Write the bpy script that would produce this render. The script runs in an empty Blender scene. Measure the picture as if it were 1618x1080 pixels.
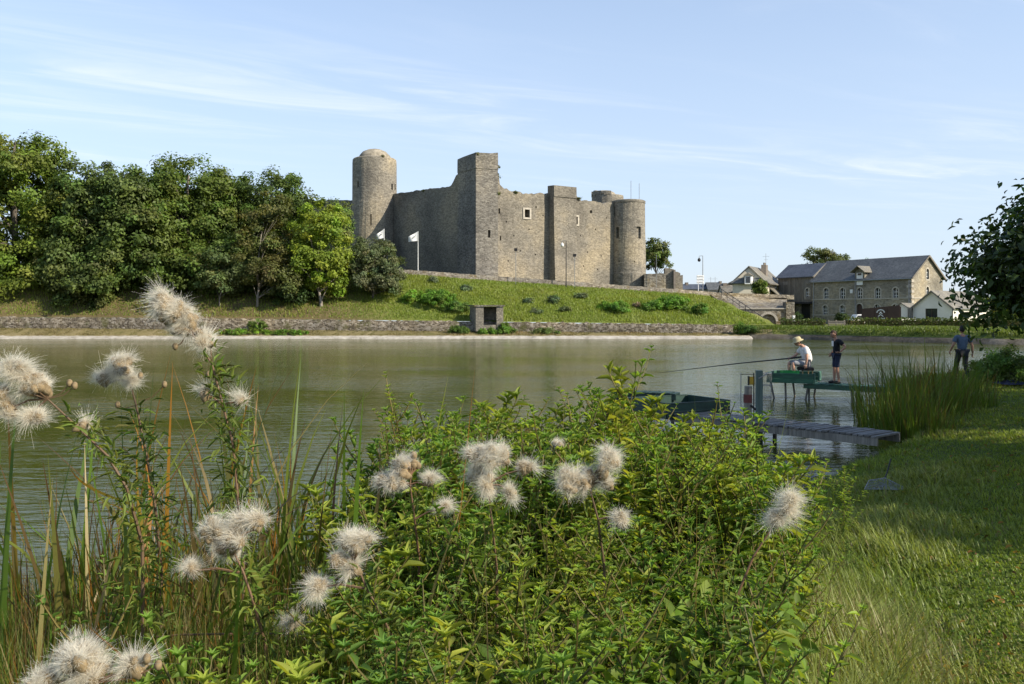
import bpy, bmesh, math
import numpy as np
from mathutils import Vector, Matrix
rng = np.random.default_rng(11)
R = math.radians
sc = bpy.context.scene
col = sc.collection

# ------------------------------------------------------------------ camera, sky, sun, exposure
F, CX, HY, CAMZ = 1350.0, 809.0, 500.0, 2.35       # focal length and horizon measured in photo pixels, eye height above the water
cam_d = bpy.data.cameras.new('camera'); cam = bpy.data.objects.new('camera', cam_d); col.objects.link(cam)
cam.location = (0, 0, CAMZ); cam.rotation_euler = (R(90), 0, 0)
cam_d.sensor_width = 36; cam_d.lens = F / 1618 * 36; cam_d.shift_y = -(540 - HY) / 1618
cam_d.clip_start = 0.05; cam_d.clip_end = 6000
sc.camera = cam
SUN_EL = R(33); SAZ = Vector((0.88, -0.475, 0)).normalized()
SDIR = Vector((SAZ.x * math.cos(SUN_EL), SAZ.y * math.cos(SUN_EL), math.sin(SUN_EL)))
sd = bpy.data.lights.new('sun', 'SUN'); sd.energy = 4.8; sd.angle = R(0.53); sd.color = (1.0, 0.9, 0.74)
sun = bpy.data.objects.new('sun', sd); col.objects.link(sun)
sun.location = (60, -20, 60); sun.rotation_euler = SDIR.to_track_quat('Z', 'Y').to_euler()

def node(nt, typ, ins=None, **props):
    n = nt.nodes.new(typ)
    for k, v in props.items(): setattr(n, k, v)
    for k, v in (ins or {}).items():
        s = n.inputs[k]
        if isinstance(v, bpy.types.NodeSocket): nt.links.new(v, s)
        else: s.default_value = v
    return n
def math_(nt, op, a, b=0.0, clamp=False):
    return node(nt, 'ShaderNodeMath', {0: a, 1: b}, operation=op, use_clamp=clamp).outputs[0]
def rgba(c): return (c[0], c[1], c[2], 1.0)
def mixc(nt, f, a, b, blend='MIX'):
    a = a if isinstance(a, bpy.types.NodeSocket) else rgba(a)
    b = b if isinstance(b, bpy.types.NodeSocket) else rgba(b)
    return node(nt, 'ShaderNodeMix', {0: f, 6: a, 7: b}, data_type='RGBA', blend_type=blend).outputs[2]
def ramp(nt, fac, stops, interp='LINEAR'):
    n = node(nt, 'ShaderNodeValToRGB', {0: fac}); cr = n.color_ramp; cr.interpolation = interp
    while len(cr.elements) < len(stops): cr.elements.new(0.5)
    for e, (p, c) in zip(cr.elements, stops):
        e.position = p; e.color = rgba(c) if not isinstance(c, (int, float)) else (c, c, c, 1)
    return n.outputs[0]
def smooth_(nt, x, a, b):
    return node(nt, 'ShaderNodeMapRange', {0: x, 1: a, 2: b, 3: 0.0, 4: 1.0}, interpolation_type='SMOOTHSTEP').outputs[0]

world = bpy.data.worlds.new('World'); sc.world = world; world.use_nodes = True
wt = world.node_tree; wt.nodes.clear()
sky = node(wt, 'ShaderNodeTexSky', sky_type='NISHITA', sun_disc=False, sun_elevation=SUN_EL,
           sun_rotation=math.atan2(SAZ.x, SAZ.y), air_density=1.0, dust_density=0.6, ozone_density=1.6, altitude=80)
tc = node(wt, 'ShaderNodeTexCoord')
sx = node(wt, 'ShaderNodeSeparateXYZ', {0: tc.outputs['Generated']})
zz = math_(wt, 'MAXIMUM', sx.outputs[2], 0.03)
px_ = math_(wt, 'DIVIDE', sx.outputs[0], zz); py_ = math_(wt, 'DIVIDE', sx.outputs[1], zz)
ca, sa = math.cos(R(28)), math.sin(R(28))                      # the cirrus streams along one wind direction
u_ = math_(wt, 'ADD', math_(wt, 'MULTIPLY', px_, ca), math_(wt, 'MULTIPLY', py_, sa))
v_ = math_(wt, 'ADD', math_(wt, 'MULTIPLY', px_, -sa), math_(wt, 'MULTIPLY', py_, ca))
cv = node(wt, 'ShaderNodeCombineXYZ', {0: math_(wt, 'MULTIPLY', u_, 0.55), 1: math_(wt, 'MULTIPLY', v_, 1.9)})
n1 = node(wt, 'ShaderNodeTexNoise', {'Vector': cv.outputs[0], 'Scale': 1.1, 'Detail': 9.0, 'Roughness': 0.62, 'Distortion': 0.9})
n2 = node(wt, 'ShaderNodeTexNoise', {'Vector': cv.outputs[0], 'Scale': 0.42, 'Detail': 4.0, 'Roughness': 0.5})
band = math_(wt, 'SUBTRACT', v_, 4.05)
band = math_(wt, 'POWER', 2.718, math_(wt, 'MULTIPLY', math_(wt, 'MULTIPLY', band, band), -2.2))
thin = math_(wt, 'MULTIPLY', smooth_(wt, n1.outputs[0], 0.42, 0.8), smooth_(wt, n2.outputs[0], 0.4, 0.66))
cl = math_(wt, 'ADD', math_(wt, 'MULTIPLY', thin, 0.75),
           math_(wt, 'MULTIPLY', band, math_(wt, 'MULTIPLY', smooth_(wt, n1.outputs[0], 0.38, 0.78), 0.5)), clamp=True)
cl = math_(wt, 'MULTIPLY', cl, smooth_(wt, sx.outputs[2], 0.05, 0.2))
hz = math_(wt, 'MULTIPLY', math_(wt, 'SUBTRACT', 1.0, smooth_(wt, sx.outputs[2], -0.05, 0.75)), 0.8)
skyc = mixc(wt, hz, sky.outputs[0], (2.75, 3.2, 3.95))         # summer haze low in the sky, all round
skyc = mixc(wt, math_(wt, 'MULTIPLY', cl, 0.62), skyc, (4.7, 4.85, 5.1))
bg = node(wt, 'ShaderNodeBackground', {'Color': skyc, 'Strength': 0.15})
wo = node(wt, 'ShaderNodeOutputWorld', {'Surface': bg.outputs[0]})

sc.view_settings.view_transform = 'Standard'; sc.view_settings.look = 'None'
sc.view_settings.exposure = 0.66; sc.view_settings.gamma = 1.0; sc.view_settings.use_curve_mapping = False
sc.render.engine = 'CYCLES'
sc.cycles.use_denoising = True
sc.cycles.max_bounces = 7; sc.cycles.diffuse_bounces = 4; sc.cycles.glossy_bounces = 3; sc.cycles.transmission_bounces = 4
sc.cycles.caustics_reflective = False; sc.cycles.caustics_refractive = False

# ------------------------------------------------------------------ helpers
def X(px, Y): return (px - CX) / F * Y
def Z(py, Y): return CAMZ + (HY - py) / F * Y
def P(px, py, Y): return Vector((X(px, Y), Y, Z(py, Y)))
def nrm(a): return a / np.maximum(np.linalg.norm(a, axis=-1, keepdims=True), 1e-9)
def ss(x, a, b):
    t = np.clip((np.asarray(x, float) - a) / (b - a), 0, 1); return t * t * (3 - 2 * t)
def interp(x, pts): return np.interp(x, [p[0] for p in pts], [p[1] for p in pts])

def np_mesh(name, V, faces, mat, cols=None, smooth=False, uvs=None):
    V = np.asarray(V, np.float32).reshape(-1, 3)
    me = bpy.data.meshes.new(name)
    fs = [np.asarray(f, np.int32) for f in faces if len(f)]
    loops = np.concatenate([f.ravel() for f in fs]); tot = np.concatenate([np.full(len(f), f.shape[1], np.int32) for f in fs])
    start = np.concatenate([[0], np.cumsum(tot)[:-1]]).astype(np.int32)
    me.vertices.add(len(V)); me.vertices.foreach_set('co', V.ravel())
    me.loops.add(len(loops)); me.loops.foreach_set('vertex_index', loops)
    me.polygons.add(len(tot)); me.polygons.foreach_set('loop_start', start)
    if smooth: me.polygons.foreach_set('use_smooth', np.ones(len(tot), bool))
    me.update(calc_edges=True)
    if cols is not None:
        a = me.attributes.new('col', 'FLOAT_COLOR', 'POINT')
        c = np.ones((len(V), 4), np.float32); c[:, :3] = cols; a.data.foreach_set('color', c.ravel())
    me.materials.append(mat)
    return me
def setp(o, label=None, cat=None, group=None, kind=None):
    if label: o['label'] = label
    if cat: o['category'] = cat
    if group: o['group'] = group
    if kind: o['kind'] = kind
    return o
def link(name, me, parent=None, loc=(0, 0, 0)):
    o = bpy.data.objects.new(name, me); col.objects.link(o); o.location = loc
    if parent is not None: o.parent = parent
    return o
def thing(name, label, cat, loc=(0, 0, 0), group=None, rz=0):
    o = bpy.data.objects.new(name, None); col.objects.link(o); o.location = loc; o.rotation_euler = (0, 0, rz)
    o.empty_display_size = 0.2
    return setp(o, label, cat, group)
def world_loc(o):
    v = Vector((0, 0, 0))
    while o is not None: v = v + Vector(o.location); o = o.parent
    return v
def copy_tree(o, parent=None):
    c = o.copy(); col.objects.link(c); c.parent = parent
    for ch in o.children: copy_tree(ch, c)
    return c

class MB:
    def __init__(s): s.v = []; s.f = []
    def add(s, vs, fs):
        b = len(s.v); s.v += [tuple(v) for v in vs]; s.f += [tuple(b + i for i in f) for f in fs]; return s
    def box(s, c, size, ax=None):
        c = Vector(c); ax = ax or (Vector((1, 0, 0)), Vector((0, 1, 0)), Vector((0, 0, 1)))
        vs = [c + ax[0] * (size[0] / 2 * i) + ax[1] * (size[1] / 2 * j) + ax[2] * (size[2] / 2 * k) for i in (-1, 1) for j in (-1, 1) for k in (-1, 1)]
        return s.add(vs, [(0, 1, 3, 2), (4, 6, 7, 5), (0, 4, 5, 1), (2, 3, 7, 6), (0, 2, 6, 4), (1, 5, 7, 3)])
    def bar(s, a, b, w, h=None, up=(0, 0, 1)):
        a = Vector(a); b = Vector(b); d = (b - a); L = d.length; d.normalize(); up = Vector(up)
        if abs(d.dot(up)) > 0.98: up = Vector((0, 1, 0))
        sd_ = d.cross(up).normalized(); u = sd_.cross(d).normalized()
        return s.box((a + b) / 2, (L, w, h or w), (d, sd_, u))
    def prism(s, pts, ext):
        n = len(pts); ext = Vector(ext); a = [Vector(p) for p in pts]; b = [p + ext for p in a]
        nn = Vector((0, 0, 0))
        for i in range(n): nn += a[i].cross(a[(i + 1) % n])
        if nn.dot(ext) > 0: a.reverse(); b.reverse()
        return s.add(a + b, [tuple(range(n)), tuple(range(2 * n - 1, n - 1, -1))] + [(i, n + i, n + (i + 1) % n, (i + 1) % n) for i in range(n)])
    def tube(s, path, rad, seg=8, cap=True):
        path = [Vector(p) for p in path]; n = len(path)
        if not hasattr(rad, '__len__'): rad = [rad] * n
        b = len(s.v); u = None
        for i, p in enumerate(path):
            d = (path[min(i + 1, n - 1)] - path[max(i - 1, 0)]).normalized()
            if u is None: u = d.orthogonal().normalized()
            u = (u - d * u.dot(d))
            u = u.normalized() if u.length > 1e-6 else d.orthogonal().normalized()
            w = d.cross(u)
            for k in range(seg):
                t = 2 * math.pi * k / seg
                s.v.append(tuple(p + (u * math.cos(t) + w * math.sin(t)) * rad[i]))
        for i in range(n - 1):
            for k in range(seg):
                s.f.append((b + i * seg + k, b + i * seg + (k + 1) % seg, b + (i + 1) * seg + (k + 1) % seg, b + (i + 1) * seg + k))
        if cap: s.f.append(tuple(b + k for k in range(seg - 1, -1, -1))); s.f.append(tuple(b + (n - 1) * seg + k for k in range(seg)))
        return s
    def lathe(s, c, prof, seg=32, jit=0.0, closed=True):
        b = len(s.v); n = len(prof); c = Vector(c)
        for i, (r, z) in enumerate(prof):
            for k in range(seg):
                t = 2 * math.pi * k / seg; rr = r * (1 + jit * rng.normal()); s.v.append((c.x + rr * math.cos(t), c.y + rr * math.sin(t), c.z + z))
        for i in range(n - 1):
            for k in range(seg):
                s.f.append((b + i * seg + k, b + i * seg + (k + 1) % seg, b + (i + 1) * seg + (k + 1) % seg, b + (i + 1) * seg + k))
        if closed: s.f.append(tuple(b + k for k in range(seg - 1, -1, -1))); s.f.append(tuple(b + (n - 1) * seg + k for k in range(seg)))
        return s
    def ellipsoid(s, c, r, seg=12, rings=8, ax=None):
        c = Vector(c); ax = ax or (Vector((1, 0, 0)), Vector((0, 1, 0)), Vector((0, 0, 1))); b = len(s.v)
        for i in range(1, rings):
            ph = math.pi * i / rings
            for k in range(seg):
                t = 2 * math.pi * k / seg
                s.v.append(tuple(c + ax[0] * (r[0] * math.sin(ph) * math.cos(t)) + ax[1] * (r[1] * math.sin(ph) * math.sin(t)) + ax[2] * (r[2] * math.cos(ph))))
        top = len(s.v); s.v.append(tuple(c + ax[2] * r[2])); bot = len(s.v); s.v.append(tuple(c - ax[2] * r[2]))
        for i in range(rings - 2):
            for k in range(seg):
                s.f.append((b + i * seg + k, b + (i + 1) * seg + k, b + (i + 1) * seg + (k + 1) % seg, b + i * seg + (k + 1) % seg))
        for k in range(seg):
            s.f.append((top, b + k, b + (k + 1) % seg)); s.f.append((bot, b + (rings - 2) * seg + (k + 1) % seg, b + (rings - 2) * seg + k))
        return s
    def mesh(s, name, mat, off=(0, 0, 0), smooth=False):
        me = bpy.data.meshes.new(name); o = Vector(off)
        me.from_pydata([tuple(Vector(v) - o) for v in s.v], [], s.f); me.materials.append(mat)
        if smooth: me.polygons.foreach_set('use_smooth', [True] * len(me.polygons))
        me.update(); return me
    def build(s, name, mat, parent=None, smooth=False, bevel=0):
        off = world_loc(parent) if parent else Vector((0, 0, 0))
        o = link(name, s.mesh(name, mat, off, smooth), parent)
        if bevel:
            m = o.modifiers.new('bevel', 'BEVEL'); m.width = bevel; m.segments = 2; m.limit_method = 'ANGLE'
        return o
def solo(name, mb, mat, label, cat, loc, group=None, smooth=False):
    """a thing that is one mesh, its origin at loc"""
    return setp(link(name, mb.mesh(name, mat, loc, smooth), None, loc), label, cat, group)
def bake(o):
    dg = bpy.context.evaluated_depsgraph_get(); dg.update()
    me = bpy.data.meshes.new_from_object(o.evaluated_get(dg)); o.modifiers.clear(); old = o.data; o.data = me; bpy.data.meshes.remove(old)
def cut(o, mb):
    off = world_loc(o)
    c = link('cutter', mb.mesh('cutter', o.data.materials[0], Vector((0, 0, 0))))
    m = o.modifiers.new('cut', 'BOOLEAN'); m.operation = 'DIFFERENCE'; m.solver = 'EXACT'; m.object = c
    bpy.context.view_layer.update(); bake(o); me = c.data; bpy.data.objects.remove(c); bpy.data.meshes.remove(me)

# ------------------------------------------------------------------ materials
def new_mat(name):
    m = bpy.data.materials.new(name); m.use_nodes = True; nt = m.node_tree
    return m, nt, nt.nodes['Principled BSDF'], node(nt, 'ShaderNodeTexCoord')
def bumpn(nt, b, h, strength, dist): nt.links.new(node(nt, 'ShaderNodeBump', {'Height': h, 'Strength': strength, 'Distance': dist}).outputs[0], b.inputs['Normal'])
def plain(name, c, rough=0.7, var=0.25, scale=6.0, metal=0.0, bump=0.0, c2=None, spec=0.3):
    m, nt, b, tc = new_mat(name)
    n = node(nt, 'ShaderNodeTexNoise', {'Vector': tc.outputs['Object'], 'Scale': scale, 'Detail': 6.0, 'Roughness': 0.65})
    c2 = c2 or tuple(x * (1 - var * 1.6) for x in c)
    nt.links.new(mixc(nt, smooth_(nt, n.outputs[0], 0.35, 0.68), c2, c), b.inputs['Base Color'])
    b.inputs['Roughness'].default_value = rough; b.inputs['Metallic'].default_value = metal; b.inputs['Specular IOR Level'].default_value = spec
    if bump: bumpn(nt, b, n.outputs[0], bump, 0.02)
    return m
def stone(name, cols, scale=(2.2, 2.2, 4.2), mortar=(0.33, 0.29, 0.23), moss=None, bump=0.6, mw=0.07, zstain=None, big=0.13):
    m, nt, b, tc = new_mat(name)
    mp = node(nt, 'ShaderNodeMapping', {'Vector': tc.outputs['Object'], 'Scale': scale})
    wob = node(nt, 'ShaderNodeTexNoise', {'Vector': mp.outputs[0], 'Scale': 0.9, 'Detail': 2.0})
    vec = node(nt, 'ShaderNodeVectorMath', {0: mp.outputs[0], 1: mixc(nt, 0.35, (0.0, 0.0, 0.0), wob.outputs[1])}, operation='ADD').outputs[0]
    v = node(nt, 'ShaderNodeTexVoronoi', {'Vector': vec, 'Scale': 1.0})
    e = node(nt, 'ShaderNodeTexVoronoi', {'Vector': vec, 'Scale': 1.0}, feature='DISTANCE_TO_EDGE')
    rnd = node(nt, 'ShaderNodeSeparateColor', {0: v.outputs['Color']}).outputs[0]
    c = ramp(nt, rnd, [(0.05, cols[0]), (0.5, cols[1]), (0.95, cols[2])])
    bg_ = node(nt, 'ShaderNodeTexNoise', {'Vector': tc.outputs['Object'], 'Scale': big, 'Detail': 7.0, 'Roughness': 0.62})
    c = mixc(nt, 1.0, c, ramp(nt, bg_.outputs[0], [(0.30, (0.48, 0.49, 0.52)), (0.48, (0.92, 0.92, 0.92)), (0.66, (1.42, 1.32, 1.12))]), 'MULTIPLY')
    em = math_(nt, 'SUBTRACT', 1.0, smooth_(nt, e.outputs[0], 0.0, mw))
    c = mixc(nt, math_(nt, 'MULTIPLY', em, 0.45), c, mortar)
    if zstain:                                                     # dark lichen streaks running down from the wall head
        z0, z1, zc = zstain
        zs = node(nt, 'ShaderNodeSeparateXYZ', {0: tc.outputs['Object']}).outputs[2]
        st = node(nt, 'ShaderNodeTexNoise', {'Vector': node(nt, 'ShaderNodeMapping', {'Vector': tc.outputs['Object'], 'Scale': (0.45, 0.45, 0.09)}).outputs[0], 'Scale': 1.6, 'Detail': 6.0, 'Roughness': 0.7})
        f = math_(nt, 'MULTIPLY', smooth_(nt, zs, z0, z1), smooth_(nt, st.outputs[0], 0.4, 0.66))
        c = mixc(nt, math_(nt, 'MULTIPLY', f, 0.8), c, zc)
    if moss:
        mo = node(nt, 'ShaderNodeTexNoise', {'Vector': tc.outputs['Object'], 'Scale': 0.55, 'Detail': 8.0, 'Roughness': 0.7})
        c = mixc(nt, math_(nt, 'MULTIPLY', smooth_(nt, mo.outputs[0], 0.52, 0.68), 0.75), c, moss)
    nt.links.new(c, b.inputs['Base Color']); b.inputs['Roughness'].default_value = 0.95; b.inputs['Specular IOR Level'].default_value = 0.15
    h = math_(nt, 'ADD', smooth_(nt, e.outputs[0], 0.0, 0.16), math_(nt, 'MULTIPLY', rnd, 0.7))
    bumpn(nt, b, h, bump, 0.09)
    return m
def leafmat(name, trans=0.35, rough=0.5, spec=0.35, tint=(1.25, 1.2, 0.5), rnd=0.25):
    m, nt, b, tc = new_mat(name)
    a = node(nt, 'ShaderNodeAttribute', attribute_name='col').outputs['Color']
    oi = node(nt, 'ShaderNodeObjectInfo').outputs['Random']
    a = mixc(nt, 1.0, a, ramp(nt, oi, [(0.0, (1 - rnd, 1 - rnd * 0.6, 1 - rnd)), (1.0, (1 + rnd, 1 + rnd * 0.7, 1.0))]), 'MULTIPLY')
    nt.links.new(a, b.inputs['Base Color']); b.inputs['Roughness'].default_value = rough; b.inputs['Specular IOR Level'].default_value = spec
    t = node(nt, 'ShaderNodeBsdfTranslucent', {'Color': mixc(nt, 1.0, a, tint, 'MULTIPLY')})
    mx = node(nt, 'ShaderNodeMixShader', {0: trans, 1: b.outputs[0], 2: t.outputs[0]})
    nt.links.new(mx.outputs[0], nt.nodes['Material Output'].inputs['Surface'])
    return m
def ground_mat(name, cols, scale=0.5, fine=9.0, bump=0.6, dist=0.08):
    m, nt, b, tc = new_mat(name); o = tc.outputs['Object']
    n1 = node(nt, 'ShaderNodeTexNoise', {'Vector': o, 'Scale': scale, 'Detail': 6.0, 'Roughness': 0.65})
    n2 = node(nt, 'ShaderNodeTexNoise', {'Vector': o, 'Scale': fine, 'Detail': 5.0, 'Roughness': 0.7})
    f = math_(nt, 'ADD', math_(nt, 'MULTIPLY', n1.outputs[0], 0.6), math_(nt, 'MULTIPLY', n2.outputs[0], 0.4))
    nt.links.new(ramp(nt, f, [(0.36, cols[0]), (0.5, cols[1]), (0.64, cols[2])]), b.inputs['Base Color'])
    b.inputs['Roughness'].default_value = 0.95; b.inputs['Specular IOR Level'].default_value = 0.1
    bumpn(nt, b, n2.outputs[0], bump, dist); return m
def slate(name, c, c2):
    m, nt, b, tc = new_mat(name); o = tc.outputs['Object']
    s_ = node(nt, 'ShaderNodeSeparateXYZ', {0: o}).outputs[2]
    rowv = node(nt, 'ShaderNodeTexNoise', {'Vector': node(nt, 'ShaderNodeMapping', {'Vector': o, 'Scale': (3.5, 3.5, 9.0)}).outputs[0], 'Scale': 1.0, 'Detail': 2.0})
    big = node(nt, 'ShaderNodeTexNoise', {'Vector': o, 'Scale': 0.5, 'Detail': 6.0, 'Roughness': 0.65})
    f = math_(nt, 'ADD', math_(nt, 'MULTIPLY', rowv.outputs[0], 0.5), math_(nt, 'MULTIPLY', big.outputs[0], 0.5))
    nt.links.new(ramp(nt, f, [(0.38, c2), (0.52, c), (0.66, tuple(x * 1.5 for x in c))]), b.inputs['Base Color'])
    b.inputs['Roughness'].default_value = 0.62
    saw = math_(nt, 'FRACT', math_(nt, 'MULTIPLY', s_, 7.0)); bumpn(nt, b, math_(nt, 'ADD', saw, rowv.outputs[0]), 0.5, 0.03); return m
def woodm(name, c, c2, scale=(9, 9, 0.6), rough=0.8):
    m, nt, b, tc = new_mat(name)
    n = node(nt, 'ShaderNodeTexNoise', {'Vector': node(nt, 'ShaderNodeMapping', {'Vector': tc.outputs['Object'], 'Scale': scale}).outputs[0], 'Scale': 2.0, 'Detail': 6.0, 'Roughness': 0.7})
    oi = node(nt, 'ShaderNodeObjectInfo').outputs['Random']
    c_ = mixc(nt, smooth_(nt, n.outputs[0], 0.35, 0.65), c2, c)
    c_ = mixc(nt, 1.0, c_, ramp(nt, oi, [(0.0, (0.75, 0.75, 0.75)), (1.0, (1.2, 1.2, 1.2))]), 'MULTIPLY')
    nt.links.new(c_, b.inputs['Base Color']); b.inputs['Roughness'].default_value = rough; bumpn(nt, b, n.outputs[0], 0.4, 0.01); return m

M = {}
M['castle'] = stone('castle_rubble_stone', [(0.15, 0.136, 0.11), (0.20, 0.182, 0.148), (0.265, 0.24, 0.197)], scale=(3.8, 3.8, 6.6), bump=0.4, zstain=(13.5, 19.5, (0.055, 0.05, 0.035)))
M['tower'] = stone('tower_rubble_stone', [(0.16, 0.146, 0.12), (0.215, 0.196, 0.16), (0.285, 0.26, 0.212)], scale=(3.4, 3.4, 6.0), bump=0.4, zstain=(20.0, 27.0, (0.08, 0.07, 0.045)))
M['greytower'] = stone('grey_tower_stone', [(0.13, 0.12, 0.105), (0.185, 0.172, 0.15), (0.27, 0.253, 0.22)], scale=(3.8, 3.8, 6.6), bump=0.4, zstain=(15.0, 20.5, (0.06, 0.055, 0.03)))
M['rubble'] = stone('retaining_rubble', [(0.06, 0.05, 0.038), (0.125, 0.105, 0.075), (0.27, 0.245, 0.205)], scale=(4.4, 4.4, 6.5), moss=(0.07, 0.075, 0.02), mw=0.12)
M['dam'] = stone('dam_stone', [(0.12, 0.105, 0.085), (0.19, 0.172, 0.14), (0.27, 0.25, 0.21)], scale=(3.0, 3.0, 5.0), moss=(0.14, 0.10, 0.03))
M['mill'] = stone('mill_stone', [(0.22, 0.195, 0.15), (0.27, 0.243, 0.19), (0.325, 0.295, 0.235)], scale=(3.4, 3.4, 5.5), mortar=(0.31, 0.28, 0.22), bump=0.35, big=0.25)
M['dress'] = plain('dressed_stone', (0.46, 0.42, 0.35), 0.9, 0.15, 2.5)
M['dome'] = plain('weathered_mortar_dome', (0.34, 0.30, 0.23), 0.95, 0.3, 1.6, bump=0.5)
M['slate'] = slate('slate_roof', (0.10, 0.105, 0.105), (0.055, 0.06, 0.062))
M['slate_blue'] = slate('blue_slate_roof', (0.075, 0.085, 0.105), (0.045, 0.052, 0.068))
M['oldslate'] = slate('lichened_slate', (0.17, 0.155, 0.12), (0.09, 0.085, 0.075))
M['cream'] = plain('cream_render', (0.62, 0.56, 0.45), 0.9, 0.1, 0.9)
M['white'] = plain('white_render', (0.74, 0.71, 0.63), 0.9, 0.06, 0.8)
M['wpaint'] = plain('white_paint', (0.78, 0.78, 0.76), 0.5, 0.06, 3.0)
M['glass'] = plain('dark_window_glass', (0.03, 0.035, 0.04), 0.08, 0.2, 2.0, spec=0.6)
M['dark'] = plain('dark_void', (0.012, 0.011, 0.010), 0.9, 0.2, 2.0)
M['gateblack'] = plain('black_painted_gate', (0.018, 0.02, 0.026), 0.6, 0.2, 4.0)
M['blackmetal'] = plain('black_metal', (0.02, 0.02, 0.022), 0.5, 0.2, 5.0)
M['greymetal'] = plain('galvanised_metal', (0.33, 0.34, 0.35), 0.45, 0.2, 6.0, metal=0.5)
M['cladding'] = woodm('grey_wood_cladding', (0.21, 0.185, 0.15), (0.10, 0.088, 0.072))
M['brownpanel'] = plain('brown_panel', (0.075, 0.045, 0.035), 0.7, 0.12, 1.0)
M['greypost'] = woodm('weathered_post_wood', (0.24, 0.22, 0.19), (0.12, 0.11, 0.095))
M['deckwood'] = woodm('grey_deck_board', (0.20, 0.19, 0.18), (0.11, 0.105, 0.10), scale=(3, 3, 3))
M['greenwood'] = woodm('green_painted_wood', (0.028, 0.12, 0.062), (0.018, 0.07, 0.04), scale=(2, 2, 5), rough=0.6)
M['dkgreenwood'] = woodm('dark_green_painted_wood', (0.010, 0.042, 0.032), (0.007, 0.026, 0.021), scale=(2, 2, 5), rough=0.6)
M['palegreen'] = woodm('faded_green_wood', (0.07, 0.17, 0.12), (0.04, 0.11, 0.08), scale=(2, 2, 5))
M['greenpost'] = woodm('green_grey_post', (0.12, 0.17, 0.15), (0.07, 0.11, 0.095))
M['brickchim'] = plain('chimney_render', (0.22, 0.19, 0.16), 0.9, 0.2, 2.0)
M['bark'] = woodm('bark', (0.15, 0.125, 0.095), (0.06, 0.05, 0.04), scale=(2.5, 2.5, 0.8))
M['palebark'] = woodm('pale_bark', (0.25, 0.22, 0.18), (0.13, 0.11, 0.09), scale=(2.5, 2.5, 0.8))
M['leaf'] = leafmat('tree_leaf', 0.40, 0.55, 0.25)
M['walnutleaf'] = leafmat('walnut_leaf', 0.30, 0.45, 0.35)
M['herbleaf'] = leafmat('herb_leaf', 0.52, 0.55, 0.2, (1.25, 1.15, 0.45))
M['blade'] = leafmat('grass_blade', 0.48, 0.45, 0.35, (1.15, 1.1, 0.5), 0.1)
M['fluff'] = leafmat('seed_fluff', 0.5, 0.9, 0.05, (1.0, 0.98, 0.93), 0.04)
M['stem'] = leafmat('plant_stem', 0.08, 0.6, 0.2)
M['lawn'] = ground_mat('lawn_soil', [(0.05, 0.07, 0.014), (0.085, 0.115, 0.022), (0.12, 0.14, 0.035)], 0.6, 14.0)
M['embank'] = ground_mat('embankment_grass', [(0.085, 0.105, 0.024), (0.14, 0.17, 0.035), (0.22, 0.21, 0.07)], 0.16, 2.2, 0.8, 0.25)
M['litter'] = ground_mat('leaf_litter', [(0.05, 0.042, 0.02), (0.11, 0.085, 0.04), (0.15, 0.125, 0.05)], 0.3, 3.0)
M['verge'] = ground_mat('dry_verge', [(0.09, 0.09, 0.03), (0.18, 0.15, 0.07), (0.23, 0.19, 0.11)], 0.4, 3.0)
M['gravel'] = ground_mat('pale_shore_gravel', [(0.20, 0.185, 0.15), (0.38, 0.35, 0.30), (0.52, 0.49, 0.43)], 1.2, 7.0, 1.0, 0.1)
M['road'] = ground_mat('asphalt', [(0.05, 0.05, 0.05), (0.07, 0.068, 0.065), (0.09, 0.088, 0.082)], 0.5, 20.0, 0.2, 0.02)
M['field'] = ground_mat('field_grass', [(0.05, 0.07, 0.02), (0.075, 0.10, 0.027), (0.11, 0.13, 0.04)], 0.03, 1.0, 0.4, 0.1)
M['mud'] = ground_mat('bank_mud', [(0.05, 0.043, 0.032), (0.10, 0.088, 0.068), (0.16, 0.145, 0.12)], 0.6, 4.0)
M['skin'] = plain('skin', (0.50, 0.29, 0.20), 0.55, 0.06, 8.0)
M['skin2'] = plain('tanned_skin', (0.40, 0.22, 0.15), 0.55, 0.06, 8.0)
M['hair'] = plain('brown_hair', (0.055, 0.03, 0.018), 0.7, 0.3, 30.0)
M['dkhair'] = plain('dark_hair', (0.02, 0.016, 0.013), 0.7, 0.3, 30.0)
M['whitecloth'] = plain('white_cotton', (0.72, 0.70, 0.68), 0.9, 0.06, 9.0, bump=0.9)
M['greycloth'] = plain('grey_cotton', (0.27, 0.28, 0.30), 0.9, 0.1, 9.0, bump=0.9)
M['navycloth'] = plain('navy_denim', (0.022, 0.032, 0.065), 0.9, 0.15, 12.0, bump=0.9)
M['blackcloth'] = plain('black_cotton', (0.014, 0.015, 0.02), 0.9, 0.1, 12.0, bump=0.9)
M['bluecloth'] = plain('slate_blue_cotton', (0.085, 0.125, 0.19), 0.9, 0.1, 9.0, bump=0.9)
M['darkcloth'] = plain('charcoal_cotton', (0.03, 0.033, 0.04), 0.9, 0.1, 9.0, bump=0.9)
M['strawhat'] = plain('beige_canvas', (0.46, 0.40, 0.24), 0.9, 0.12, 20.0)
M['shoe'] = plain('dark_shoe', (0.03, 0.028, 0.026), 0.7, 0.2, 10.0)
M['rod'] = plain('carbon_rod', (0.012, 0.013, 0.015), 0.3, 0.1, 5.0)
M['brightgreen'] = plain('green_plastic', (0.03, 0.30, 0.07), 0.4, 0.05, 3.0)
M['yellow'] = plain('yellow_plastic', (0.45, 0.28, 0.03), 0.5, 0.1, 3.0)
M['red'] = plain('faded_red', (0.15, 0.045, 0.04), 0.7, 0.2, 3.0)
M['net'] = plain('dark_green_net', (0.06, 0.075, 0.065), 0.8, 0.2, 3.0)
M['clearnet'] = plain('pale_net', (0.30, 0.32, 0.31), 0.8, 0.2, 3.0)
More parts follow.
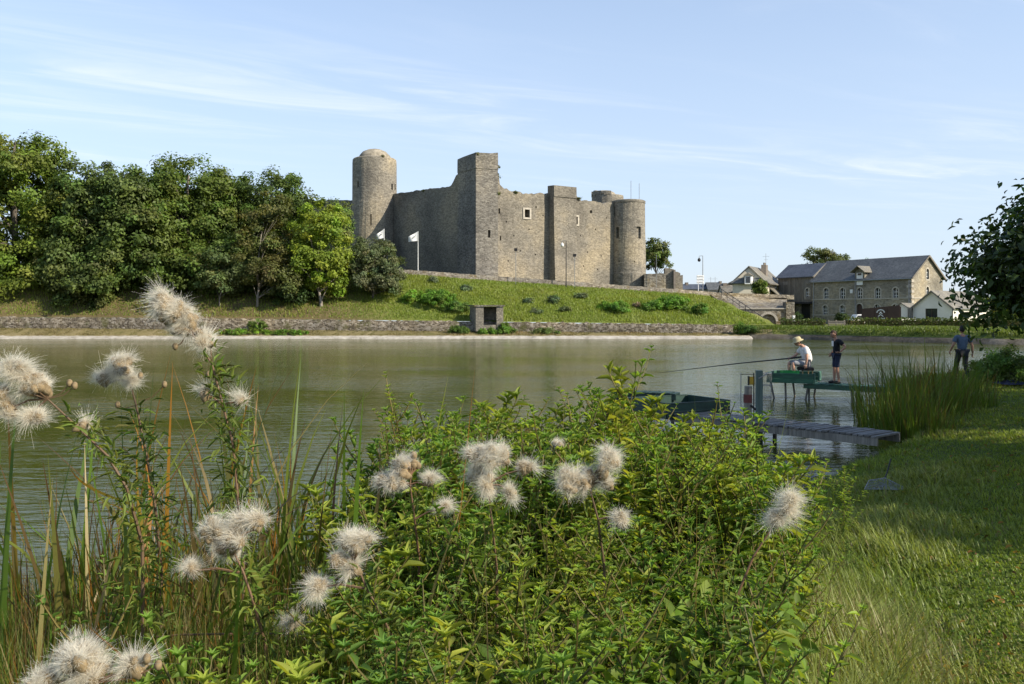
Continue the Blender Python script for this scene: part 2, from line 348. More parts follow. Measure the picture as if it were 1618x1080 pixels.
M['budbrown'] = plain('dry_bud', (0.25, 0.185, 0.10), 0.8, 0.3, 60.0)
M['straw'] = plain('dry_stem', (0.36, 0.28, 0.15), 0.8, 0.2, 8.0)

# water: olive pond with wind ripples
m, nt, b, tc = new_mat('pond_water'); M['water'] = m
def rip(scale, sxy, rot, detail, rough=0.55):
    mp = node(nt, 'ShaderNodeMapping', {'Vector': tc.outputs['Object'], 'Rotation': (0, 0, R(rot)), 'Scale': (sxy[0], sxy[1], 1)})
    return node(nt, 'ShaderNodeTexNoise', {'Vector': mp.outputs[0], 'Scale': scale, 'Detail': detail, 'Roughness': rough, 'Distortion': 0.3}).outputs[0]
gust = node(nt, 'ShaderNodeTexNoise', {'Vector': node(nt, 'ShaderNodeMapping', {'Vector': tc.outputs['Object'], 'Scale': (0.05, 0.12, 1)}).outputs[0], 'Scale': 1.0, 'Detail': 3.0}).outputs[0]
h = math_(nt, 'ADD', math_(nt, 'MULTIPLY', rip(1.7, (0.5, 1.9), -7, 3), 1.3), math_(nt, 'MULTIPLY', rip(7.0, (0.6, 1.7), 13, 3), 0.3))
h = math_(nt, 'MULTIPLY', h, math_(nt, 'ADD', 0.42, math_(nt, 'MULTIPLY', smooth_(nt, gust, 0.36, 0.64), 1.0)))
bn = node(nt, 'ShaderNodeBump', {'Height': h, 'Strength': 0.85, 'Distance': 0.029}).outputs[0]
fr_ = node(nt, 'ShaderNodeFresnel', {'IOR': 1.333, 'Normal': bn}).outputs[0]
dif = node(nt, 'ShaderNodeBsdfDiffuse', {'Color': (0.05, 0.058, 0.010, 1), 'Normal': node(nt, 'ShaderNodeBump', {'Height': h, 'Strength': 0.85, 'Distance': 0.05}).outputs[0]})
glo = node(nt, 'ShaderNodeBsdfGlossy', {'Color': (1, 1, 1, 1), 'Roughness': 0.05, 'Normal': bn})
mxs = node(nt, 'ShaderNodeMixShader', {0: math_(nt, 'MULTIPLY', fr_, 0.8), 1: dif.outputs[0], 2: glo.outputs[0]})   # small unresolved waves lower the grazing reflection
nt.links.new(mxs.outputs[0], nt.nodes['Material Output'].inputs['Surface']); nt.nodes.remove(b)
# ------------------------------------------------------------------ the setting: water, ground, banks
def structure(name, me, loc=(0, 0, 0)): return setp(link(name, me, None, loc), kind='structure')
def grid(xs, ys, zf, name, mat, cols=None, smooth=True):
    xx, yy = np.meshgrid(xs, ys); zz_ = zf(xx, yy); n, m_ = xx.shape
    V = np.stack([xx, yy, zz_], -1).reshape(-1, 3); i = np.arange(n * m_).reshape(n, m_)
    f = np.stack([i[:-1, :-1], i[:-1, 1:], i[1:, 1:], i[1:, :-1]], -1).reshape(-1, 4)
    return np_mesh(name, V, [f], mat, cols, smooth)
def vnoise(x, y, s, seed=0):
    """smooth value noise for terrain"""
    x = np.asarray(x) / s; y = np.asarray(y) / s
    def hsh(i, j): return np.modf(np.abs(np.sin(i * 127.1 + j * 311.7 + seed * 74.7) * 43758.5453))[0]
    i = np.floor(x); j = np.floor(y); u = x - i; v = y - j; u = u * u * (3 - 2 * u); v = v * v * (3 - 2 * v)
    return (hsh(i, j) * (1 - u) + hsh(i + 1, j) * u) * (1 - v) + (hsh(i, j + 1) * (1 - u) + hsh(i + 1, j + 1) * u) * v - 0.5

structure('water', np_mesh('water', [(-170, -60, 0), (170, -60, 0), (170, 210, 0), (-170, 210, 0)], [np.array([[0, 1, 2, 3]])], M['water']))
O, I = 4000, (-165, 165, -58, 205)
V = [(-O, -O, 1.5), (O, -O, 1.5), (O, O, 1.5), (-O, O, 1.5), (I[0], I[2], 1.5), (I[1], I[2], 1.5), (I[1], I[3], 1.5), (I[0], I[3], 1.5)]
structure('ground', np_mesh('ground', V, [np.array([[0, 1, 5, 4], [1, 2, 6, 5], [2, 3, 7, 6], [3, 0, 4, 7]])], M['field']))

# near bank: the lawn and thicket the photographer stands on
SH = np.array([(-60, -14), (-14, 0.5), (-9, 2.2), (-5, 3.9), (-2.5, 4.7), (0, 5.4), (1.8, 6.8), (3.0, 9.2), (3.9, 11.3), (5.2, 13.2), (7.3, 15.6), (8.6, 18.5), (9.6, 22.4), (11.2, 26), (13.5, 30.5), (19, 35), (40, 41), (168, 52)], float)
LAND = np.vstack([SH, [(168, -58), (-60, -58)]])
def inside(x, y, poly):
    r = np.zeros(np.shape(x), bool); n = len(poly)
    for i in range(n):
        (x1, y1), (x2, y2) = poly[i], poly[(i + 1) % n]
        if y1 == y2: continue
        c = ((y1 > y) != (y2 > y)) & (x < (x2 - x1) * (y - y1) / (y2 - y1) + x1); r ^= c
    return r
def shore_d(x, y):
    d = np.full(np.shape(x), 1e9)
    for (x1, y1), (x2, y2) in zip(SH[:-1], SH[1:]):
        dx, dy = x2 - x1, y2 - y1; t = np.clip(((x - x1) * dx + (y - y1) * dy) / (dx * dx + dy * dy), 0, 1)
        d = np.minimum(d, np.hypot(x - x1 - t * dx, y - y1 - t * dy))
    return np.where(inside(x, y, LAND), d, -d)
def zg(x, y):
    d = shore_d(x, y) + 0.25 * vnoise(x, y, 0.8, 3)
    return np.where(d > 0, 0.20 * (1 - np.exp(-d / 0.3)) + 0.45 * ss(d, 0, 5) * (1 - 0.65 * ss(y, 13, 23)) + 0.06 * vnoise(x, y, 1.7, 1) * np.minimum(d, 1), np.maximum(d * 0.5, -0.7)) + 0.0
xs = np.concatenate([np.linspace(-60, -13, 12), np.arange(-12, 26, 0.25), np.linspace(27, 168, 22)])
ys = np.concatenate([np.linspace(-58, -7, 10), np.arange(-6, 38, 0.25), np.linspace(39, 60, 10)])
structure('near_bank', grid(xs, ys, zg, 'near_bank', M['lawn']))

# far embankment below the castle
def wall_y(x): return 94.0 + 0.0 * x
def z_wb(x): return interp(x, [(-90, 1.15), (-56, 1.1), (-7, 0.75), (27, 0.5)])
def z_wt(x): return interp(x, [(-90, 2.45), (-56, 2.33), (-30, 2.15), (-7, 1.86), (27, 1.42)])
def y_r(x): return interp(x, [(-120, 98), (-60, 101), (-14, 106), (22.3, 113), (28.1, 114.5), (60, 118)])
def z_r(x): return interp(x, [(-120, 9.0), (-60, 8.6), (-14, 7.7), (22.3, 5.4), (28.1, 5.0), (60, 4.6)])
def z_bank(x, y):
    s = (y - 94.5) / (y_r(x) - 94.5); sl = z_wt(x) + (z_r(x) - z_wt(x)) * np.clip(s, 0, 1) ** 0.92
    sl = sl + 0.55 * vnoise(x, y, 4.5, 5) * ss(s, 0, 0.15) * (1 - ss(s, 0.8, 1)) + 0.22 * vnoise(x, y, 1.3, 6) * ss(s, 0, 0.1) * (1 - ss(s, 0.85, 1))
    back = z_r(x) + 0.09 * np.maximum(y - y_r(x) - 4.5, 0).clip(0, 12)
    return np.where(y <= y_r(x), sl, back)
def strip(name, mat, x0, x1, nx, rows, zj=0.0):
    xs_ = np.linspace(x0, x1, nx); V = []
    for fy, fz in rows: V.append(np.stack([xs_, fy(xs_), fz(xs_) + zj * rng.normal(0, 1, nx)], -1))
    V = np.concatenate(V); i = np.arange(len(rows) * nx).reshape(len(rows), nx)
    return structure(name, np_mesh(name, V, [np.stack([i[:-1, :-1], i[:-1, 1:], i[1:, 1:], i[1:, :-1]], -1).reshape(-1, 4)], mat, None, True))
c_ = lambda v: (lambda x: np.full(np.shape(x), float(v)))
sy = lambda x: 90.9 + 0.35 * vnoise(x, x * 0, 3.0, 8) + 0.15 * vnoise(x, x * 0, 0.8, 9)
strip('shore_gravel', M['gravel'], -120, 25.6, 500, [(lambda x: sy(x) - 1.2, c_(-0.5)), (sy, c_(0.02)), (lambda x: sy(x) + 0.5, c_(0.22)), (lambda x: sy(x) + 1.0, c_(0.30)), (c_(92.6), c_(0.25))], 0.012)
strip('shore_verge', M['verge'], -120, 26.2, 400, [(lambda x: sy(x) + 0.85, c_(0.2)), (lambda x: sy(x) + 1.1, c_(0.36)), (c_(93.0), lambda x: 0.36 + 0.5 * (z_wb(x) - 0.36)), (c_(94.1), z_wb), (c_(94.4), z_wb)], 0.03)
SE = lambda y: 26.7 + (114 - y) * 0.125      # the steps bound the embankment on the right
nx, ny = 360, 66
V = []; 
for j in range(ny):
    t = j / (ny - 1); xs_ = np.linspace(-120, 0, nx); 
    xe = np.linspace(-120, 1, nx)
    y0 = 94.45 + t * 1.0
    xr = np.linspace(-120, 27.6, nx); y = 94.45 + t * (y_r(xr) - 94.45)
    lim = SE(y); xx = -120 + (xr + 120) * (lim + 120) / (27.6 + 120)
    V.append(np.stack([xx, y, z_bank(xx, np.minimum(y, y_r(xx)))], -1))
V = np.concatenate(V); i = np.arange(nx * ny).reshape(ny, nx)
emb = structure('embankment', np_mesh('embankment', V, [np.stack([i[:-1, :-1], i[:-1, 1:], i[1:, 1:], i[1:, :-1]], -1).reshape(-1, 4)], M['embank'], None, True))
# leaf litter under the trees on the left: brown patch by material on world x
nt = M['embank'].node_tree; bs = nt.nodes['Principled BSDF']; src = bs.inputs['Base Color'].links[0].from_socket
tco = node(nt, 'ShaderNodeTexCoord').outputs['Object']; ox = node(nt, 'ShaderNodeSeparateXYZ', {0: tco})
ln = node(nt, 'ShaderNodeTexNoise', {'Vector': tco, 'Scale': 0.25, 'Detail': 5.0}).outputs[0]
lf = smooth_(nt, math_(nt, 'ADD', math_(nt, 'ADD', ox.outputs[0], math_(nt, 'MULTIPLY', ln, 12.0)), math_(nt, 'MULTIPLY', ox.outputs[1], 0.55)), 49.0, 37.0)
nt.links.new(mixc(nt, lf, src, mixc(nt, ln, (0.07, 0.06, 0.03), (0.17, 0.13, 0.06))), bs.inputs['Base Color'])
# road and castle terrace
strip('road', M['road'], -120, 37.5, 120, [(y_r, lambda x: z_r(x) - 0.02), (lambda x: y_r(x) + 4.5, z_r)])
rows = [(4.4, -0.01, 37.3), (10, 0.5, 39.5), (16, 1.0, 40.6), (22, 1.0, 42.0), (30, 1.0, 46.0), (90, 1.0, 60.0)]; V = []
for dy, dz, xe in rows:
    xs_ = np.linspace(-120, xe, 100); xq = np.minimum(xs_, 30); V.append(np.stack([xs_, y_r(xs_) + dy, z_r(xs_) + dz * ss(xs_, 36, 24)], -1)); V[-1] = np.vstack([V[-1], [V[-1][-1] + np.array([0.02, 0, -5])]])
V = np.concatenate(V); i = np.arange(len(V)).reshape(len(rows), -1)
structure('castle_terrace', np_mesh('castle_terrace', V, [np.stack([i[:-1, :-1], i[:-1, 1:], i[1:, 1:], i[1:, :-1]], -1).reshape(-1, 4)], M['field']))
# right bank with the mill lawn
RB = [(25.2, 93.5), (25.6, 91.2), (29, 88.6), (34, 81), (41, 71.5), (48, 66), (62, 60), (100, 56), (168, 54)]
def rb_y(x): return interp(x, RB[1:])
xs_ = np.concatenate([np.linspace(25.6, 70, 120), np.linspace(72, 168, 30)])
rows = [(-1.0, -0.6), (0.0, -0.02), (0.35, 0.32), (0.9, 0.5), (1.5, 0.95), (2.6, 1.12), (5, 1.18), (12, 1.2), (30, 1.25), (160, 1.4)]
V = np.concatenate([np.stack([xs_, rb_y(xs_) + dy + (0.2 * vnoise(xs_, xs_ * 0 + dy, 1.5, 4) if dy < 3 else 0), np.full_like(xs_, dz) + 0.08 * vnoise(xs_, xs_ * 0 + dy, 1.1, 7)], -1) for dy, dz in rows])
i = np.arange(len(V)).reshape(len(rows), -1); q = lambda a, b_: np.stack([i[a:b_, :-1], i[a:b_, 1:], i[a + 1:b_ + 1, 1:], i[a + 1:b_ + 1, :-1]], -1).reshape(-1, 4)
structure('right_bank', np_mesh('right_bank', V, [q(3, len(rows) - 1)], M['embank'], None, True))
structure('right_shore', np_mesh('right_shore', V, [q(0, 3)], M['mud'], None, True))
V = [(24.9, 94.3, -0.5), (25.6, 91, -0.5), (26.6, 92, 1.0), (26.0, 95, 1.3), (29.2, 99, 1.3), (33, 92, 1.2)]
structure('landing_corner', np_mesh('landing_corner', [(25.0, 91.6, -0.4), (27.5, 89.6, -0.4), (27.7, 91, 1.0), (25.6, 92.4, 0.9), (25.8, 96, 1.2), (28.6, 109, 1.25), (40, 109, 1.25), (40, 92, 1.15)], [np.array([[0, 1, 2, 3]]), np.array([[3, 2, 7, 4], [4, 7, 6, 5]])], M['verge']))

# retaining wall along the shore, uneven coping
mb = MB(); xs_ = np.linspace(-110, 26.0, 460); zt = z_wt(xs_) + 0.07 * vnoise(xs_, xs_ * 0, 1.2, 2) + 0.05 * rng.normal(0, 1, 460)
zb = z_wb(xs_) - 0.4
V = np.concatenate([np.stack([xs_, 94.02 + 0.03 * rng.normal(0, 1, 460), zb], -1), np.stack([xs_, 94.06 + 0.03 * rng.normal(0, 1, 460), (zb + zt) / 2], -1), np.stack([xs_, 94.1 + 0.03 * rng.normal(0, 1, 460), zt], -1), np.stack([xs_, np.full(460, 94.65), zt - 0.02], -1), np.stack([xs_, np.full(460, 94.7), zb], -1)])
i = np.arange(len(V)).reshape(5, -1)
o = link('retaining_wall', np_mesh('retaining_wall', V - np.array([-40, 94, 0.5]), [np.stack([i[:-1, :-1], i[:-1, 1:], i[1:, 1:], i[1:, :-1]], -1).reshape(-1, 4)], M['rubble']), None, (-40, 94, 0.5))
setp(o, 'long low rubble retaining wall along the far shore under the embankment', 'wall')
# road parapet
xs_ = np.linspace(-34, 27.2, 200); zt = z_r(xs_) + 0.55 + 0.02 * rng.normal(0, 1, 200); yb = y_r(xs_)
V = np.concatenate([np.stack([xs_, yb - 0.15, z_r(xs_) - 0.35], -1), np.stack([xs_, yb - 0.15, zt], -1), np.stack([xs_, yb + 0.2, zt], -1), np.stack([xs_, yb + 0.2, z_r(xs_) - 0.35], -1)])
i = np.arange(len(V)).reshape(4, -1)
o = link('parapet_wall', np_mesh('parapet_wall', V - np.array([0, 108, 7]), [np.stack([i[:-1, :-1], i[:-1, 1:], i[1:, 1:], i[1:, :-1]], -1).reshape(-1, 4)], M['dam']), None, (0, 108, 7))
setp(o, 'grey stone parapet along the road between the castle and the grassy bank', 'wall')

# ------------------------------------------------------------------ castle
def ragged(pts, step=0.7, amp=0.10):
    out = []
    for (u0, z0), (u1, z1) in zip(pts[:-1], pts[1:]):
        n = max(1, int(abs(u1 - u0) / step))
        for k in range(n):
            t = k / n; out.append((u0 + (u1 - u0) * t, z0 + (z1 - z0) * t + amp * rng.normal()))
    return out + [pts[-1]]
def wallmb(p0, d, top, zbase, thick, inward):
    """top: ragged list of (u, z) along direction d from p0; extruded by thick towards inward"""
    p0 = Vector(p0); d = Vector(d)
    pts = [(p0.x + d.x * u, p0.y + d.y * u, z) for u, z in top]
    pts += [(p0.x + d.x * top[-1][0], p0.y + d.y * top[-1][0], zbase), (p0.x + d.x * top[0][0], p0.y + d.y * top[0][0], zbase)]
    return MB().prism(pts, Vector(inward) * thick)
castle = thing('castle_ruin', 'ruined medieval castle with round towers on top of the grassy bank', 'castle', (-2, 118, 6))
dR = Vector((0.855, 0.52, 0)).normalized(); nR = Vector((0.52, -0.855, 0)).normalized(); inR = -nR
dL = Vector((-0.57, 0.82, 0)).normalized(); nL = Vector((-0.82, -0.57, 0)).normalized()
WR0 = Vector((-1.9, 113.1, 0))
# right curtain
top = ragged([(-0.6, 21.6), (0.15, 21.2), (0.35, 19.9), (1.0, 19.4), (2.2, 19.15), (4.0, 18.95), (7.6, 19.25), (8.4, 19.2), (12.0, 19.75), (12.7, 19.3), (13.3, 18.75), (17.0, 18.6), (21.5, 18.9)], 0.4, 0.11)
curt = wallmb(WR0, dR, top, 4.5, 1.8, inR).build('curtain_wall', M['castle'], castle)
def on_wall(px, py, p0=WR0, d=dR):
    k = (px - CX) / F; u = (k * p0.y - p0.x) / (d.x - k * d.y); q_ = Vector(p0) + d * u
    return u, Vector((q_.x, q_.y, Z(py, q_.y)))
def slot(mbc, px, py, w, h, p0, d, nrm_, depth=1.0):
    _, q_ = on_wall(px, py, p0, d); mbc.box(q_ - nrm_ * (depth / 2 - 0.3), (w, depth + 0.3, h), (d, -nrm_, Vector((0, 0, 1)))); return q_
mc = MB(); wins = []
for px, py, w, h in [(832.5, 337, 0.8, 1.05)]: wins.append(slot(mc, px, py, w, h, WR0, dR, nR))
for px, py, w, h in [(789, 333, 0.25, 0.7), (791, 376, 0.2, 0.6), (934, 334, 0.4, 0.4), (847, 327, 0.2, 0.3)]: slot(mc, px, py, w, h, WR0, dR, nR)
for px, py in [(800, 350), (812, 372), (822, 396), (836, 362), (846, 402), (803, 412), (858, 340), (917, 372), (928, 398), (941, 362), (950, 404), (944, 425), (922, 420), (958, 344)]: slot(mc, px, py, 0.17, 0.2, WR0, dR, nR)
wins.append(slot(mc, 908.5, 348, 0.75, 1.05, WR0, dR, nR))
cut(curt, mc)
for q_ in wins:
    up = Vector((0, 0, 1)); f = MB(); w, h = (0.8, 1.05)
    for s in (-1, 1): f.box(q_ + dR * s * (w / 2 + 0.13) + nR * 0.02, (0.24, 0.2, h + 0.5), (dR, -nR, up)); f.box(q_ + up * s * (h / 2 + 0.13) + nR * 0.025, (w, 0.2, 0.24), (dR, -nR, up))
    f.build('window_frame', M['dress'], curt)
# buttress on the right curtain
b0 = WR0 + dR * 8.15
bt = MB(); prof = [(0, 4.5, 1.75), (0, 10, 1.45), (0, 18.6, 1.2), (0, 18.62, 1.32), (0, 20.2, 1.32)]
pts = []
for zb_, dp in [(4.5, 1.75), (10, 1.45), (18.7, 1.2), (18.72, 1.32), (19.4, 1.30), (20.25, 1.28)]: pts.append(b0 + nR * dp + Vector((0, 0, zb_)))
pts += [b0 - nR * 0.3 + Vector((0, 0, 20.35)), b0 - nR * 0.3 + Vector((0, 0, 4.5))]
but = MB().prism(pts, dR * 3.75).build('buttress', M['castle'], castle)
# central polygonal tower
Cc = Vector((-4.69, 111.0, 0)); Aa = Vector((-7.31, 114.8, 0)); Bb = Vector((-1.84, 112.0, 0))
ring = [Aa, Cc, Bb, Vector((-2.1, 116.5, 0)), Vector((-2.6, 120, 0)), Vector((-5.5, 120, 0))]
cen = sum(ring, Vector()) / 6
ct = MB(); levels = [(4.5, 1.035), (9.5, 1.008), (14, 1.0), (21.6, 0.995), (21.65, 1.012), (23.3, 1.008), (23.6, 1.0)]
V = []; Fc = []
sub = 6
for z_, s in levels:
    for k in range(6):
        a, b_ = ring[k], ring[(k + 1) % 6]
        for t in range(sub):
            p = a + (b_ - a) * (t / sub); p = cen + (p - cen) * s; V.append((p.x, p.y, z_ + (0.12 * rng.normal() if z_ > 23.4 else 0)))
n_ = 6 * sub
for l in range(len(levels) - 1):
    for k in range(n_): Fc.append((l * n_ + k, l * n_ + (k + 1) % n_, (l + 1) * n_ + (k + 1) % n_, (l + 1) * n_ + k))
Fc += [tuple(range(n_ - 1, -1, -1)), tuple((len(levels) - 1) * n_ + k for k in range(n_))]
ctow = ct.add(V, Fc).build('polygonal_tower', M['greytower'], castle)
mc = MB(); dC = (Bb - Cc).normalized(); nC = Vector((dC.y, -dC.x, 0)); dA = (Aa - Cc).normalized(); nA = Vector((-dA.y, dA.x, 0))
slot(mc, 773, 369, 0.32, 1.0, Cc, dC, nC); slot(mc, 736, 326, 0.14, 1.0, Cc, dA, -nA if nA.y > 0 else nA); slot(mc, 734, 349, 0.3, 0.2, Cc, dA, -nA if nA.y > 0 else nA)
cut(ctow, mc)
# left curtain
WL0 = Vector((-7.0, 114.4, 0)); dLL = (Vector((-17.8, 128.5, 0)) - WL0).normalized(); nLL = Vector((dLL.y * -1, dLL.x, 0)); nLL = nLL if nLL.y < 0 else -nLL
Lw = (Vector((-17.8, 128.5, 0)) - WL0).length
top = ragged([(-0.3, 21.6), (0.9, 21.3), (1.6, 20.6), (2.6, 20.0), (6, 20.3), (Lw + 1.5, 20.9)], 0.5, 0.06)
wallmb(WL0, dLL, top, 4.5, 2.0, -nLL).build('curtain_wall', M['castle'], castle)
# far left curtain
top = ragged([(0, 20.3), (36, 21.0)], 0.6, 0.06)
wallmb(Vector((-22, 131, 0)), Vector((-0.97, 0.24, 0)).normalized(), top, 4.5, 2.0, Vector((0.24, 0.97, 0))).build('curtain_wall', M['castle'], castle)
# left round tower with dome
lt = MB().lathe((-20.9, 130, 0), [(3.75, 4.5), (3.62, 9), (3.5, 14), (3.42, 19.4), (3.36, 19.9), (3.33, 25.6), (3.28, 26.15), (3.1, 26.3), (2.2, 26.4)], 56, 0.004).build('round_tower', M['tower'], castle)
mc = MB()
for px, py, w, h, ang in [(589, 347, 0.2, 1.7, -90), (571, 290, 0.35, 0.9, -128), (621, 292, 0.4, 0.9, -30), (625, 291, 0.35, 0.9, -14)]:
    r_ = 3.4; a = R(ang); q_ = Vector((-20.9 + r_ * math.cos(a), 130 + r_ * math.sin(a), Z(py, 126.7))); d_ = Vector((math.cos(a), math.sin(a), 0))
    mc.box(q_, (1.4, w, h), (d_, Vector((-d_.y, d_.x, 0)), Vector((0, 0, 1))))
cut(lt, mc)
MB().lathe((-20.9, 130, 26.3), [(2.5, -0.1), (2.45, 0.1), (2.25, 0.6), (1.75, 1.1), (1.0, 1.42), (0.2, 1.55)], 28, 0.015).build('dome', M['dome'], lt, True)
# right round tower
rt = MB().lathe((16.9, 124.1, 0), [(2.62, 4.5), (2.55, 8.6), (2.5, 8.75), (2.47, 12), (2.42, 15), (2.4, 18.7), (2.46, 18.75), (2.46, 19.05), (2.3, 19.15)], 56, 0.005).build('round_tower', M['tower'], castle)
mc = MB()
for px, py, w, h, dp in [(976, 367, 0.55, 1.55, 1.2), (1009, 367, 0.75, 1.7, 0.35), (979, 413, 0.18, 0.18, 0.8), (1002, 413, 0.18, 0.18, 0.8), (971, 334, 0.4, 1.4, 0.5)]:
    s_ = max(-0.98, min(0.98, (px - 993) / 26.3)); vx = Vector((0.135, 0.99, 0)); sd_ = Vector((0.99, -0.135, 0)); q_ = Vector((16.9, 124.1, 0)) + sd_ * (s_ * 2.45) - vx * (2.45 * math.sqrt(1 - s_ * s_)); d_ = (q_ - Vector((16.9, 124.1, 0))).normalized()
    q_.z = Z(py, q_.y); mc.box(q_ - d_ * dp / 2 + d_ * 0.4, (dp + 0.8, w, h), (d_, Vector((-d_.y, d_.x, 0)), Vector((0, 0, 1))))
cut(rt, mc)
for px, zt_ in ((997, 22.1), (1010, 21.7)): MB().tube([(X(px, 124), 124, 19.0), (X(px, 124), 124, zt_)], 0.035, 6).build('lightning_rod', M['greymetal'], castle)
# drum turret behind
dt = MB().lathe((15.1, 135, 0), [(2.5, 8), (2.5, 21.3), (2.45, 21.4)], 40, 0.006).build('drum_turret', M['tower'], castle)
MB().lathe((14.6, 135, 21.35), [(1.95, -0.05), (1.9, 0.15), (1.5, 0.6), (0.9, 0.85), (0.1, 0.95)], 24, 0.02).build('dome', M['dome'], dt, True)
V = MB()
for k in range(11):
    a = R(150 + k * 12); V.box((15.1 + 2.3 * math.cos(a), 135 + 2.3 * math.sin(a), 21.5 + 0.25 * rng.random()), (0.5, 0.55, 0.35 + 0.5 * rng.random()), (Vector((math.cos(a), math.sin(a), 0)), Vector((-math.sin(a), math.cos(a), 0)), Vector((0, 0, 1))))
V.build('broken_parapet', M['tower'], dt)
# outworks right of the castle
ow = thing('ruined_outwork', 'low ruined stone outwork just right of the round castle tower', 'ruin', (21, 122, 6))
def block(px0, px1, py, Y, dz, th, nm, mat, amp=0.1):
    a, b_ = X(px0, Y), X(px1, Y); top = ragged([(0, Z(py, Y)), (b_ - a, Z(py, Y) + dz)], 0.35, amp); return wallmb((a, Y, 0), (1, 0, 0), top, 4.8, th, (0.1, 1, 0)).build(nm, mat, ow)
block(1018, 1052, 432, 120.5, 0.0, 3.0, 'low_wall', M['dam'], 0.04); block(1051, 1065, 423, 121, -0.2, 2.5, 'wall_stub', M['castle']); block(1064.5, 1067.5, 426, 120.4, 0, 0.6, 'pier', M['brickchim'], 0.02); block(1067, 1075, 428, 121.2, -0.3, 2, 'wall_stub', M['castle']); block(1075, 1079, 434, 121.6, 0, 2, 'wall_stub', M['castle'])
MB().tube([(X(1037, 119.8), 119.8, 6), (X(1037, 119.8), 119.8, Z(402, 119.8))], 0.03, 6).build('pole', M['greymetal'], ow)

# flags, floodlights, lamps along the parapet
def flag(px, py_base, py_top, Y, w, h, label, skew):
    x = X(px, Y); t = thing('flag_pole', label, 'flag', (x, Y, Z(py_base, Y)))
    MB().tube([(x, Y, Z(py_base, Y) - 0.3), (x, Y, Z(py_top, Y))], [0.05, 0.03], 8).build('pole', M['wpaint'], t)
    nu, nv = 10, 6; V = []
    for j in range(nv):
        for i_ in range(nu):
            u, v = i_ / (nu - 1), j / (nv - 1)
            V.append((x - 0.05 - u * w, Y + 0.12 * math.sin(u * 6 + v * 2) * u, Z(py_top, Y) - 0.05 - v * h * (1 - 0.45 * u) - u * w * skew))
    MB().add(V, [(j * nu + i_, j * nu + i_ + 1, (j + 1) * nu + i_ + 1, (j + 1) * nu + i_) for j in range(nv - 1) for i_ in range(nu - 1)]).build('flag_cloth', M['wpaint'], t, True)
    m = MB()
    for (u, v, s) in [(0.35, 0.45, 0.14), (0.5, 0.55, 0.1), (0.25, 0.3, 0.08)]: m.box((x - 0.05 - u * w, Y - 0.11, Z(py_top, Y) - 0.05 - v * h * (1 - 0.45 * u) - u * w * skew), (s * 1.6, 0.008, s))
    m.build('emblem', M['greycloth'], t)
flag(660.5, 428, 365, 106.8, 1.15, 1.15, 'white flag drooping from a white pole in front of the shaded curtain wall', 0.55)
flag(607, 430, 361, 106.8, 0.95, 1.1, 'white flag rising above the round grey bush beside the left tower', 0.75)
for px, pt, lab in ((815, 393, 'black floodlight on a thin pole under the left square castle window'), (908, 402, 'black floodlight on a thin pole under the right square castle window')):
    Y = float(y_r(X(px, 108))) - 0.9; x = X(px, Y); g_ = float(z_bank(np.array(x), np.array(Y))); t = thing('floodlight', lab, 'floodlight', (x, Y, g_), 'floodlights on the bank')
    MB().tube([(x, Y, g_ - 0.3), (x, Y, Z(pt + 2, Y))], 0.035, 6).build('pole', M['greymetal'], t)
    MB().box((x, Y, Z(pt + 1, Y)), (0.42, 0.25, 0.36)).build('lamp_box', M['blackmetal'], t, bevel=0.03); MB().box((x, Y + 0.14, Z(pt + 1, Y)), (0.34, 0.02, 0.28)).build('lens', M['glass'], t)
def lamp(px, pt, Y, lab, side, base):
    x = X(px, Y); t = thing('street_lamp', lab, 'street lamp', (x, Y, base)); zt_ = Z(pt, Y)
    MB().tube([(x, Y, base - 0.3), (x, Y, base + 1), (x, Y, zt_)], [0.08, 0.06, 0.045], 8).build('pole', M['blackmetal'] if side > 0 else M['greymetal'], t)
    MB().tube([(x, Y, zt_), (x - 0.2 * 1, Y, zt_ + 0.02), (x - 0.5, Y, zt_ - 0.02), (x - 0.5, Y, zt_ - 0.25)], 0.03, 6).build('arm', M['greymetal'], t)
    MB().lathe((x - 0.5, Y, zt_ - 0.8), [(0.05, 0.0), (0.2, 0.12), (0.22, 0.3), (0.1, 0.5), (0.03, 0.56)], 12).build('lantern', M['wpaint'] if side > 0 else M['blackmetal'], t, True)
Y = 108.6; lamp(894.5, 380, Y, 'street lamp with pale lantern before the castle buttress', 1, float(z_r(X(894, Y))) - 0.2)
lamp(1110.5, 404, 116.5, 'tall street lamp with hooked arm behind the stacked road sign', -1, 5.2)
# stacked road signs
t = thing('road_sign', 'stack of three white direction boards on two posts at the road bend', 'road sign', (X(1106, 115.5), 115.5, 4.9))
for px in (1103.3,): MB().tube([(X(px, 115.5), 115.5, 4.7), (X(px, 115.5), 115.5, Z(434, 115.5))], 0.05, 8).build('post', M['wpaint'], t)
for k in range(3):
    z_ = Z(436.5 + k * 4.6, 115.4); o = MB().box((X(1106.5, 115.4), 115.4, z_), (1.0, 0.04, 0.33)).build('sign_board', M['wpaint'], t, bevel=0.02)
    MB().box((X(1106.5, 115.4) + 0.04, 115.376, z_), (0.62, 0.006, 0.09)).box((X(1106.5, 115.4) - 0.4, 115.376, z_), (0.09, 0.006, 0.13)).build('lettering', M['greycloth'], o)
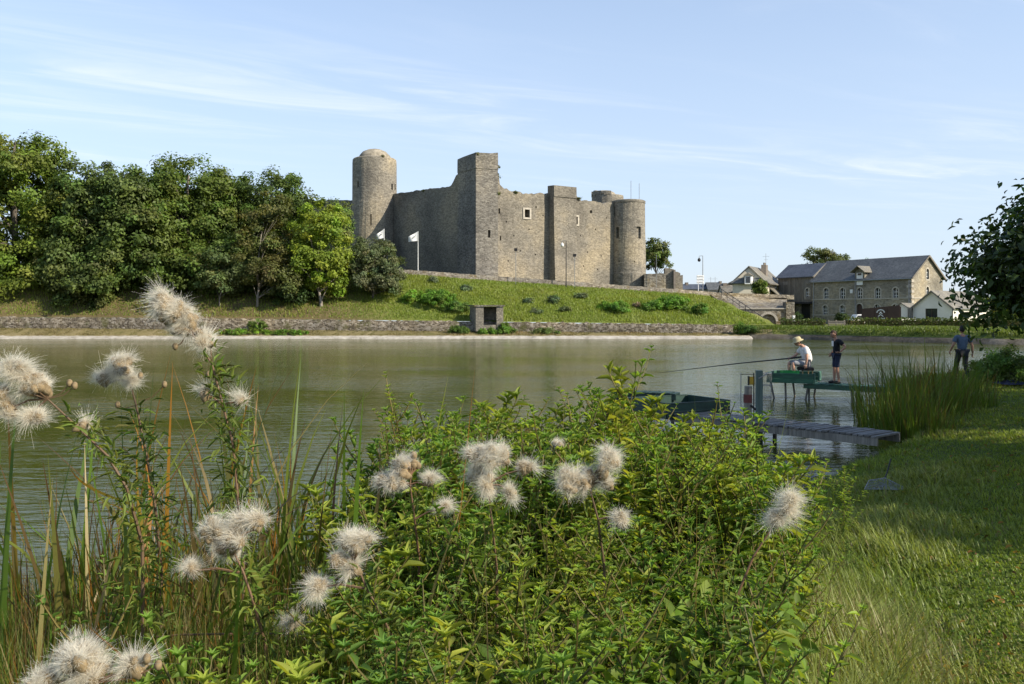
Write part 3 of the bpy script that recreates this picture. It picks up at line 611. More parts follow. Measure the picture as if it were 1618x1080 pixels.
# small stone shelter on the bank
t = thing('stone_shelter', 'small open stone shelter with flat slab roof set into the retaining wall', 'shelter', (X(768, 93.6), 93.6, 0.7))
Y = 93.3; x0, x1 = X(752, Y), X(795, Y); zt_ = Z(484, Y); zb_ = 0.75; ax = (Vector((0.97, 0.22, 0)), Vector((-0.22, 0.97, 0)), Vector((0, 0, 1)))
MB().box((x0 + 0.42, Y, (zt_ + zb_) / 2), (0.85, 0.4, zt_ - zb_)).build('pier', M['tower'], t); MB().box((x1 - 0.36, Y, (zt_ + zb_) / 2), (0.72, 0.4, zt_ - zb_)).build('pier', M['tower'], t)
MB().box(((x0 + x1) / 2, Y, zb_ + 0.25), (x1 - x0 - 1.6, 0.36, 0.9)).build('sill_wall', M['tower'], t); MB().box(((x0 + x1) / 2, Y + 1.6, (zt_ + zb_) / 2), (x1 - x0, 0.3, zt_ - zb_)).build('back_wall', M['tower'], t)
MB().prism([(x0, Y - 0.2, zb_), (x0 - 0.75, Y + 1.75, zb_), (x0 - 0.75, Y + 1.75, zt_), (x0, Y - 0.2, zt_)], (0.3, 0.05, 0)).build('side_wall', M['tower'], t); MB().box((x1 - 0.15, Y + 0.98, (zt_ + zb_) / 2), (0.3, 1.5, zt_ - zb_)).build('side_wall', M['tower'], t)
MB().prism([(x0 - 0.15, Y - 0.32, zt_), (x1 + 0.15, Y - 0.32, zt_), (x1 + 0.15, Y + 1.9, zt_ + 0.03), (x0 - 0.95, Y + 1.9, zt_ + 0.03)], (0, 0, 0.16)).build('roof_slab', M['dam'], t)

# ------------------------------------------------------------------ dam with arch, steps
dam = thing('stone_dam', 'stone dam with sloping paved face and dark culvert arch beside the mill', 'dam', (31, 109, 1.2))
w0 = Vector((28.3, 108.2, 0)); w1 = Vector((34.6, 107.4, 0)); dD = (w1 - w0).normalized(); nD = Vector((dD.y, -dD.x, 0)); Ld = (w1 - w0).length
lw = MB().prism([w0 + Vector((0, 0, 0.8)), w1 + Vector((0, 0, 0.8)), w1 + Vector((0, 0, 3.3)), w0 + Vector((0, 0, 3.3))], -nD * 3).build('arch_wall', M['dam'], dam)
ua, qa = on_wall(1214, 509, w0, dD); ar = 0.92; pts = [w0 + dD * (ua + ar * math.cos(R(k * 12))) + Vector((0, 0, 1.75 + ar * math.sin(R(k * 12)))) for k in range(16)]
pts = [w0 + dD * (ua + ar) + Vector((0, 0, 0.6))] + pts + [w0 + dD * (ua - ar) + Vector((0, 0, 0.6))]
cut(lw, MB().prism([p + nD * 0.5 for p in pts], -nD * 2.9))
m = MB()
for k in range(15):
    a0, a1 = R(k * 12 + 0.8), R(k * 12 + 11.2); q_ = [w0 + dD * (ua + rr * math.cos(a)) + Vector((0, 0, 1.75 + rr * math.sin(a))) + nD * 0.04 for rr, a in ((ar, a0), (ar + 0.28, a0), (ar + 0.28, a1), (ar, a1))]
    MB().prism(q_, -nD * 0.3).build('arch_stone', M['dress'], dam)
MB().prism([w0 + nD * 0.12 + Vector((0, 0, 3.3)), w1 + nD * 0.12 + Vector((0, 0, 3.3)), w1 - nD * 0.5 + Vector((0, 0, 3.3)), w0 - nD * 0.5 + Vector((0, 0, 3.3))], (0, 0, 0.14)).build('ledge', M['dress'], dam)
s0, s1, s2, s3 = w0 - nD * 0.3 + Vector((-1.4, 0, 3.3)), w1 - nD * 0.3 + Vector((0, 0, 3.3)), Vector((37.5, 116.5, 4.9)), Vector((26.9, 114.3, 5.25))
MB().add([s0, s1, s2, s3, s0 - Vector((0, 0, 3)), s1 - Vector((0, 0, 3)), s2 - Vector((0, 0, 3)), s3 - Vector((0, 0, 3))], [(0, 1, 2, 3), (4, 5, 1, 0), (5, 6, 2, 1), (7, 4, 0, 3)]).build('paved_slope', M['dam'], dam)
MB().prism([Vector((26.8, 114.5, 5.0)), Vector((38.5, 116.6, 4.7)), Vector((38.5, 116.6, 5.3)), Vector((26.8, 114.5, 5.6))], (0, 0.35, 0)).build('parapet', M['dam'], dam)
MB().prism([Vector((34.4, 107.2, 1)), Vector((35.4, 107.0, 1)), Vector((35.4, 107.0, 4.2)), Vector((34.4, 107.2, 4.2))], (0.5, 3, 0)).build('pier', M['dam'], dam)
st = thing('stone_stair', 'long stone stair with rusty handrail running down the end of the embankment', 'stairs', (28, 107, 1.2))
a, b_ = Vector((27.0, 113.6, 5.2)), Vector((28.75, 99.6, 1.25)); NS = 24
for k in range(NS):
    p = a + (b_ - a) * ((k + 0.5) / NS); MB().box(p - Vector((0, 0, 0.25)), (1.15, 0.64, 0.5)).build('step', M['dam'], st)
d_ = (b_ - a)
for s in (-0.68,): MB().prism([a + Vector((s, 0, -0.5)), b_ + Vector((s, 0, -0.5)), b_ + Vector((s, 0, 0.14)), a + Vector((s, 0, 0.14))], (0.18, 0, 0)).build('string_wall', M['dam'], st)
for s in (0.62,):
    MB().tube([a + Vector((s, 0, 0.95)), b_ + Vector((s, 0, 0.95))], 0.04, 6).build('handrail', M['blackmetal'], st); MB().tube([a + Vector((s, 0, 0.5)), b_ + Vector((s, 0, 0.5))], 0.03, 6).build('handrail', M['blackmetal'], st)
    for k in range(7): p = a + d_ * ((k + 0.3) / 7) + Vector((s, 0, 0)); MB().tube([p - Vector((0, 0, 0.3)), p + Vector((0, 0, 0.98))], 0.035, 6).build('rail_post', M['blackmetal'], st)

# ------------------------------------------------------------------ buildings
UP = Vector((0, 0, 1))
def gable_house(t, c, du, dv, L, W, z0, ze, zr, wall, roof, over=0.25, th=0.14, rname='roof'):
    """corner c, ridge along du (length L), width along dv"""
    c = Vector((c[0], c[1], 0)); pts = [c + UP * z0, c + dv * W + UP * z0, c + dv * W + UP * ze, c + dv * (W / 2) + UP * zr, c + UP * ze]
    w = MB().prism(pts, du * L).build('wall', wall, t)
    k = (zr - ze) / (W / 2); out = []
    for s, e in ((0, -1), (W, 1)):
        a_ = c + dv * (s + e * over) + UP * (ze - k * over + 0.02) - du * over; r_ = c + dv * (W / 2) + UP * (zr + 0.02) - du * over
        out.append(MB().prism([a_, r_, r_ + UP * th, a_ + UP * th], du * (L + 2 * over)).build(rname, roof, t))
    return w, out
def arch_pts(q_, d_, w, h, n=8):
    """arched outline centred on q (bottom half straight)"""
    r_ = w / 2; b0_ = q_ - UP * (h / 2); pts = [b0_ + d_ * r_, b0_ - d_ * r_]
    return pts[::-1][:0] + [b0_ - d_ * r_, b0_ + d_ * r_] + [q_ + UP * (h / 2 - r_) + d_ * (r_ * math.cos(math.pi * k / n)) + UP * (r_ * math.sin(math.pi * k / n)) for k in range(n + 1)]
def arched_window(w, q_, d_, n_, ww, hh, glass=True, door=None):
    """dressed surround, glazing and bars of an arched opening already cut in wall w"""
    o_ = arch_pts(q_, d_, ww + 0.34, hh + 0.34); i_ = arch_pts(q_, d_, ww, hh); m = MB(); n = len(o_)
    o_[0] -= UP * 0.0; V = [p + n_ * 0.04 for p in o_] + [p + n_ * 0.04 for p in i_] + [p - n_ * 0.1 for p in o_] + [p - n_ * 0.1 for p in i_]
    fs = []
    for k in range(n): k2 = (k + 1) % n; fs += [(k, k2, n + k2, n + k), (2 * n + k, 2 * n + k2, k2, k), (n + k, n + k2, 3 * n + k2, 3 * n + k)]
    win = MB().prism([p - n_ * 0.22 for p in i_], -n_ * 0.05).build('window' if door is None else 'door', M['glass'] if door is None else door, w)
    m.add(V, fs).build('surround', M['dress'], win)
    if door is None:
        g = MB(); g.box(q_ - n_ * 0.19, (0.07, 0.05, hh), (d_, -n_, UP))
        for s in (-0.22, 0.12): g.box(q_ - n_ * 0.185 + UP * hh * s, (ww, 0.05, 0.06), (d_, -n_, UP))
        for s in (-1, 1): g.box(q_ - n_ * 0.18 + d_ * s * (ww / 2 - 0.03) - UP * 0.15, (0.06, 0.05, hh * 0.8), (d_, -n_, UP))
        g.build('glazing_bar', M['wpaint'], win)
mill = thing('stone_mill', 'large grey stone water mill with slate roof and arched windows', 'building', (50, 122, 1.2))
mc_ = Vector((54.7, 117.0, 0)); dF = Vector((-0.573, 0.8195, 0)); dG = Vector((0.8195, 0.573, 0)); nF = Vector((-0.8195, -0.573, 0)); nG = Vector((0.573, -0.8195, 0))
Lm, Wm, zE, zRd = 15.8, 8.1, 7.75, 10.75
w, _ = gable_house(mill, mc_, dF, dG, Lm, Wm, 0.6, zE, zRd, M['mill'], M['slate'], 0.3, 0.16)
cutm = MB(); todo = []
for px in (1305.5, 1331.5, 1358.5, 1387, 1415): todo.append((on_wall(px, 463, mc_, dF)[1], dF, nF, 0.78, 1.55, None))
for px in (1304, 1331): todo.append((on_wall(px, 490, mc_, dF)[1], dF, nF, 0.78, 1.5, None))
todo.append((on_wall(1358, 491, mc_, dF)[1], dF, nF, 0.95, 2.1, M['brownpanel'])); todo.append((on_wall(1386, 489, mc_, dF)[1], dF, nF, 0.78, 1.5, None)); todo.append((on_wall(1414, 489, mc_, dF)[1], dF, nF, 0.78, 1.5, None))
for px, py in ((1465.5, 432.5), (1465.5, 461)): todo.append((on_wall(px, py, mc_, dG)[1], dG, nG, 0.7, 1.5, None))
todo.append((on_wall(1465.5, 490, mc_, dG)[1], dG, nG, 0.7, 1.5, None))
for q_, d_, n_, ww, hh, dr in todo: cutm.prism([p + n_ * 0.4 for p in arch_pts(q_, d_, ww, hh)], -n_ * 0.75)
cutm.box(on_wall(1457, 449, mc_, dG)[1], (0.3, 0.8, 0.4), (dG, nG, UP))
cut(w, cutm)
for q_, d_, n_, ww, hh, dr in todo: arched_window(w, q_, d_, n_, ww, hh, True, dr)
for py in (470.3, 497): _, q_ = on_wall(1440, py, mc_, dF); MB().box(mc_ + dF * (Lm / 2) + UP * q_.z + nF * 0.03, (Lm, 0.12, 0.16), (dF, nF, UP)).build('string_course', M['dress'], w)
_, q_ = on_wall(1440, 470.3, mc_, dF); MB().box(mc_ + dG * (Wm / 2) + UP * q_.z + nG * 0.03, (Wm, 0.12, 0.16), (dG, nG, UP)).build('string_course', M['dress'], w)
for k in range(9): MB().box(mc_ + UP * (1.5 + k * 0.72) + nF * 0.03 + dF * (0.2 + 0.1 * (k % 2)) + nG * 0.0, (0.5 + 0.2 * (k % 2), 0.1, 0.36), (dF, nF, UP)).box(mc_ + UP * (1.5 + k * 0.72) + nG * 0.03 + dG * (0.25 - 0.05 * (k % 2)), (0.62 - 0.2 * (k % 2), 0.1, 0.36), (dG, nG, UP)).build('quoin', M['dress'], w)
for px in (1437, 1352, 1286): _, q_ = on_wall(px, 470, mc_, dF); q_ = q_ + nF * 0.12; MB().tube([Vector((q_.x, q_.y, 1)), Vector((q_.x, q_.y, zE - 0.1))], 0.06, 6).build('downpipe', M['greymetal'], w)
MB().tube([mc_ + UP * (zE - 0.18) + nF * 0.32 - dF * 0.2, mc_ + dF * Lm + UP * (zE - 0.18) + nF * 0.32], 0.09, 8).build('gutter', M['greymetal'], w)
_, q_ = on_wall(1345.5, 460, mc_, dF); MB().box(q_ + nF * 0.05, (0.42, 0.06, 0.55), (dF, nF, UP)).build('notice_plate', M['wpaint'], w)
# hoist dormer
u_d, q_ = on_wall(1359, 441, mc_, dF); dm = mc_ + dF * u_d
dmw = MB().prism([dm - dF * 0.75 + UP * (zE - 1.0), dm + dF * 0.75 + UP * (zE - 1.0), dm + dF * 0.75 + UP * (zE + 1.15), dm + UP * (zE + 1.75), dm - dF * 0.75 + UP * (zE + 1.15)], -nF * 2.2)
for i_, v in enumerate(dmw.v): dmw.v[i_] = tuple(Vector(v) + nF * 0.06)
dmo = dmw.build('hoist_dormer', M['mill'], mill); MB().box(dm + UP * (zE + 0.05) + nF * 0.09, (0.95, 0.08, 1.75), (dF, nF, UP)).build('loading_door', M['wpaint'], dmo); MB().box(dm + UP * (zE + 0.72) + nF * 0.13, (0.6, 0.05, 0.3), (dF, nF, UP)).build('door_pane', M['glass'], dmo)
for s in (-1, 1):
    a_ = dm + dF * s * 1.15 + UP * (zE + 0.95) + nF * 0.75; r_ = dm + UP * (zE + 1.85) + nF * 0.75; MB().prism([a_, r_, r_ + UP * 0.1, a_ + UP * 0.1], -nF * 3.6).build('dormer_roof', M['oldslate'], dmo)
for s in (0, 1):
    a_ = mc_ + dG * (Wm * s + (0.3 if s else -0.3)) + UP * (zE - 0.12) + nG * 0.33; r_ = mc_ + dG * (Wm / 2) + UP * (zRd + 0.1) + nG * 0.33; MB().bar(a_, r_, 0.06, 0.22).build('bargeboard', M['cladding'], mill)
# timber wing on the left end of the mill
wing = thing('mill_wing', 'timber clad mill wing with blue slate roof and black gates', 'building', (43.5, 132, 1.2))
cw = mc_ + dF * (Lm + 0.02) - nF * 0.0; Lw_ = 6.6
zE2 = 8.6; zR2 = 10.55
up_ = MB().prism([cw + dG * 0.5 + UP * 4.6, cw + dG * 6.5 + UP * 4.6, cw + dG * 6.5 + UP * zE2, cw + dG * 3.5 + UP * zR2, cw + dG * 0.5 + UP * zE2], dF * Lw_).build('wall', M['greypost'], wing)
fr = cw + dG * 0.5
cutm = MB(); wq = []
for px, py, w_, h_ in ((1276, 463, 0.7, 1.5), ): q_ = on_wall(px, py, fr, dF)[1]; wq.append((q_, w_, h_)); cutm.prism([p + nF * 0.4 for p in arch_pts(q_, dF, w_, h_)], -nF * 0.7)
cut(up_, cutm)
for q_, w_, h_ in wq: arched_window(up_, q_, dF, nF, w_, h_)
nb = 22
for k in range(nb):
    u = (k + 0.5) / nb * Lw_; q_ = fr + dF * u
    if abs((q_ - wq[0][0]).dot(dF)) < 0.55: continue
    MB().box(q_ + UP * (4.75 + zE2 - 0.1 + 0.1 * rng.normal()) / 2 + nF * 0.04, (Lw_ / nb - 0.05, 0.05 + 0.03 * rng.random(), zE2 - 4.8), (dF, nF, UP)).build('cladding_board', M['cladding'], up_)
for k, u in enumerate((1.0, 5.2)): 
    for z_ in (5.2, 7.6): MB().box(fr + dF * u + UP * z_ + nF * 0.09, (0.9, 0.05, 0.5), (dF, nF, UP)).build('bleached_patch', M['greypost'], up_)
kk = (zR2 - zE2) / 3
for s, e in ((0, -1), (6, 1)):
    a_ = cw + dG * (0.5 + s + e * 0.35) + UP * (zE2 - kk * 0.35); r_ = cw + dG * 3.5 + UP * zR2; MB().prism([a_, r_, r_ + UP * 0.14, a_ + UP * 0.14], dF * (Lw_ + 0.3)).build('roof', M['slate_blue'], wing)
MB().prism([fr + dF * 0.0 + UP * 4.35, fr + dF * 0 + UP * 4.62, fr - nF * 0 + nF * 0.9 + UP * 4.5, fr + nF * 0.9 + UP * 4.3], dF * Lw_).build('canopy', M['gateblack'], wing)
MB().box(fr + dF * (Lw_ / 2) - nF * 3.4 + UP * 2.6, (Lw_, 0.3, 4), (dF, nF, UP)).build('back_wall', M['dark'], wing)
for u, w_ in ((0.35, 0.7), (2.9, 0.95), (6.1, 1.0)): MB().box(fr + dF * u - nF * 0.3 + UP * 2.6, (w_, 0.6, 3.9), (dF, nF, UP)).build('pier', M['dam'], wing)
for u0, u1 in ((0.75, 2.35), (3.5, 5.5)):
    MB().box(fr + dF * ((u0 + u1) / 2) - nF * 0.25 + UP * 2.6, (u1 - u0, 0.05, 3.3), (dF, nF, UP)).build('gate', M['gateblack'], wing)
    for k in range(7): MB().box(fr + dF * (u0 + (k + 0.5) * (u1 - u0) / 7) - nF * 0.2 + UP * 2.7, (0.07, 0.06, 3.6), (dF, nF, UP)).build('gate_bar', M['blackmetal'], wing)
# cream house on the dam road
hs = thing('cream_house', 'cream rendered house with lichened slate roof and tall chimney behind the dam', 'house', (38, 133, 4.9))
hc = Vector((38.6, 130, 0)); du = Vector((0.5, 0.866, 0)); dv = Vector((-0.985, 0.17, 0)); Wh = 4.9; Lh = 11.5; ze, zr = 7.55, 9.95
w = MB().prism([hc + UP * 4.3, hc + dv * Wh + UP * 4.3, hc + dv * Wh + UP * ze, hc + dv * (Wh / 2) + UP * (zr - 0.05), hc + UP * ze], du * Lh).build('wall', M['cream'], hs)
for s, e, mt in ((0, -1, M['oldslate']), (Wh, 1, M['slate'])):
    k = (zr - ze) / (Wh / 2); pr = [hc + dv * (s + e * 0.75) + UP * (ze - 0.28), hc + dv * (s + e * -0.1) + UP * (ze + 0.16), hc + dv * (Wh / 2) + UP * zr]
    MB().prism([p - du * 0.25 for p in pr] + [p - du * 0.25 + UP * 0.16 for p in pr[::-1]], du * (Lh + 0.5)).build('roof', mt, hs)
gq = hc + dv * (Wh / 2) - du * 0.4
MB().add([hc + dv * -0.2 + UP * (ze - 0.1) - du * 0.5, hc + dv * (Wh + 0.2) + UP * (ze - 0.1) - du * 0.5, hc + dv * (Wh / 2) + UP * (zr + 0.1) + du * 1.1, hc + dv * -0.2 + UP * (ze - 0.2) - du * 0.45, hc + dv * (Wh + 0.2) + UP * (ze - 0.2) - du * 0.45, hc + dv * (Wh / 2) + UP * (zr - 0.05) + du * 1.15], [(0, 2, 1), (3, 4, 5), (0, 1, 4, 3), (1, 2, 5, 4), (2, 0, 3, 5)]).build('hip_roof', M['slate'], hs)
dmo = MB().box(hc + dv * 2.35 - du * 0.35 + UP * 7.95, (1.0, 1.2, 1.3), (dv, du, UP)).build('dormer', M['wpaint'], hs); MB().box(hc + dv * 2.35 - du * 0.97 + UP * 7.95, (0.62, 0.05, 0.9), (dv, du, UP)).build('dormer_pane', M['glass'], dmo)
MB().prism([hc + dv * 1.65 - du * 1.1 + UP * 8.55, hc + dv * 3.05 - du * 1.1 + UP * 8.55, hc + dv * 2.35 - du * 1.1 + UP * 9.05], du * 2.2).build('dormer_roof', M['oldslate'], dmo)
chq = hc + du * 5.2 + dv * 1.4
ch = MB().box(chq + UP * 9.4, (0.75, 1.15, 2.2), (dv, du, UP)).build('chimney', M['brickchim'], hs)
for k in range(4): MB().lathe(chq + du * (-0.42 + k * 0.28) + UP * 10.5, [(0.1, 0), (0.1, 0.3), (0.13, 0.34)], 8).build('chimney_pot', M['brickchim'], ch)
MB().tube([chq + du * 0.9 + UP * 9.5, chq + du * 0.9 + UP * 12.4], 0.03, 5).bar(chq + du * 0.9 + UP * 11.9 - dv * 0.5, chq + du * 0.9 + UP * 11.9 + dv * 0.5, 0.03).bar(chq + du * 0.9 + UP * 11.4 - dv * 0.3, chq + du * 0.9 + UP * 11.4 + dv * 0.3, 0.03).build('antenna', M['greymetal'], hs)
ns = -dv
for u, z_, w_, h_ in ((3.0, 6.6, 0.5, 0.9), (6.5, 6.6, 0.6, 1.1), (9.2, 6.6, 0.6, 1.1)): MB().box(hc + du * u + UP * z_ + ns * 0.02, (w_, 0.06, h_), (du, ns, UP)).build('window', M['glass'], hs)
MB().add([hc + du * 2.2 + UP * 6.9, hc + du * 6.0 + UP * 6.9, hc + du * 6.4 + ns * 2.0 + UP * 5.2, hc + du * 1.9 + ns * 2.0 + UP * 5.2, hc + du * 2.2 + UP * 6.75, hc + du * 6.0 + UP * 6.75, hc + du * 6.4 + ns * 2.0 + UP * 5.05, hc + du * 1.9 + ns * 2.0 + UP * 5.05], [(0, 3, 2, 1), (4, 5, 6, 7), (0, 4, 7, 3), (3, 7, 6, 2), (2, 6, 5, 1)]).build('lean_to_roof', M['oldslate'], hs)
MB().box(hc + du * 4.1 + ns * 0.9 + UP * 4.7, (3.9, 1.7, 1.0), (du, ns, UP)).build('lean_to', M['cream'], hs)
# far roofs behind the road
def far_house(px0, px1, pe, pr, Y, nm, lab, roof, chims, skew=0.15):
    t = thing('far_house', lab, 'house', (X((px0 + px1) / 2, Y), Y, 4.9)); a_, b2 = X(px0, Y), X(px1, Y); dvv = Vector((0.1, 0.995, 0)); duu = Vector((0.995, -0.1, 0))
    gable_house(t, (a_, Y), duu, dvv, b2 - a_, 6, 4.0, Z(pe, Y), Z(pr, Y), M['cream'], roof, 0.2)
    for pc, pt, w_ in chims: MB().box((X(pc, Y + 3), Y + 2.6, Z(pt + 6, Y)), (w_, 0.8, 14 * Y / F)).build('chimney', M['brickchim'], t)
    for pc, pt, w_ in chims[:1]: 
        x_ = X(pc - 14, Y + 3); MB().tube([(x_, Y + 3, Z(pr, Y) - 0.3), (x_, Y + 3, Z(436, Y))], 0.03, 5).bar((x_ - 0.5, Y + 3, Z(439, Y)), (x_ + 0.5, Y + 3, Z(439, Y)), 0.03).build('antenna', M['greymetal'], t)
far_house(1079, 1122, 457, 449, 150, 'far_house', 'low dark slate roof seen beyond the road left of the sign', M['slate_blue'], [(1084, 446, 0.5)])
far_house(1120, 1138, 458, 446, 148, 'far_house', 'small steep grey roof with end chimney beyond the road', M['slate'], [(1137, 444, 0.4)])
far_house(1143, 1165, 462, 449, 142, 'far_house', 'narrow house with chimney pair left of the cream house', M['oldslate'], [(1144, 447, 0.7), (1149, 449, 0.5)])
# house hidden behind the left trees
t = thing('hillside_house', 'stone house with brown roof glimpsed between the tree crowns on the left', 'house', (-62, 126, 8)); gable_house(t, (-70, 122), Vector((1, 0, 0)), Vector((0, 1, 0)), 15, 8, 6, 13.0, 16.5, M['cream'], M['oldslate'])
# white bungalow
wb = thing('white_bungalow', 'low white house with shallow grey roof behind the hedge, right of the mill', 'house', (55, 106, 1.2))
bc = Vector((53.1, 103, 0)); bu = Vector((0.8, 0.6, 0)); bv = Vector((-0.6, 0.8, 0)); ng = Vector((-0.8, -0.6, 0)); nsd = Vector((0.6, -0.8, 0)); Wb = 4.9; zeb, zrb = 3.5, 5.45
w, _ = gable_house(wb, bc, bu, bv, 9.5, Wb, 0.8, zeb, zrb, M['white'], M['oldslate'], 0.3, 0.12)
_, q_ = on_wall(1471.5, 498, bc, bv); cutm = MB().box(q_, (1.5, 0.5, 1.7), (bv, ng, UP)); _, q2 = on_wall(1515, 495, bc, bu); cutm.box(q2, (1.1, 0.5, 0.95), (bu, nsd, UP)); _, q3 = on_wall(1534, 499, bc, bu); cutm.box(q3, (1.6, 0.5, 1.9), (bu, nsd, UP)); cut(w, cutm)
for q_, d_, n_, w_, h_, mt in ((q_, bv, ng, 1.5, 1.7, M['glass']), (q2, bu, nsd, 1.1, 0.95, M['glass']), (q3, bu, nsd, 1.6, 1.9, M['brickchim'])):
    o = MB().box(q_ - n_ * 0.2, (w_, 0.05, h_), (d_, n_, UP)).build('window' if mt is M['glass'] else 'door', mt, w); g = MB()
    for s in (-0.48, 0, 0.48): g.box(q_ - n_ * 0.16 + d_ * s * w_, (0.06, 0.05, h_), (d_, n_, UP))
    g.build('frame', M['brownpanel'], o)
for s in (0, 1):
    a_ = bc + bv * (Wb * s + (0.35 if s else -0.35)) + UP * (zeb - 0.3) + ng * 0.32; r_ = bc + bv * (Wb / 2) + UP * (zrb + 0.03) + ng * 0.32; MB().bar(a_, r_, 0.06, 0.16).build('bargeboard', M['cladding'], wb)
MB().tube([bc - bv * 0.28 + UP * (zeb - 0.2) - bu * 0.2, bc - bv * 0.28 + bu * 9.5 + UP * (zeb - 0.2)], 0.06, 6).build('gutter', M['greymetal'], wb); MB().tube([bc - bv * 0.06 + ng * 0.08 + UP * 1, bc - bv * 0.06 + ng * 0.08 + UP * (zeb - 0.2)], 0.05, 6).build('downpipe', M['blackmetal'], wb)
# annex
an = thing('white_annex', 'small white annex with tiled roof between the mill and the bungalow', 'building', (49.5, 109, 1.2)); ac = Vector((X(1437, 107), 107, 0))
gable_house(an, ac, Vector((0.6, 0.8, 0)), Vector((-0.8, 0.6, 0)), 6, 1.9, 0.8, 3.3, 4.0, M['white'], M['oldslate'], 0.25, 0.1)
MB().box(ac + Vector((-0.1, -0.3, 0)) + UP * 2.2, (0.35, 0.35, 2.6)).build('porch_post', M['greypost'], an)
# brown hoarding with white emblem
hb = thing('brown_hoarding', 'long dark brown hoarding with white emblem in front of the mill', 'billboard', (X(1390, 100), 100, 1.2))
h0, h1 = Vector((X(1361.5, 101), 101, 0)), Vector((X(1422.5, 98), 98, 0)); hd = (h1 - h0).normalized(); hn = Vector((hd.y, -hd.x, 0)); Lh_ = (h1 - h0).length
for k in range(3): MB().prism([h0 + hd * (Lh_ * k / 3 + 0.02) + UP * 1.85, h0 + hd * (Lh_ * (k + 1) / 3 - 0.02) + UP * (1.88 + 0.02 * k), h0 + hd * (Lh_ * (k + 1) / 3 - 0.02) + UP * (3.28 + 0.13 * (k + 1)), h0 + hd * (Lh_ * k / 3 + 0.02) + UP * (3.28 + 0.13 * k)], -hn * 0.05).build('panel', M['brownpanel'], hb)
for k in range(4): MB().box(h0 + hd * (Lh_ * k / 3) - hn * 0.1 + UP * 2.2, (0.1, 0.08, 2.6), (hd, hn, UP)).build('post', M['blackmetal'], hb)
em = MB(); ec = h0 + hd * (Lh_ / 2) + UP * 2.82 + hn * 0.012
for k in range(9): a_ = R(10 + k * 20); em.box(ec + hd * (0.42 * math.cos(a_)) + UP * (0.34 * math.sin(a_)), (0.13, 0.012, 0.1), (hd, hn, UP))
for dx, dz, s in ((0, 0.02, 0.2), (-0.12, -0.12, 0.12), (0.13, -0.12, 0.12), (-0.16, -0.34, 0.13), (0.16, -0.34, 0.13), (0, -0.25, 0.13), (-0.26, -0.42, 0.09), (0.26, -0.42, 0.09)): em.box(ec + hd * dx + UP * dz, (s, 0.012, s * 0.8), (hd, hn, UP))
em.build('emblem', M['wpaint'], hb); em = MB()
for k in range(6): em.box(ec + hd * (-0.42 + k * 0.165) + UP * -0.66, (0.1, 0.012, 0.09 + 0.05 * (k % 2)), (hd, hn, UP))
em.build('lettering', M['wpaint'], hb)
MB().box((X(1400, 103), 103.5, 1.6), (7.5, 0.25, 1.1)).build('low_wall', M['white'], hb)
# white van half hidden by the hoarding
v = thing('white_van', 'white van parked in front of the mill door, half behind the hoarding', 'van', (X(1355, 106) + 1, 106, 1.2)); vx, vy = X(1347, 106), 106
body = MB().prism([(vx, vy, 1.5), (vx, vy, 1.95), (vx + 0.25, vy, 2.05), (vx + 0.62, vy, 2.62), (vx + 3.4, vy, 2.66), (vx + 3.5, vy, 1.5)], (0, 1.6, 0)).build('body', M['wpaint'], v, bevel=0.06)
for a_, b2 in ((0.66, 1.22), (1.3, 2.05), (2.15, 3.2)): MB().prism([(vx + a_ - (0.22 if a_ < 0.7 else 0), vy - 0.015, 2.08), (vx + b2, vy - 0.015, 2.08), (vx + b2, vy - 0.015, 2.5), (vx + a_, vy - 0.015, 2.5)], (0, 0.03, 0)).build('window', M['glass'], v)
for dx in (0.65, 2.8): 
    o = MB().tube([(vx + dx, vy - 0.03, 1.5), (vx + dx, vy + 0.18, 1.5)], 0.3, 16).build('wheel', M['blackmetal'], v); MB().tube([(vx + dx, vy - 0.04, 1.5), (vx + dx, vy - 0.02, 1.5)], 0.16, 12).build('hub_cap', M['greymetal'], o)
MB().box((vx + 0.02, vy + 0.3, 1.8), (0.06, 0.25, 0.14)).build('headlight', M['greymetal'], v)
# rail fence and small post by the landing
t = thing('rail_fence', 'dark wooden rail fence between the two clipped hedges', 'fence', (X(1321, 92), 92, 1.15))
for px in (1309, 1321, 1334): MB().box((X(px, 92), 92, 1.5), (0.12, 0.12, 1.0)).build('post', M['cladding'], t)
for z_ in (1.45, 1.65, 1.85): MB().box((X(1321.5, 92), 91.9, z_), (1.9, 0.05, 0.1)).build('rail', M['cladding'], t)
t = thing('white_marker_post', 'short white marker post standing in the left clipped hedge', 'post', (X(1254, 97.3), 97.3, 1.2)); MB().box((X(1254, 97.3), 97.3, 1.8), (0.25, 0.25, 1.3)).build('shaft', M['wpaint'], t, bevel=0.02); MB().box((X(1254, 97.3), 97.3, 2.47), (0.3, 0.3, 0.06)).build('cap', M['wpaint'], t)
# ------------------------------------------------------------------ foliage tools
LEAF4 = (np.array([(0, 0, 0), (0.5, 0.5, 0.06), (1, 0, -0.05), (0.5, -0.5, 0.06)], float), [np.array([[0, 3, 2, 1]])])
def leaf8(fold=0.18, droop=0.25, belly=0.38, w2=0.62):
    v = [(0, 0, 0), (belly, 0, -0.02), (0.72, 0, -0.06 - droop * 0.4), (1, 0, -droop), (belly, 0.5, fold), (0.72, 0.5 * w2, fold * w2 - droop * 0.4), (belly, -0.5, fold), (0.72, -0.5 * w2, fold * w2 - droop * 0.4)]
    f3 = np.array([[0, 1, 4], [2, 3, 5], [0, 6, 1], [2, 7, 3]]); f4 = np.array([[1, 2, 5, 4], [6, 7, 2, 1]])
    return np.array(v, float), [f3, f4]
def frames(d, n):
    x = nrm(d); y = nrm(np.cross(n, x)); z = np.cross(x, y); return np.stack([x, y, z], -1)
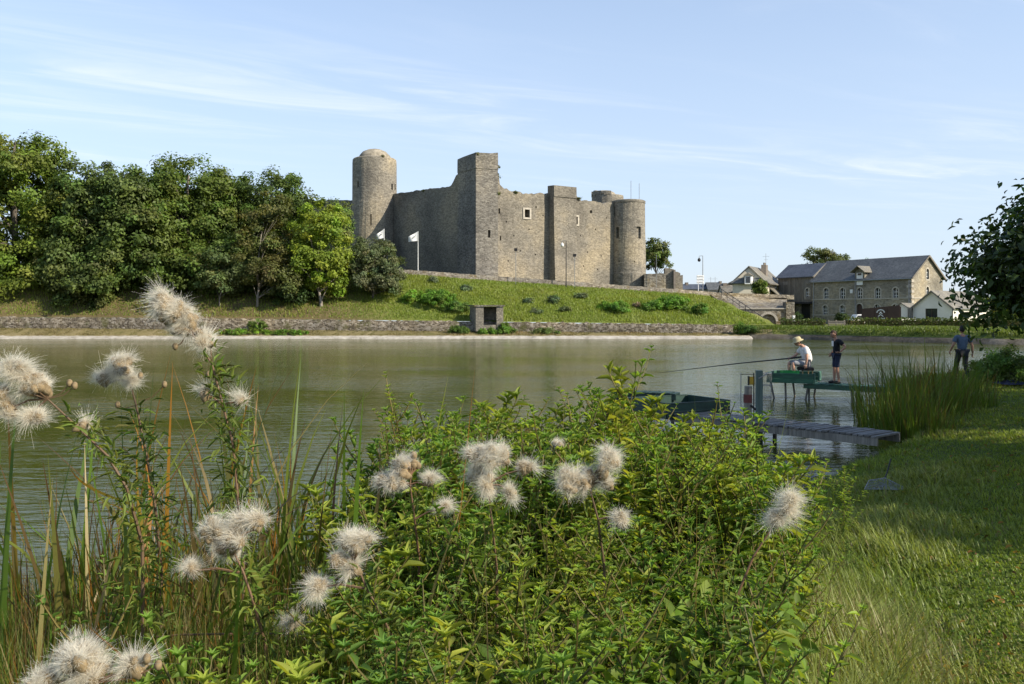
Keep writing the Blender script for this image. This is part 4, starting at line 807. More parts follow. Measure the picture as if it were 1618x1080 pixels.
def scatter(tmpl, pos, fr, scale, cols):
    tv, tf = tmpl; N, K = len(pos), len(tv)
    V = np.einsum('nij,nkj->nki', fr, tv[None] * scale[:, None, :]) + pos[:, None, :]
    fs = [(f[None] + (np.arange(N) * K)[:, None, None]).reshape(-1, f.shape[1]) for f in tf]
    return V.reshape(-1, 3), fs, np.repeat(cols, K, 0)
def merge(parts):
    Vs, Fs, Cs, o = [], {}, [], 0
    for V, fs, c in parts:
        Vs.append(V); Cs.append(c)
        for f in fs:
            if len(f): Fs.setdefault(f.shape[1], []).append(f + o)
        o += len(V)
    return np.concatenate(Vs), [np.concatenate(f) for f in Fs.values()], np.concatenate(Cs)
def rdir(n): return nrm(rng.normal(size=(n, 3)))
def blades(base, head, lean, bend, length, width, K, c0, c1, p=1.4, twist=0.0):
    """N curved grass blades as tapering strips"""
    N = len(base); t = np.linspace(0, 1, K + 1); th = lean[:, None] + bend[:, None] * t[None] ** p
    ds = length[:, None] / K; thm = (th[:, 1:] + th[:, :-1]) / 2
    r_ = np.concatenate([np.zeros((N, 1)), np.cumsum(np.sin(thm) * ds, 1)], 1); z_ = np.concatenate([np.zeros((N, 1)), np.cumsum(np.cos(thm) * ds, 1)], 1)
    cx, sx_ = np.cos(head)[:, None], np.sin(head)[:, None]
    C = np.stack([base[:, :1] + cx * r_, base[:, 1:2] + sx_ * r_, base[:, 2:3] + z_], -1)
    tw = head[:, None] + np.pi / 2 + (twist if np.isscalar(twist) else twist[:, None]) * t[None]
    w_ = width[:, None] * (1 - t[None] ** 2.2) * 0.5 + 1e-4
    S = np.stack([np.cos(tw) * w_, np.sin(tw) * w_, np.zeros_like(w_)], -1)
    V = np.stack([C - S, C + S], 2).reshape(N, -1, 3)
    i = np.arange(K) * 2; f = np.stack([i, i + 1, i + 3, i + 2], -1); f = (f[None] + (np.arange(N) * 2 * (K + 1))[:, None, None]).reshape(-1, 4)
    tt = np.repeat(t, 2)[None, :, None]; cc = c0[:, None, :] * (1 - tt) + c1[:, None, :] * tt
    return V.reshape(-1, 3), [f], cc.reshape(-1, 3)
def jit(c, n, s=0.2): c = np.asarray(c, float); return c[None] * (1 + s * rng.normal(size=(n, 1))).clip(0.35, 1.9) * (1 + 0.08 * rng.normal(size=(n, 3)))
def crown_leaves(lobes, nclump, per, lsize, c, csize=1.1, csp=0.22, tmpl=LEAF4, fill=0.35, asp=0.6, updown=0.35, c2=None, flat=0.7):
    """lobes: list of (centre, radii); leaf clumps spread through the crown, mostly near its skin"""
    vol = np.array([l[1][0] * l[1][1] * l[1][2] for l in lobes]) ** 0.7; pick = rng.choice(len(lobes), nclump, p=vol / vol.sum())
    ctr = np.array([l[0] for l in lobes], float)[pick]; rad = np.array([l[1] for l in lobes], float)[pick]
    d = rdir(nclump); d[:, 2] = np.where(d[:, 2] < -0.55, -d[:, 2] * 0.5, d[:, 2]); d = nrm(d)
    rr = np.where(rng.random(nclump) < fill, rng.random(nclump) ** 0.5 * 0.8, 0.82 + 0.2 * rng.random(nclump))
    cc = ctr + d * rad * rr[:, None]; out = nrm(d / rad)
    cs = csize * (0.6 + 0.8 * rng.random(nclump)); ccol = jit(c, nclump, csp)
    if c2 is not None: k = rng.random(nclump)[:, None]; ccol = ccol * (1 - k) + jit(c2, nclump, csp) * k
    n = nclump * per; ci = np.repeat(np.arange(nclump), per)
    ld = rdir(n); off = ld * (rng.random(n) ** 0.45)[:, None] * cs[ci][:, None] * np.array([1, 1, flat])
    pos = cc[ci] + off; nn = nrm(ld * 0.5 + out[ci] * 0.6 + np.array([0, 0, updown]) + 0.5 * rng.normal(size=(n, 3)))
    dirs = np.cross(nn, rdir(n)); s = lsize * (0.6 + 0.8 * rng.random(n))
    cols = ccol[ci] * (1 + 0.18 * rng.normal(size=(n, 1))).clip(0.5, 1.6)
    return scatter(tmpl, pos, frames(dirs, nn), np.stack([s, s * asp, s], -1), cols), cc
def limbs(mb, base, top, r0, targets, r_end=0.03, seg=7, wob=0.25):
    base = Vector(base); top = Vector(top); n = 7; path = []
    for k in range(n + 1):
        t = k / n; p = base.lerp(top, t); path.append(p + Vector((rng.normal(), rng.normal(), 0)) * wob * (0.0 if k == 0 else 0.4))
    rads = [r0 * (1.35 if k == 0 else 1) * (1 - 0.75 * k / n) for k in range(n + 1)]
    mb.tube(path, rads, seg)
    for q_ in targets:
        q_ = Vector(q_); t = min(0.92, max(0.25, (q_.z - base.z) / max(0.1, (top.z - base.z)) * 0.65)); k = int(t * n); s = path[k]
        mid = s.lerp(q_, 0.5) + Vector((0, 0, 0.12 * (q_ - s).length)); mb.tube([s, s.lerp(mid, 0.6), mid.lerp(q_, 0.3), q_], [rads[k] * 0.45, rads[k] * 0.33, rads[k] * 0.22, r_end], 5, False)
def tree(name, lab, base, r0, lobes, nclump, per, lsize, c, bark='bark', csize=1.1, group=None, ntarget=24, mat='leaf', cat='tree', trunk_top=None, **kw):
    t = thing(name, lab, cat, tuple(base), group); b = Vector(base); off = np.array(base)
    (V, fs, cols), cc = crown_leaves(lobes, nclump, per, lsize, c, csize, **kw); cols = cols * (1.6 if mat == 'leaf' else 1.2)
    link('crown', np_mesh('crown', V - off, fs, M[mat], cols), t)
    mb = MB(); zt_ = max(l[0][2] + 0.5 * l[1][2] for l in lobes); m = np.mean([l[0] for l in lobes], 0)
    limbs(mb, b - Vector((0, 0, 0.5)), trunk_top or (m[0], m[1], zt_), r0, [cc[i] for i in rng.choice(len(cc), min(ntarget, len(cc)), False)])
    mb.build('trunk' if cat == 'tree' else 'stem', M[bark], t, True); return t
def zb_at(x, y): return float(z_bank(np.array(float(x)), np.array(float(y))))
def lob(px, py, Y, rx, rz, ry=None):
    """a crown lobe given in photo pixels at depth Y"""
    return ((X(px, Y), Y, Z(py, Y)), (rx * Y / F, (ry or rx) * Y / F, rz * Y / F))
G1, G2, G3, G4 = (0.085, 0.118, 0.022), (0.07, 0.10, 0.022), (0.12, 0.16, 0.022), (0.085, 0.105, 0.042)
def bt(px, Y): x = X(px, Y); return (x, Y, zb_at(x, Y))
TG = 'trees on the left part of the bank'
tree('broad_tree', 'tallest yellow green tree at the left edge of the picture', bt(25, 101), 0.42, [lob(10, 310, 101, 95, 85), lob(55, 262, 101, 55, 45), lob(-10, 250, 102, 60, 40), lob(70, 400, 99, 50, 50), lob(-60, 330, 101, 80, 90), lob(20, 415, 100, 85, 62), lob(85, 350, 99, 40, 50), lob(-20, 450, 97.5, 60, 28), lob(60, 445, 98, 45, 28)], 470, 125, 0.38, G1, c2=(0.075, 0.105, 0.02), group=TG, csize=1.25)
tree('maple_tree', 'wide tree with pale green tips, second from the left edge', bt(180, 99), 0.36, [lob(160, 315, 101, 78, 58), lob(215, 375, 97, 45, 55), lob(110, 420, 98, 45, 45), lob(205, 330, 98, 55, 62), lob(140, 385, 99, 62, 52), lob(200, 425, 97, 55, 42), lob(165, 445, 97, 55, 30), lob(130, 455, 96.5, 30, 18)], 470, 125, 0.38, (0.075, 0.10, 0.025), c2=(0.10, 0.12, 0.038), group=TG, csize=1.15)
tree('oak_tree', 'dark green round topped tree in the middle of the row', bt(295, 102), 0.4, [lob(300, 315, 103, 75, 66), lob(255, 410, 99, 45, 50), lob(340, 420, 99, 45, 50), lob(270, 360, 101, 62, 60), lob(335, 350, 103, 55, 70), lob(300, 425, 100, 65, 48), lob(285, 455, 98, 50, 22)], 450, 125, 0.36, G2, c2=(0.06, 0.09, 0.018), group=TG, csize=1.2)
tree('oak_tree', 'dark tree with open leafy top standing left of the castle', bt(425, 105), 0.35, [lob(425, 322, 106, 62, 54), lob(380, 420, 101, 45, 50), lob(470, 430, 101, 40, 45), lob(395, 360, 105, 50, 55), lob(470, 345, 106, 45, 48), lob(440, 400, 104, 60, 55)], 380, 115, 0.34, G2, c2=(0.055, 0.07, 0.02), group=TG, csize=1.0)
tree('ash_tree', 'brownish topped slender tree with pale trunk by the retaining wall', bt(407, 96.6), 0.15, [lob(425, 345, 98, 40, 42), lob(410, 400, 97, 42, 45), lob(430, 440, 96.5, 45, 36), lob(450, 455, 96.3, 32, 24)], 170, 95, 0.28, (0.075, 0.075, 0.026), 'palebark', c2=(0.06, 0.075, 0.024), group=TG, csize=0.8, trunk_top=(X(412, 97), 97, Z(370, 97)))
tree('small_ash_tree', 'small grey green tree on a thin trunk left of the brownish tree', bt(348, 96.4), 0.10, [lob(355, 420, 97, 38, 32), lob(345, 448, 96.4, 34, 22), lob(375, 440, 96.6, 25, 26)], 110, 95, 0.26, G4, 'palebark', group=TG, csize=0.7, trunk_top=(X(352, 97), 97, Z(420, 97)))
tree('bright_maple_tree', 'bright yellow green dome shaped tree with leaning trunk beside the grey bush', bt(508, 96.8), 0.2, [lob(508, 365, 98, 45, 48), lob(495, 415, 97, 42, 40), lob(520, 420, 97, 34, 42), lob(512, 450, 96.8, 32, 22)], 200, 105, 0.28, G3, 'palebark', c2=(0.08, 0.125, 0.018), group=TG, csize=0.75, trunk_top=(X(498, 97), 97, Z(390, 97)))
tree('willow_tree', 'pale green tree top peeping out behind the bright dome shaped tree', bt(530, 104), 0.2, [lob(530, 360, 106, 30, 42), lob(535, 420, 105, 30, 40)], 80, 90, 0.28, (0.08, 0.11, 0.03), group=TG, csize=0.75)
tree('grey_bush', 'big round grey green bush below the left castle tower', bt(590, 99.5), 0.16, [lob(585, 418, 100, 40, 45), lob(610, 425, 100, 30, 40), lob(570, 440, 99, 28, 28), lob(605, 450, 99, 30, 22)], 210, 105, 0.24, (0.062, 0.078, 0.036), c2=(0.095, 0.105, 0.06), csize=0.62, cat='bush')
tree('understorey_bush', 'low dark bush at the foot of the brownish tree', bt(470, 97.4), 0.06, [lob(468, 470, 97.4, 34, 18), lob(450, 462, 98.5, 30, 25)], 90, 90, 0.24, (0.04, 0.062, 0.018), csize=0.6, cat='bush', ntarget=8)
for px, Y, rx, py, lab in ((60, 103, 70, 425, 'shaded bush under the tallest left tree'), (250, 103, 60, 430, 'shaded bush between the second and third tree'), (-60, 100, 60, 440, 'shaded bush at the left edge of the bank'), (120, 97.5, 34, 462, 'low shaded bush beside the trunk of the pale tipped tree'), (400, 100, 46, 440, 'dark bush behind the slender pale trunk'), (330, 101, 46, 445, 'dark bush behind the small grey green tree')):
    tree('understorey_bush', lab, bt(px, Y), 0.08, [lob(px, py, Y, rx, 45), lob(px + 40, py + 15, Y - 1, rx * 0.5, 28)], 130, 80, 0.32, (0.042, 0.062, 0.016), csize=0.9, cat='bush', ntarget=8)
for px, Y, lab in ((-190, 104, 'large tree beyond the left picture edge, nearest to it'), ):
    tree('broad_tree', lab, bt(px, Y), 0.42, [lob(px, 320, Y, 110, 90), lob(px + 40, 400, Y, 80, 60)], 200, 90, 0.42, G1, group=TG, csize=1.3)
# back row that closes the gaps
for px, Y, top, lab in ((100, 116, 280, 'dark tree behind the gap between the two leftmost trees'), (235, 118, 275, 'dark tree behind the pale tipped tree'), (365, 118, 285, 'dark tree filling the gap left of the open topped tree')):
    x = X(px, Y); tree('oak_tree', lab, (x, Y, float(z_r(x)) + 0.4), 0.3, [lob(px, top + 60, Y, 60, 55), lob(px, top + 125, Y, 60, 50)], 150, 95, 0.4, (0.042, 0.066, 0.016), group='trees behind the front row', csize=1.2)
tree('round_tree', 'round green tree behind the outwork right of the castle', (X(1038, 135), 135, 6.4), 0.18, [lob(1035, 400, 135, 21, 24), lob(1046, 412, 135, 14, 18), lob(1020, 410, 136, 16, 25)], 90, 80, 0.3, (0.075, 0.095, 0.028), csize=0.7)
tree('leafy_tree', 'broad tree rising behind the roof of the mill', (X(1300, 150), 150, 1.3), 0.3, [lob(1290, 408, 150, 26, 16), lob(1322, 412, 150, 22, 11), lob(1300, 430, 150, 38, 20)], 120, 80, 0.34, (0.06, 0.075, 0.03), csize=0.8)
tree('leafy_tree', 'distant tree top just showing over the mill ridge', (X(1371, 160), 160, 1.3), 0.2, [lob(1371, 416, 160, 7, 6), lob(1371, 440, 160, 15, 20)], 40, 60, 0.3, G2, csize=0.6)
tree('clipped_shrub', 'upright green shrub in front of the cream house', (X(1201, 121), 121, 4.6), 0.08, [lob(1201, 455, 121, 11, 15), lob(1201, 462, 121, 9, 9)], 60, 90, 0.2, (0.075, 0.105, 0.022), csize=0.4, cat='bush', ntarget=8)
tree('ivy_shrub', 'dark shrub growing before the mill gates', (X(1257, 110), 110, 1.25), 0.05, [lob(1257, 502, 110, 9, 7)], 26, 60, 0.2, (0.035, 0.055, 0.018), csize=0.4, cat='bush', ntarget=5)
tree('ivy_shrub', 'dark shrub at the foot of the mill wall left of the van', (X(1329, 112), 112, 1.25), 0.05, [lob(1329, 502, 112, 10, 6)], 26, 60, 0.2, (0.03, 0.05, 0.016), csize=0.4, cat='bush', ntarget=5)
for k, (px, Y, w_, hh, lab) in enumerate(((1570, 140, 40, 22, 'distant tree behind the bungalow roof'), (1640, 130, 50, 40, 'distant tree beyond the right picture edge'), (1605, 150, 40, 28, 'distant tree at the right edge above the far hedge'))):
    tree('leafy_tree', lab, (X(px, Y), Y, 1.3), 0.2, [lob(px, 488, Y, w_, hh)], 70, 70, 0.4, G2, csize=1.0)

# tufts of weeds rooted in the wall heads
for x_, y_, z_, r_ in [(-1.9, 112.4, 22.0, 0.35), (-1.9, 113.0, 20.9, 0.5), (-1.8, 112.2, 18.5, 0.25), (-4.6, 111.3, 23.5, 0.3), (-19.2, 127.3, 26.2, 0.3), (0.4, 114.6, 18.95, 0.25), (9.4, 119.9, 18.9, 0.25), (-12.5, 121.8, 20.25, 0.25)]:
    (V, fs, cols), _ = crown_leaves([((x_, y_, z_), (r_, r_, r_ * 0.7))], 7, 22, 0.15, (0.09, 0.105, 0.03), 0.2); link('wall_plant', np_mesh('wall_plant', V - np.array(castle.location), fs, M['leaf'], cols), castle)['kind'] = 'stuff'
# shrubs on the embankment
SG = 'shrubs on the grassy bank'
def shrub(px, py, rx, rz, c, lab, n=40, ls=0.17):
    Y = 94.5 + 14 * max(0.02, min(0.97, (507 + (px - 600) * 0.009 - py) / 80.0)); x = X(px, Y); z_ = zb_at(x, Y); k = Y / F
    tree('bank_shrub', lab, (x, Y, z_), 0.03, [((x, Y, z_ + rz * k * 0.35), (rx * k, rx * k * 0.8, rz * k))], n, 70, ls, c, csize=0.34, cat='bush', ntarget=6, group=SG, mat='leaf')
BRG, GRY = (0.075, 0.135, 0.02), (0.07, 0.09, 0.05)
for px, py, rx, rz, c, lab, n in [(690, 488, 28, 14, BRG, 'largest bright green bramble patch left of the stone shelter', 80), (655, 484, 18, 10, BRG, 'bright green bramble patch nearest to the round grey bush', 40), (720, 494, 20, 9, (0.05, 0.09, 0.02), 'dark low bramble touching the left side of the stone shelter', 40),
        (975, 489, 18, 9, BRG, 'bright bush right of the bank middle', 45), (955, 483, 10, 7, BRG, 'small bright bush just above the bush right of the bank middle', 25), (1062, 474, 26, 14, BRG, 'largest bright bush high on the bank near the road sign', 80), (1030, 480, 14, 9, (0.06, 0.11, 0.02), 'dark green bush left of the bush near the road sign', 30), (1108, 488, 12, 9, (0.055, 0.10, 0.02), 'green bush on the bank nearest to the stair', 30),
        (684, 452, 6, 5, GRY, 'small grey green shrub below the white flag', 14), (736, 460, 7, 5, GRY, 'small grey green shrub below the polygonal tower', 14), (834, 472, 6, 4, GRY, 'small grey shrub above and right of the stone shelter', 12), (876, 473, 8, 6, GRY, 'grey shrub below the street lamp on the bank', 14), (848, 494, 7, 4, GRY, 'grey shrub low on the bank right of the shelter', 12), (918, 459, 8, 5, GRY, 'grey shrub below the right floodlight', 14), (1006, 475, 6, 4, (0.10, 0.075, 0.06), 'small brownish shrub left of the bright bushes', 10), (894, 491, 7, 4, GRY, 'grey shrub low on the bank in its middle', 12)]:
    shrub(px, py, rx * 1.1, rz * 1.25, tuple(v * 1.25 for v in c), lab, int(n * 1.3))
def lowbush(px, Y, z_, rx, rz, c, lab, n=40):
    x = X(px, Y); tree('shore_shrub', lab, (x, Y, z_), 0.03, [((x, Y, z_ + rz * 0.4), (rx, 0.5, rz))], n, 60, 0.15, c, csize=0.3, cat='bush', ntarget=5, group='weeds along the far shore')
for px, Y, z_, rx, rz, c, lab in [(405, 93.4, 0.8, 1.1, 0.9, (0.06, 0.10, 0.02), 'tall leafy weed against the retaining wall left of the bright tree'), (385, 92.3, 0.4, 3.2, 0.45, BRG, 'long low green weed patch at the water under the brownish tree'), (455, 92.3, 0.4, 2.2, 0.35, BRG, 'low weed patch at the water below the leaning trunk'), (725, 93.0, 0.6, 1.1, 0.5, (0.07, 0.11, 0.025), 'weed patch at the foot of the wall left of the shelter'), (785, 92.9, 0.55, 2.0, 0.45, BRG, 'green weed patch in front of the stone shelter'), (798, 93.2, 0.6, 0.7, 0.75, (0.06, 0.11, 0.02), 'leafy weed at the right corner of the stone shelter'), (860, 93.0, 0.5, 1.6, 0.4, (0.075, 0.11, 0.03), 'weed patch right of the shelter by the water'), (1184, 92.0, 0.6, 1.0, 0.7, (0.06, 0.10, 0.02), 'dark weed bush where the shore steps back at the corner'), (1170, 93.0, 0.7, 0.9, 0.7, BRG, 'bright weed bush at the lower end of the stair')]:
    lowbush(px, Y, z_, rx, rz, c, lab)
# hedges
def hedge(lab, a, b_, h_, th, c, base, per=260):
    a = np.array(a, float); b_ = np.array(b_, float); L = np.linalg.norm(b_ - a); d = (b_ - a) / L; nn = np.array([-d[1], d[0]]); mid = (a + b_) / 2
    t = thing('clipped_hedge', lab, 'hedge', (mid[0], mid[1], base), 'clipped hedges on the right bank'); n = int(L * per * (h_ + th) / 2)
    u = rng.random(n) * L; s = rng.random(n); side = rng.random(n) < h_ / (h_ + th / 2); wob = 0.08 * np.sin(u * 2.1) + 0.05 * np.sin(u * 5.3)
    v = np.where(side, np.where(rng.random(n) < 0.75, -th / 2, th / 2), (s - 0.5) * th) + 0.05 * rng.normal(size=n); z_ = np.where(side, s * h_, h_ + wob) + 0.05 * rng.normal(size=n)
    pos = np.stack([a[0] + d[0] * u + nn[0] * v, a[1] + d[1] * u + nn[1] * v, base + z_], -1); out = np.stack([nn[0] * np.sign(v), nn[1] * np.sign(v), np.where(side, 0.3, 1.0)], -1)
    N_ = nrm(out + 0.6 * rng.normal(size=(n, 3))); sz = 0.17 * (0.6 + 0.8 * rng.random(n)); V, fs, cols = scatter(LEAF4, pos, frames(np.cross(N_, rdir(n)), N_), np.stack([sz, sz * 0.6, sz], -1), jit(c, n, 0.25))
    link('foliage', np_mesh('foliage', V - np.array([mid[0], mid[1], base]), fs, M['leaf'], cols), t)
    D, NN = Vector((d[0], d[1], 0)), Vector((nn[0], nn[1], 0)); MB().box(Vector((mid[0], mid[1], base + h_ / 2 - 0.1)), (L - 0.1, th - 0.15, h_ - 0.1), (D, NN, UP)).build('twig_core', M['litter'], t)
HG = (0.075, 0.10, 0.022)
hedge('low clipped hedge in front of the mill wing gates', (X(1233, 96), 96), (X(1304, 95), 95), 0.85, 1.0, HG, 1.15)
hedge('short clipped hedge block left of the white van', (X(1336, 93), 93), (X(1364, 93), 93), 0.95, 1.0, HG, 1.15)
hedge('long clipped hedge in front of the hoarding and the bungalow', (X(1366, 92), 92), (X(1640, 86), 86), 0.95, 0.9, HG, 1.15)
# grass on the far banks
def bank_grass(name, x0, x1, y0, y1, n, zf, c, c2, hgt, wid, lab, ok=None):
    x = x0 + rng.random(n) * (x1 - x0); y = y0(x) + rng.random(n) * (y1(x) - y0(x)); k = vnoise(x, y, 3.0, 21) + 0.5 + 0.35 * vnoise(x, y, 1.0, 22)
    if ok is not None: m_ = ok(x, y); x, y, k = x[m_], y[m_], k[m_]; n = len(x)
    base = np.stack([x, y, zf(x, y) - 0.03], -1); c0 = (np.asarray(c)[None] * (1 - k[:, None]) + np.asarray(c2)[None] * k[:, None]) * (1 + 0.22 * rng.normal(size=(n, 1))).clip(0.4, 1.7)
    hh = hgt * (0.4 + 0.9 * rng.random(n)) * (0.6 + 0.9 * k)
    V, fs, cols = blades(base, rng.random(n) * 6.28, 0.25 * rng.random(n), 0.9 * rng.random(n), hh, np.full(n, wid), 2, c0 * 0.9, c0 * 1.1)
    return setp(link(name, np_mesh(name, V, fs, M['blade'], cols)), lab, 'grass', kind='stuff')
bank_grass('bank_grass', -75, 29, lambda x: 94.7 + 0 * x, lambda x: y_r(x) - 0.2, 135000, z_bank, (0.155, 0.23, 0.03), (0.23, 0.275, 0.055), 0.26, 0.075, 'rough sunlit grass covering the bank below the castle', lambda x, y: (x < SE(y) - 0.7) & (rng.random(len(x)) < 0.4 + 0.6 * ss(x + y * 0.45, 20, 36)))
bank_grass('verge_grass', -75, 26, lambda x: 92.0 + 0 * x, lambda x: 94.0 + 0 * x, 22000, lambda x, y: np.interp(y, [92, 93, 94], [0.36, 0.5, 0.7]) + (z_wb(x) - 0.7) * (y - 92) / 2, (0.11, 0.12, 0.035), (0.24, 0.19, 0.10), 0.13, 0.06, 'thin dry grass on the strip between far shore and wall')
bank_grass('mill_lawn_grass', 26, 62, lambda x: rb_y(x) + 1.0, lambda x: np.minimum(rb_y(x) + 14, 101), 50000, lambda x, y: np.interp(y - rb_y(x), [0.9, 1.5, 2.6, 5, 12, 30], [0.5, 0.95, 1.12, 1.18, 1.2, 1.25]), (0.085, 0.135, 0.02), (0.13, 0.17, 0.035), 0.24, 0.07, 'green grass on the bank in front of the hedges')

# ------------------------------------------------------------------ fishing platforms
def tray(name, lab, org, a, b_, La, Lb, zf, hh, wood, edge, group, legs, skip=()):
    """open box of planks: near long side along a from org, depth along b"""
    org = Vector((org[0], org[1], 0)); t = thing(name, lab, 'fishing platform', (org.x, org.y, 0.0), group); a = Vector(a); b_ = Vector(b_)
    nb = 10
    for k in range(nb): MB().box(org + a * ((k + 0.5) / nb * La) + b_ * (Lb / 2) + UP * zf, (La / nb - 0.015, Lb, 0.03), (a, b_, UP)).build('floor_plank', wood, t)
    for nm, o_, d_, nn, L, tr in (('near', org, a, -b_, La, 0), ('far', org + b_ * Lb, a, b_, La, 0), ('left', org, b_, -a, Lb, 0), ('right', org + a * La, b_, a, Lb, 0.0)):
        if nm in skip:
            MB().box(o_ + d_ * (L * 0.86) + nn * 0.03 + UP * (zf + hh / 2), (L * 0.26, 0.04, hh), (d_, nn, UP)).build('side_plank', edge, t); MB().box(o_ + d_ * (L * 0.06) + nn * 0.03 + UP * (zf + hh / 2), (L * 0.12, 0.04, hh), (d_, nn, UP)).build('side_plank', edge, t); continue
        for k in range(2): MB().box(o_ + d_ * (L / 2) + nn * 0.026 + UP * (zf - 0.04 + (k + 0.5) * hh / 2), (L + (0.06 if nm in ('near', 'far') else -0.02), 0.035, hh / 2 - 0.008), (d_, nn, UP)).build('side_plank', wood, t)
        MB().box(o_ + d_ * (L / 2) + nn * 0.026 + UP * (zf - 0.04 + hh + 0.012), (L + (0.08 if nm in ('near', 'far') else -0.06), 0.05, 0.022), (d_, nn, UP)).build('top_rail', edge, t)
    for (u, v, du_, dv_) in legs: p = org + a * u + b_ * v; MB().tube([p + UP * (zf - 0.01), p + a * du_ + b_ * dv_ + UP * -0.6], 0.028, 6).build('leg', M['greypost'], t)
    return t
def boardwalk(name, lab, p0, p1, w_, zf, n, wood, beam, group=None, posts=(), th=0.03, bh=0.12):
    p0 = Vector((p0[0], p0[1], 0)); p1 = Vector((p1[0], p1[1], 0)); d = (p1 - p0); L = d.length; d.normalize(); nn = Vector((-d.y, d.x, 0)); m = (p0 + p1) / 2
    t = thing(name, lab, 'boardwalk', (m.x, m.y, 0), group)
    for k in range(n): MB().box(p0 + d * ((k + 0.5) * L / n) + UP * (zf + 0.006 * rng.normal()) + nn * 0.01 * rng.normal(), (L / n * 0.78, w_, th), (d, nn, UP)).build('plank', wood, t)
    for s in (-1, 1): MB().box(m + nn * s * (w_ / 2 - 0.04) + UP * (zf - th / 2 - bh / 2 - 0.008), (L, 0.05, bh), (d, nn, UP)).build('beam', beam, t)
    for u, s in posts: p = p0 + d * (u * L) + nn * s * (w_ / 2 - 0.1); MB().tube([p + UP * (zf - 0.05), p - UP * 0.7], 0.04, 8).build('leg', M['greypost'], t)
    return t
A2 = Vector((0.88, -0.475, 0)).normalized(); B2 = Vector((0.475, 0.88, 0)).normalized()
PG = 'green fishing platforms on the pond'
tray('fishing_platform', 'bright green plank fishing platform on thin legs with the seated angler', (7.36, 24.55), A2, B2, 1.22, 1.25, 0.50, 0.26, M['greenwood'], M['palegreen'], PG, [(0.05, 0.1, 0.22, -0.05), (0.45, 0.15, 0.02, 0.05), (0.5, 1.0, 0.12, 0.1), (1.1, 0.1, -0.18, -0.06), (1.1, 0.15, 0.0, 0.0), (1.15, 1.1, -0.15, 0.1)], skip=('right',))
boardwalk('green_boardwalk', 'green slatted boardwalk linking the bank to the angler platform', (8.42, 24.35), (10.6, 22.3), 0.55, 0.47, 24, M['palegreen'], M['greenwood'], posts=((0.45, -1), (0.45, 1)))
K2 = Vector((4.56, 18.07, 0)); A3 = Vector((-0.89, -0.45, 0)).normalized(); B3 = Vector((-0.45, 0.89, 0)).normalized()
tray('fishing_platform', 'dark green plank fishing platform behind the tall herbs at the grey walkway end', (K2.x, K2.y), A3, B3, 1.55, 1.38, 0.30, 0.31, M['dkgreenwood'], M['dkgreenwood'], PG, [(0.05, 0.1, 0, 0), (1.0, 0.1, 0.1, 0), (1.3, 0.2, -0.1, 0), (0.1, 1.2, 0, 0), (1.4, 1.2, 0, 0)])
boardwalk('dark_boardwalk', 'dark slatted boardwalk piece behind the dark green platform', (3.75, 19.3), (2.35, 19.9), 0.5, 0.62, 14, M['dkgreenwood'], M['dkgreenwood'], posts=((0.1, -1), (0.9, 1)))
boardwalk('grey_walkway', 'weathered grey walkway from the grass bank to the dark green platform', (3.55, 17.75), (6.35, 14.4), 0.85, 0.36, 40, M['deckwood'], M['greypost'], posts=((0.1, -1), (0.45, -1), (0.45, 1), (0.1, 1)), bh=0.13)
boardwalk('added_dark_plank', 'dark low planks added in place of a dark mark on the water near the bank', (3.15, 12.9), (4.75, 11.6), 0.5, 0.05, 12, M['blackmetal'], M['greypost'])  # near-black planks added at water level to give a dark mark on the water
x_, y_ = 4.70, 16.25; t = thing('mooring_post', 'square green grey post standing upright beside the grey walkway', 'post', (x_, y_, 0)); MB().box((x_, y_, 0.38), (0.115, 0.115, 1.9)).build('shaft', M['greenpost'], t, bevel=0.008); MB().bar((x_ - 0.03, y_ - 0.07, 1.18), (x_ + 0.14, y_ - 0.06, 1.27), 0.02).build('hook', M['greymetal'], t)
x_, y_ = 4.31, 15.62; t = thing('weathered_pile', 'weathered grey pile with faded red band at the walkway edge', 'post', (x_, y_, 0)); MB().tube([(x_, y_, -0.6), (x_, y_, 0.6), (x_ + 0.01, y_, 1.08)], [0.075, 0.072, 0.068], 10).build('shaft', M['greypost'], t); MB().tube([(x_, y_, 0.78), (x_, y_, 0.93)], [0.079, 0.078], 10).build('red_band', M['red'], t)
MB().tube([(x_ + 0.03, y_ - 0.08, 0.74), (x_ + 0.12, y_ - 0.1, 0.66)], 0.02, 6).build('bracket', M['blackmetal'], t)
x_, y_ = 4.50, 15.9; t = thing('net_stake', 'thin metal stake with a yellow reel between the pile and the post', 'stake', (x_, y_, 0)); MB().tube([(x_, y_, -0.5), (x_, y_, 1.3)], 0.011, 6).build('rod', M['blackmetal'], t); MB().box((x_ - 0.05, y_, 1.16), (0.085, 0.06, 0.15)).build('reel', M['yellow'], t, bevel=0.01)
for s2 in (-1, 1): MB().box((x_ - 0.05 + s2 * 0.048, y_, 1.16), (0.014, 0.075, 0.17)).build('reel_cheek', M['blackmetal'], t)
MB().tube([(x_ - 0.24, y_, -0.2), (x_ - 0.24, y_, 1.3)], 0.008, 6).build('rod', M['greymetal'], t); MB().bar((x_ - 0.24, y_, 1.28), (x_, y_, 1.28), 0.012).build('cross_bar', M['blackmetal'], t)
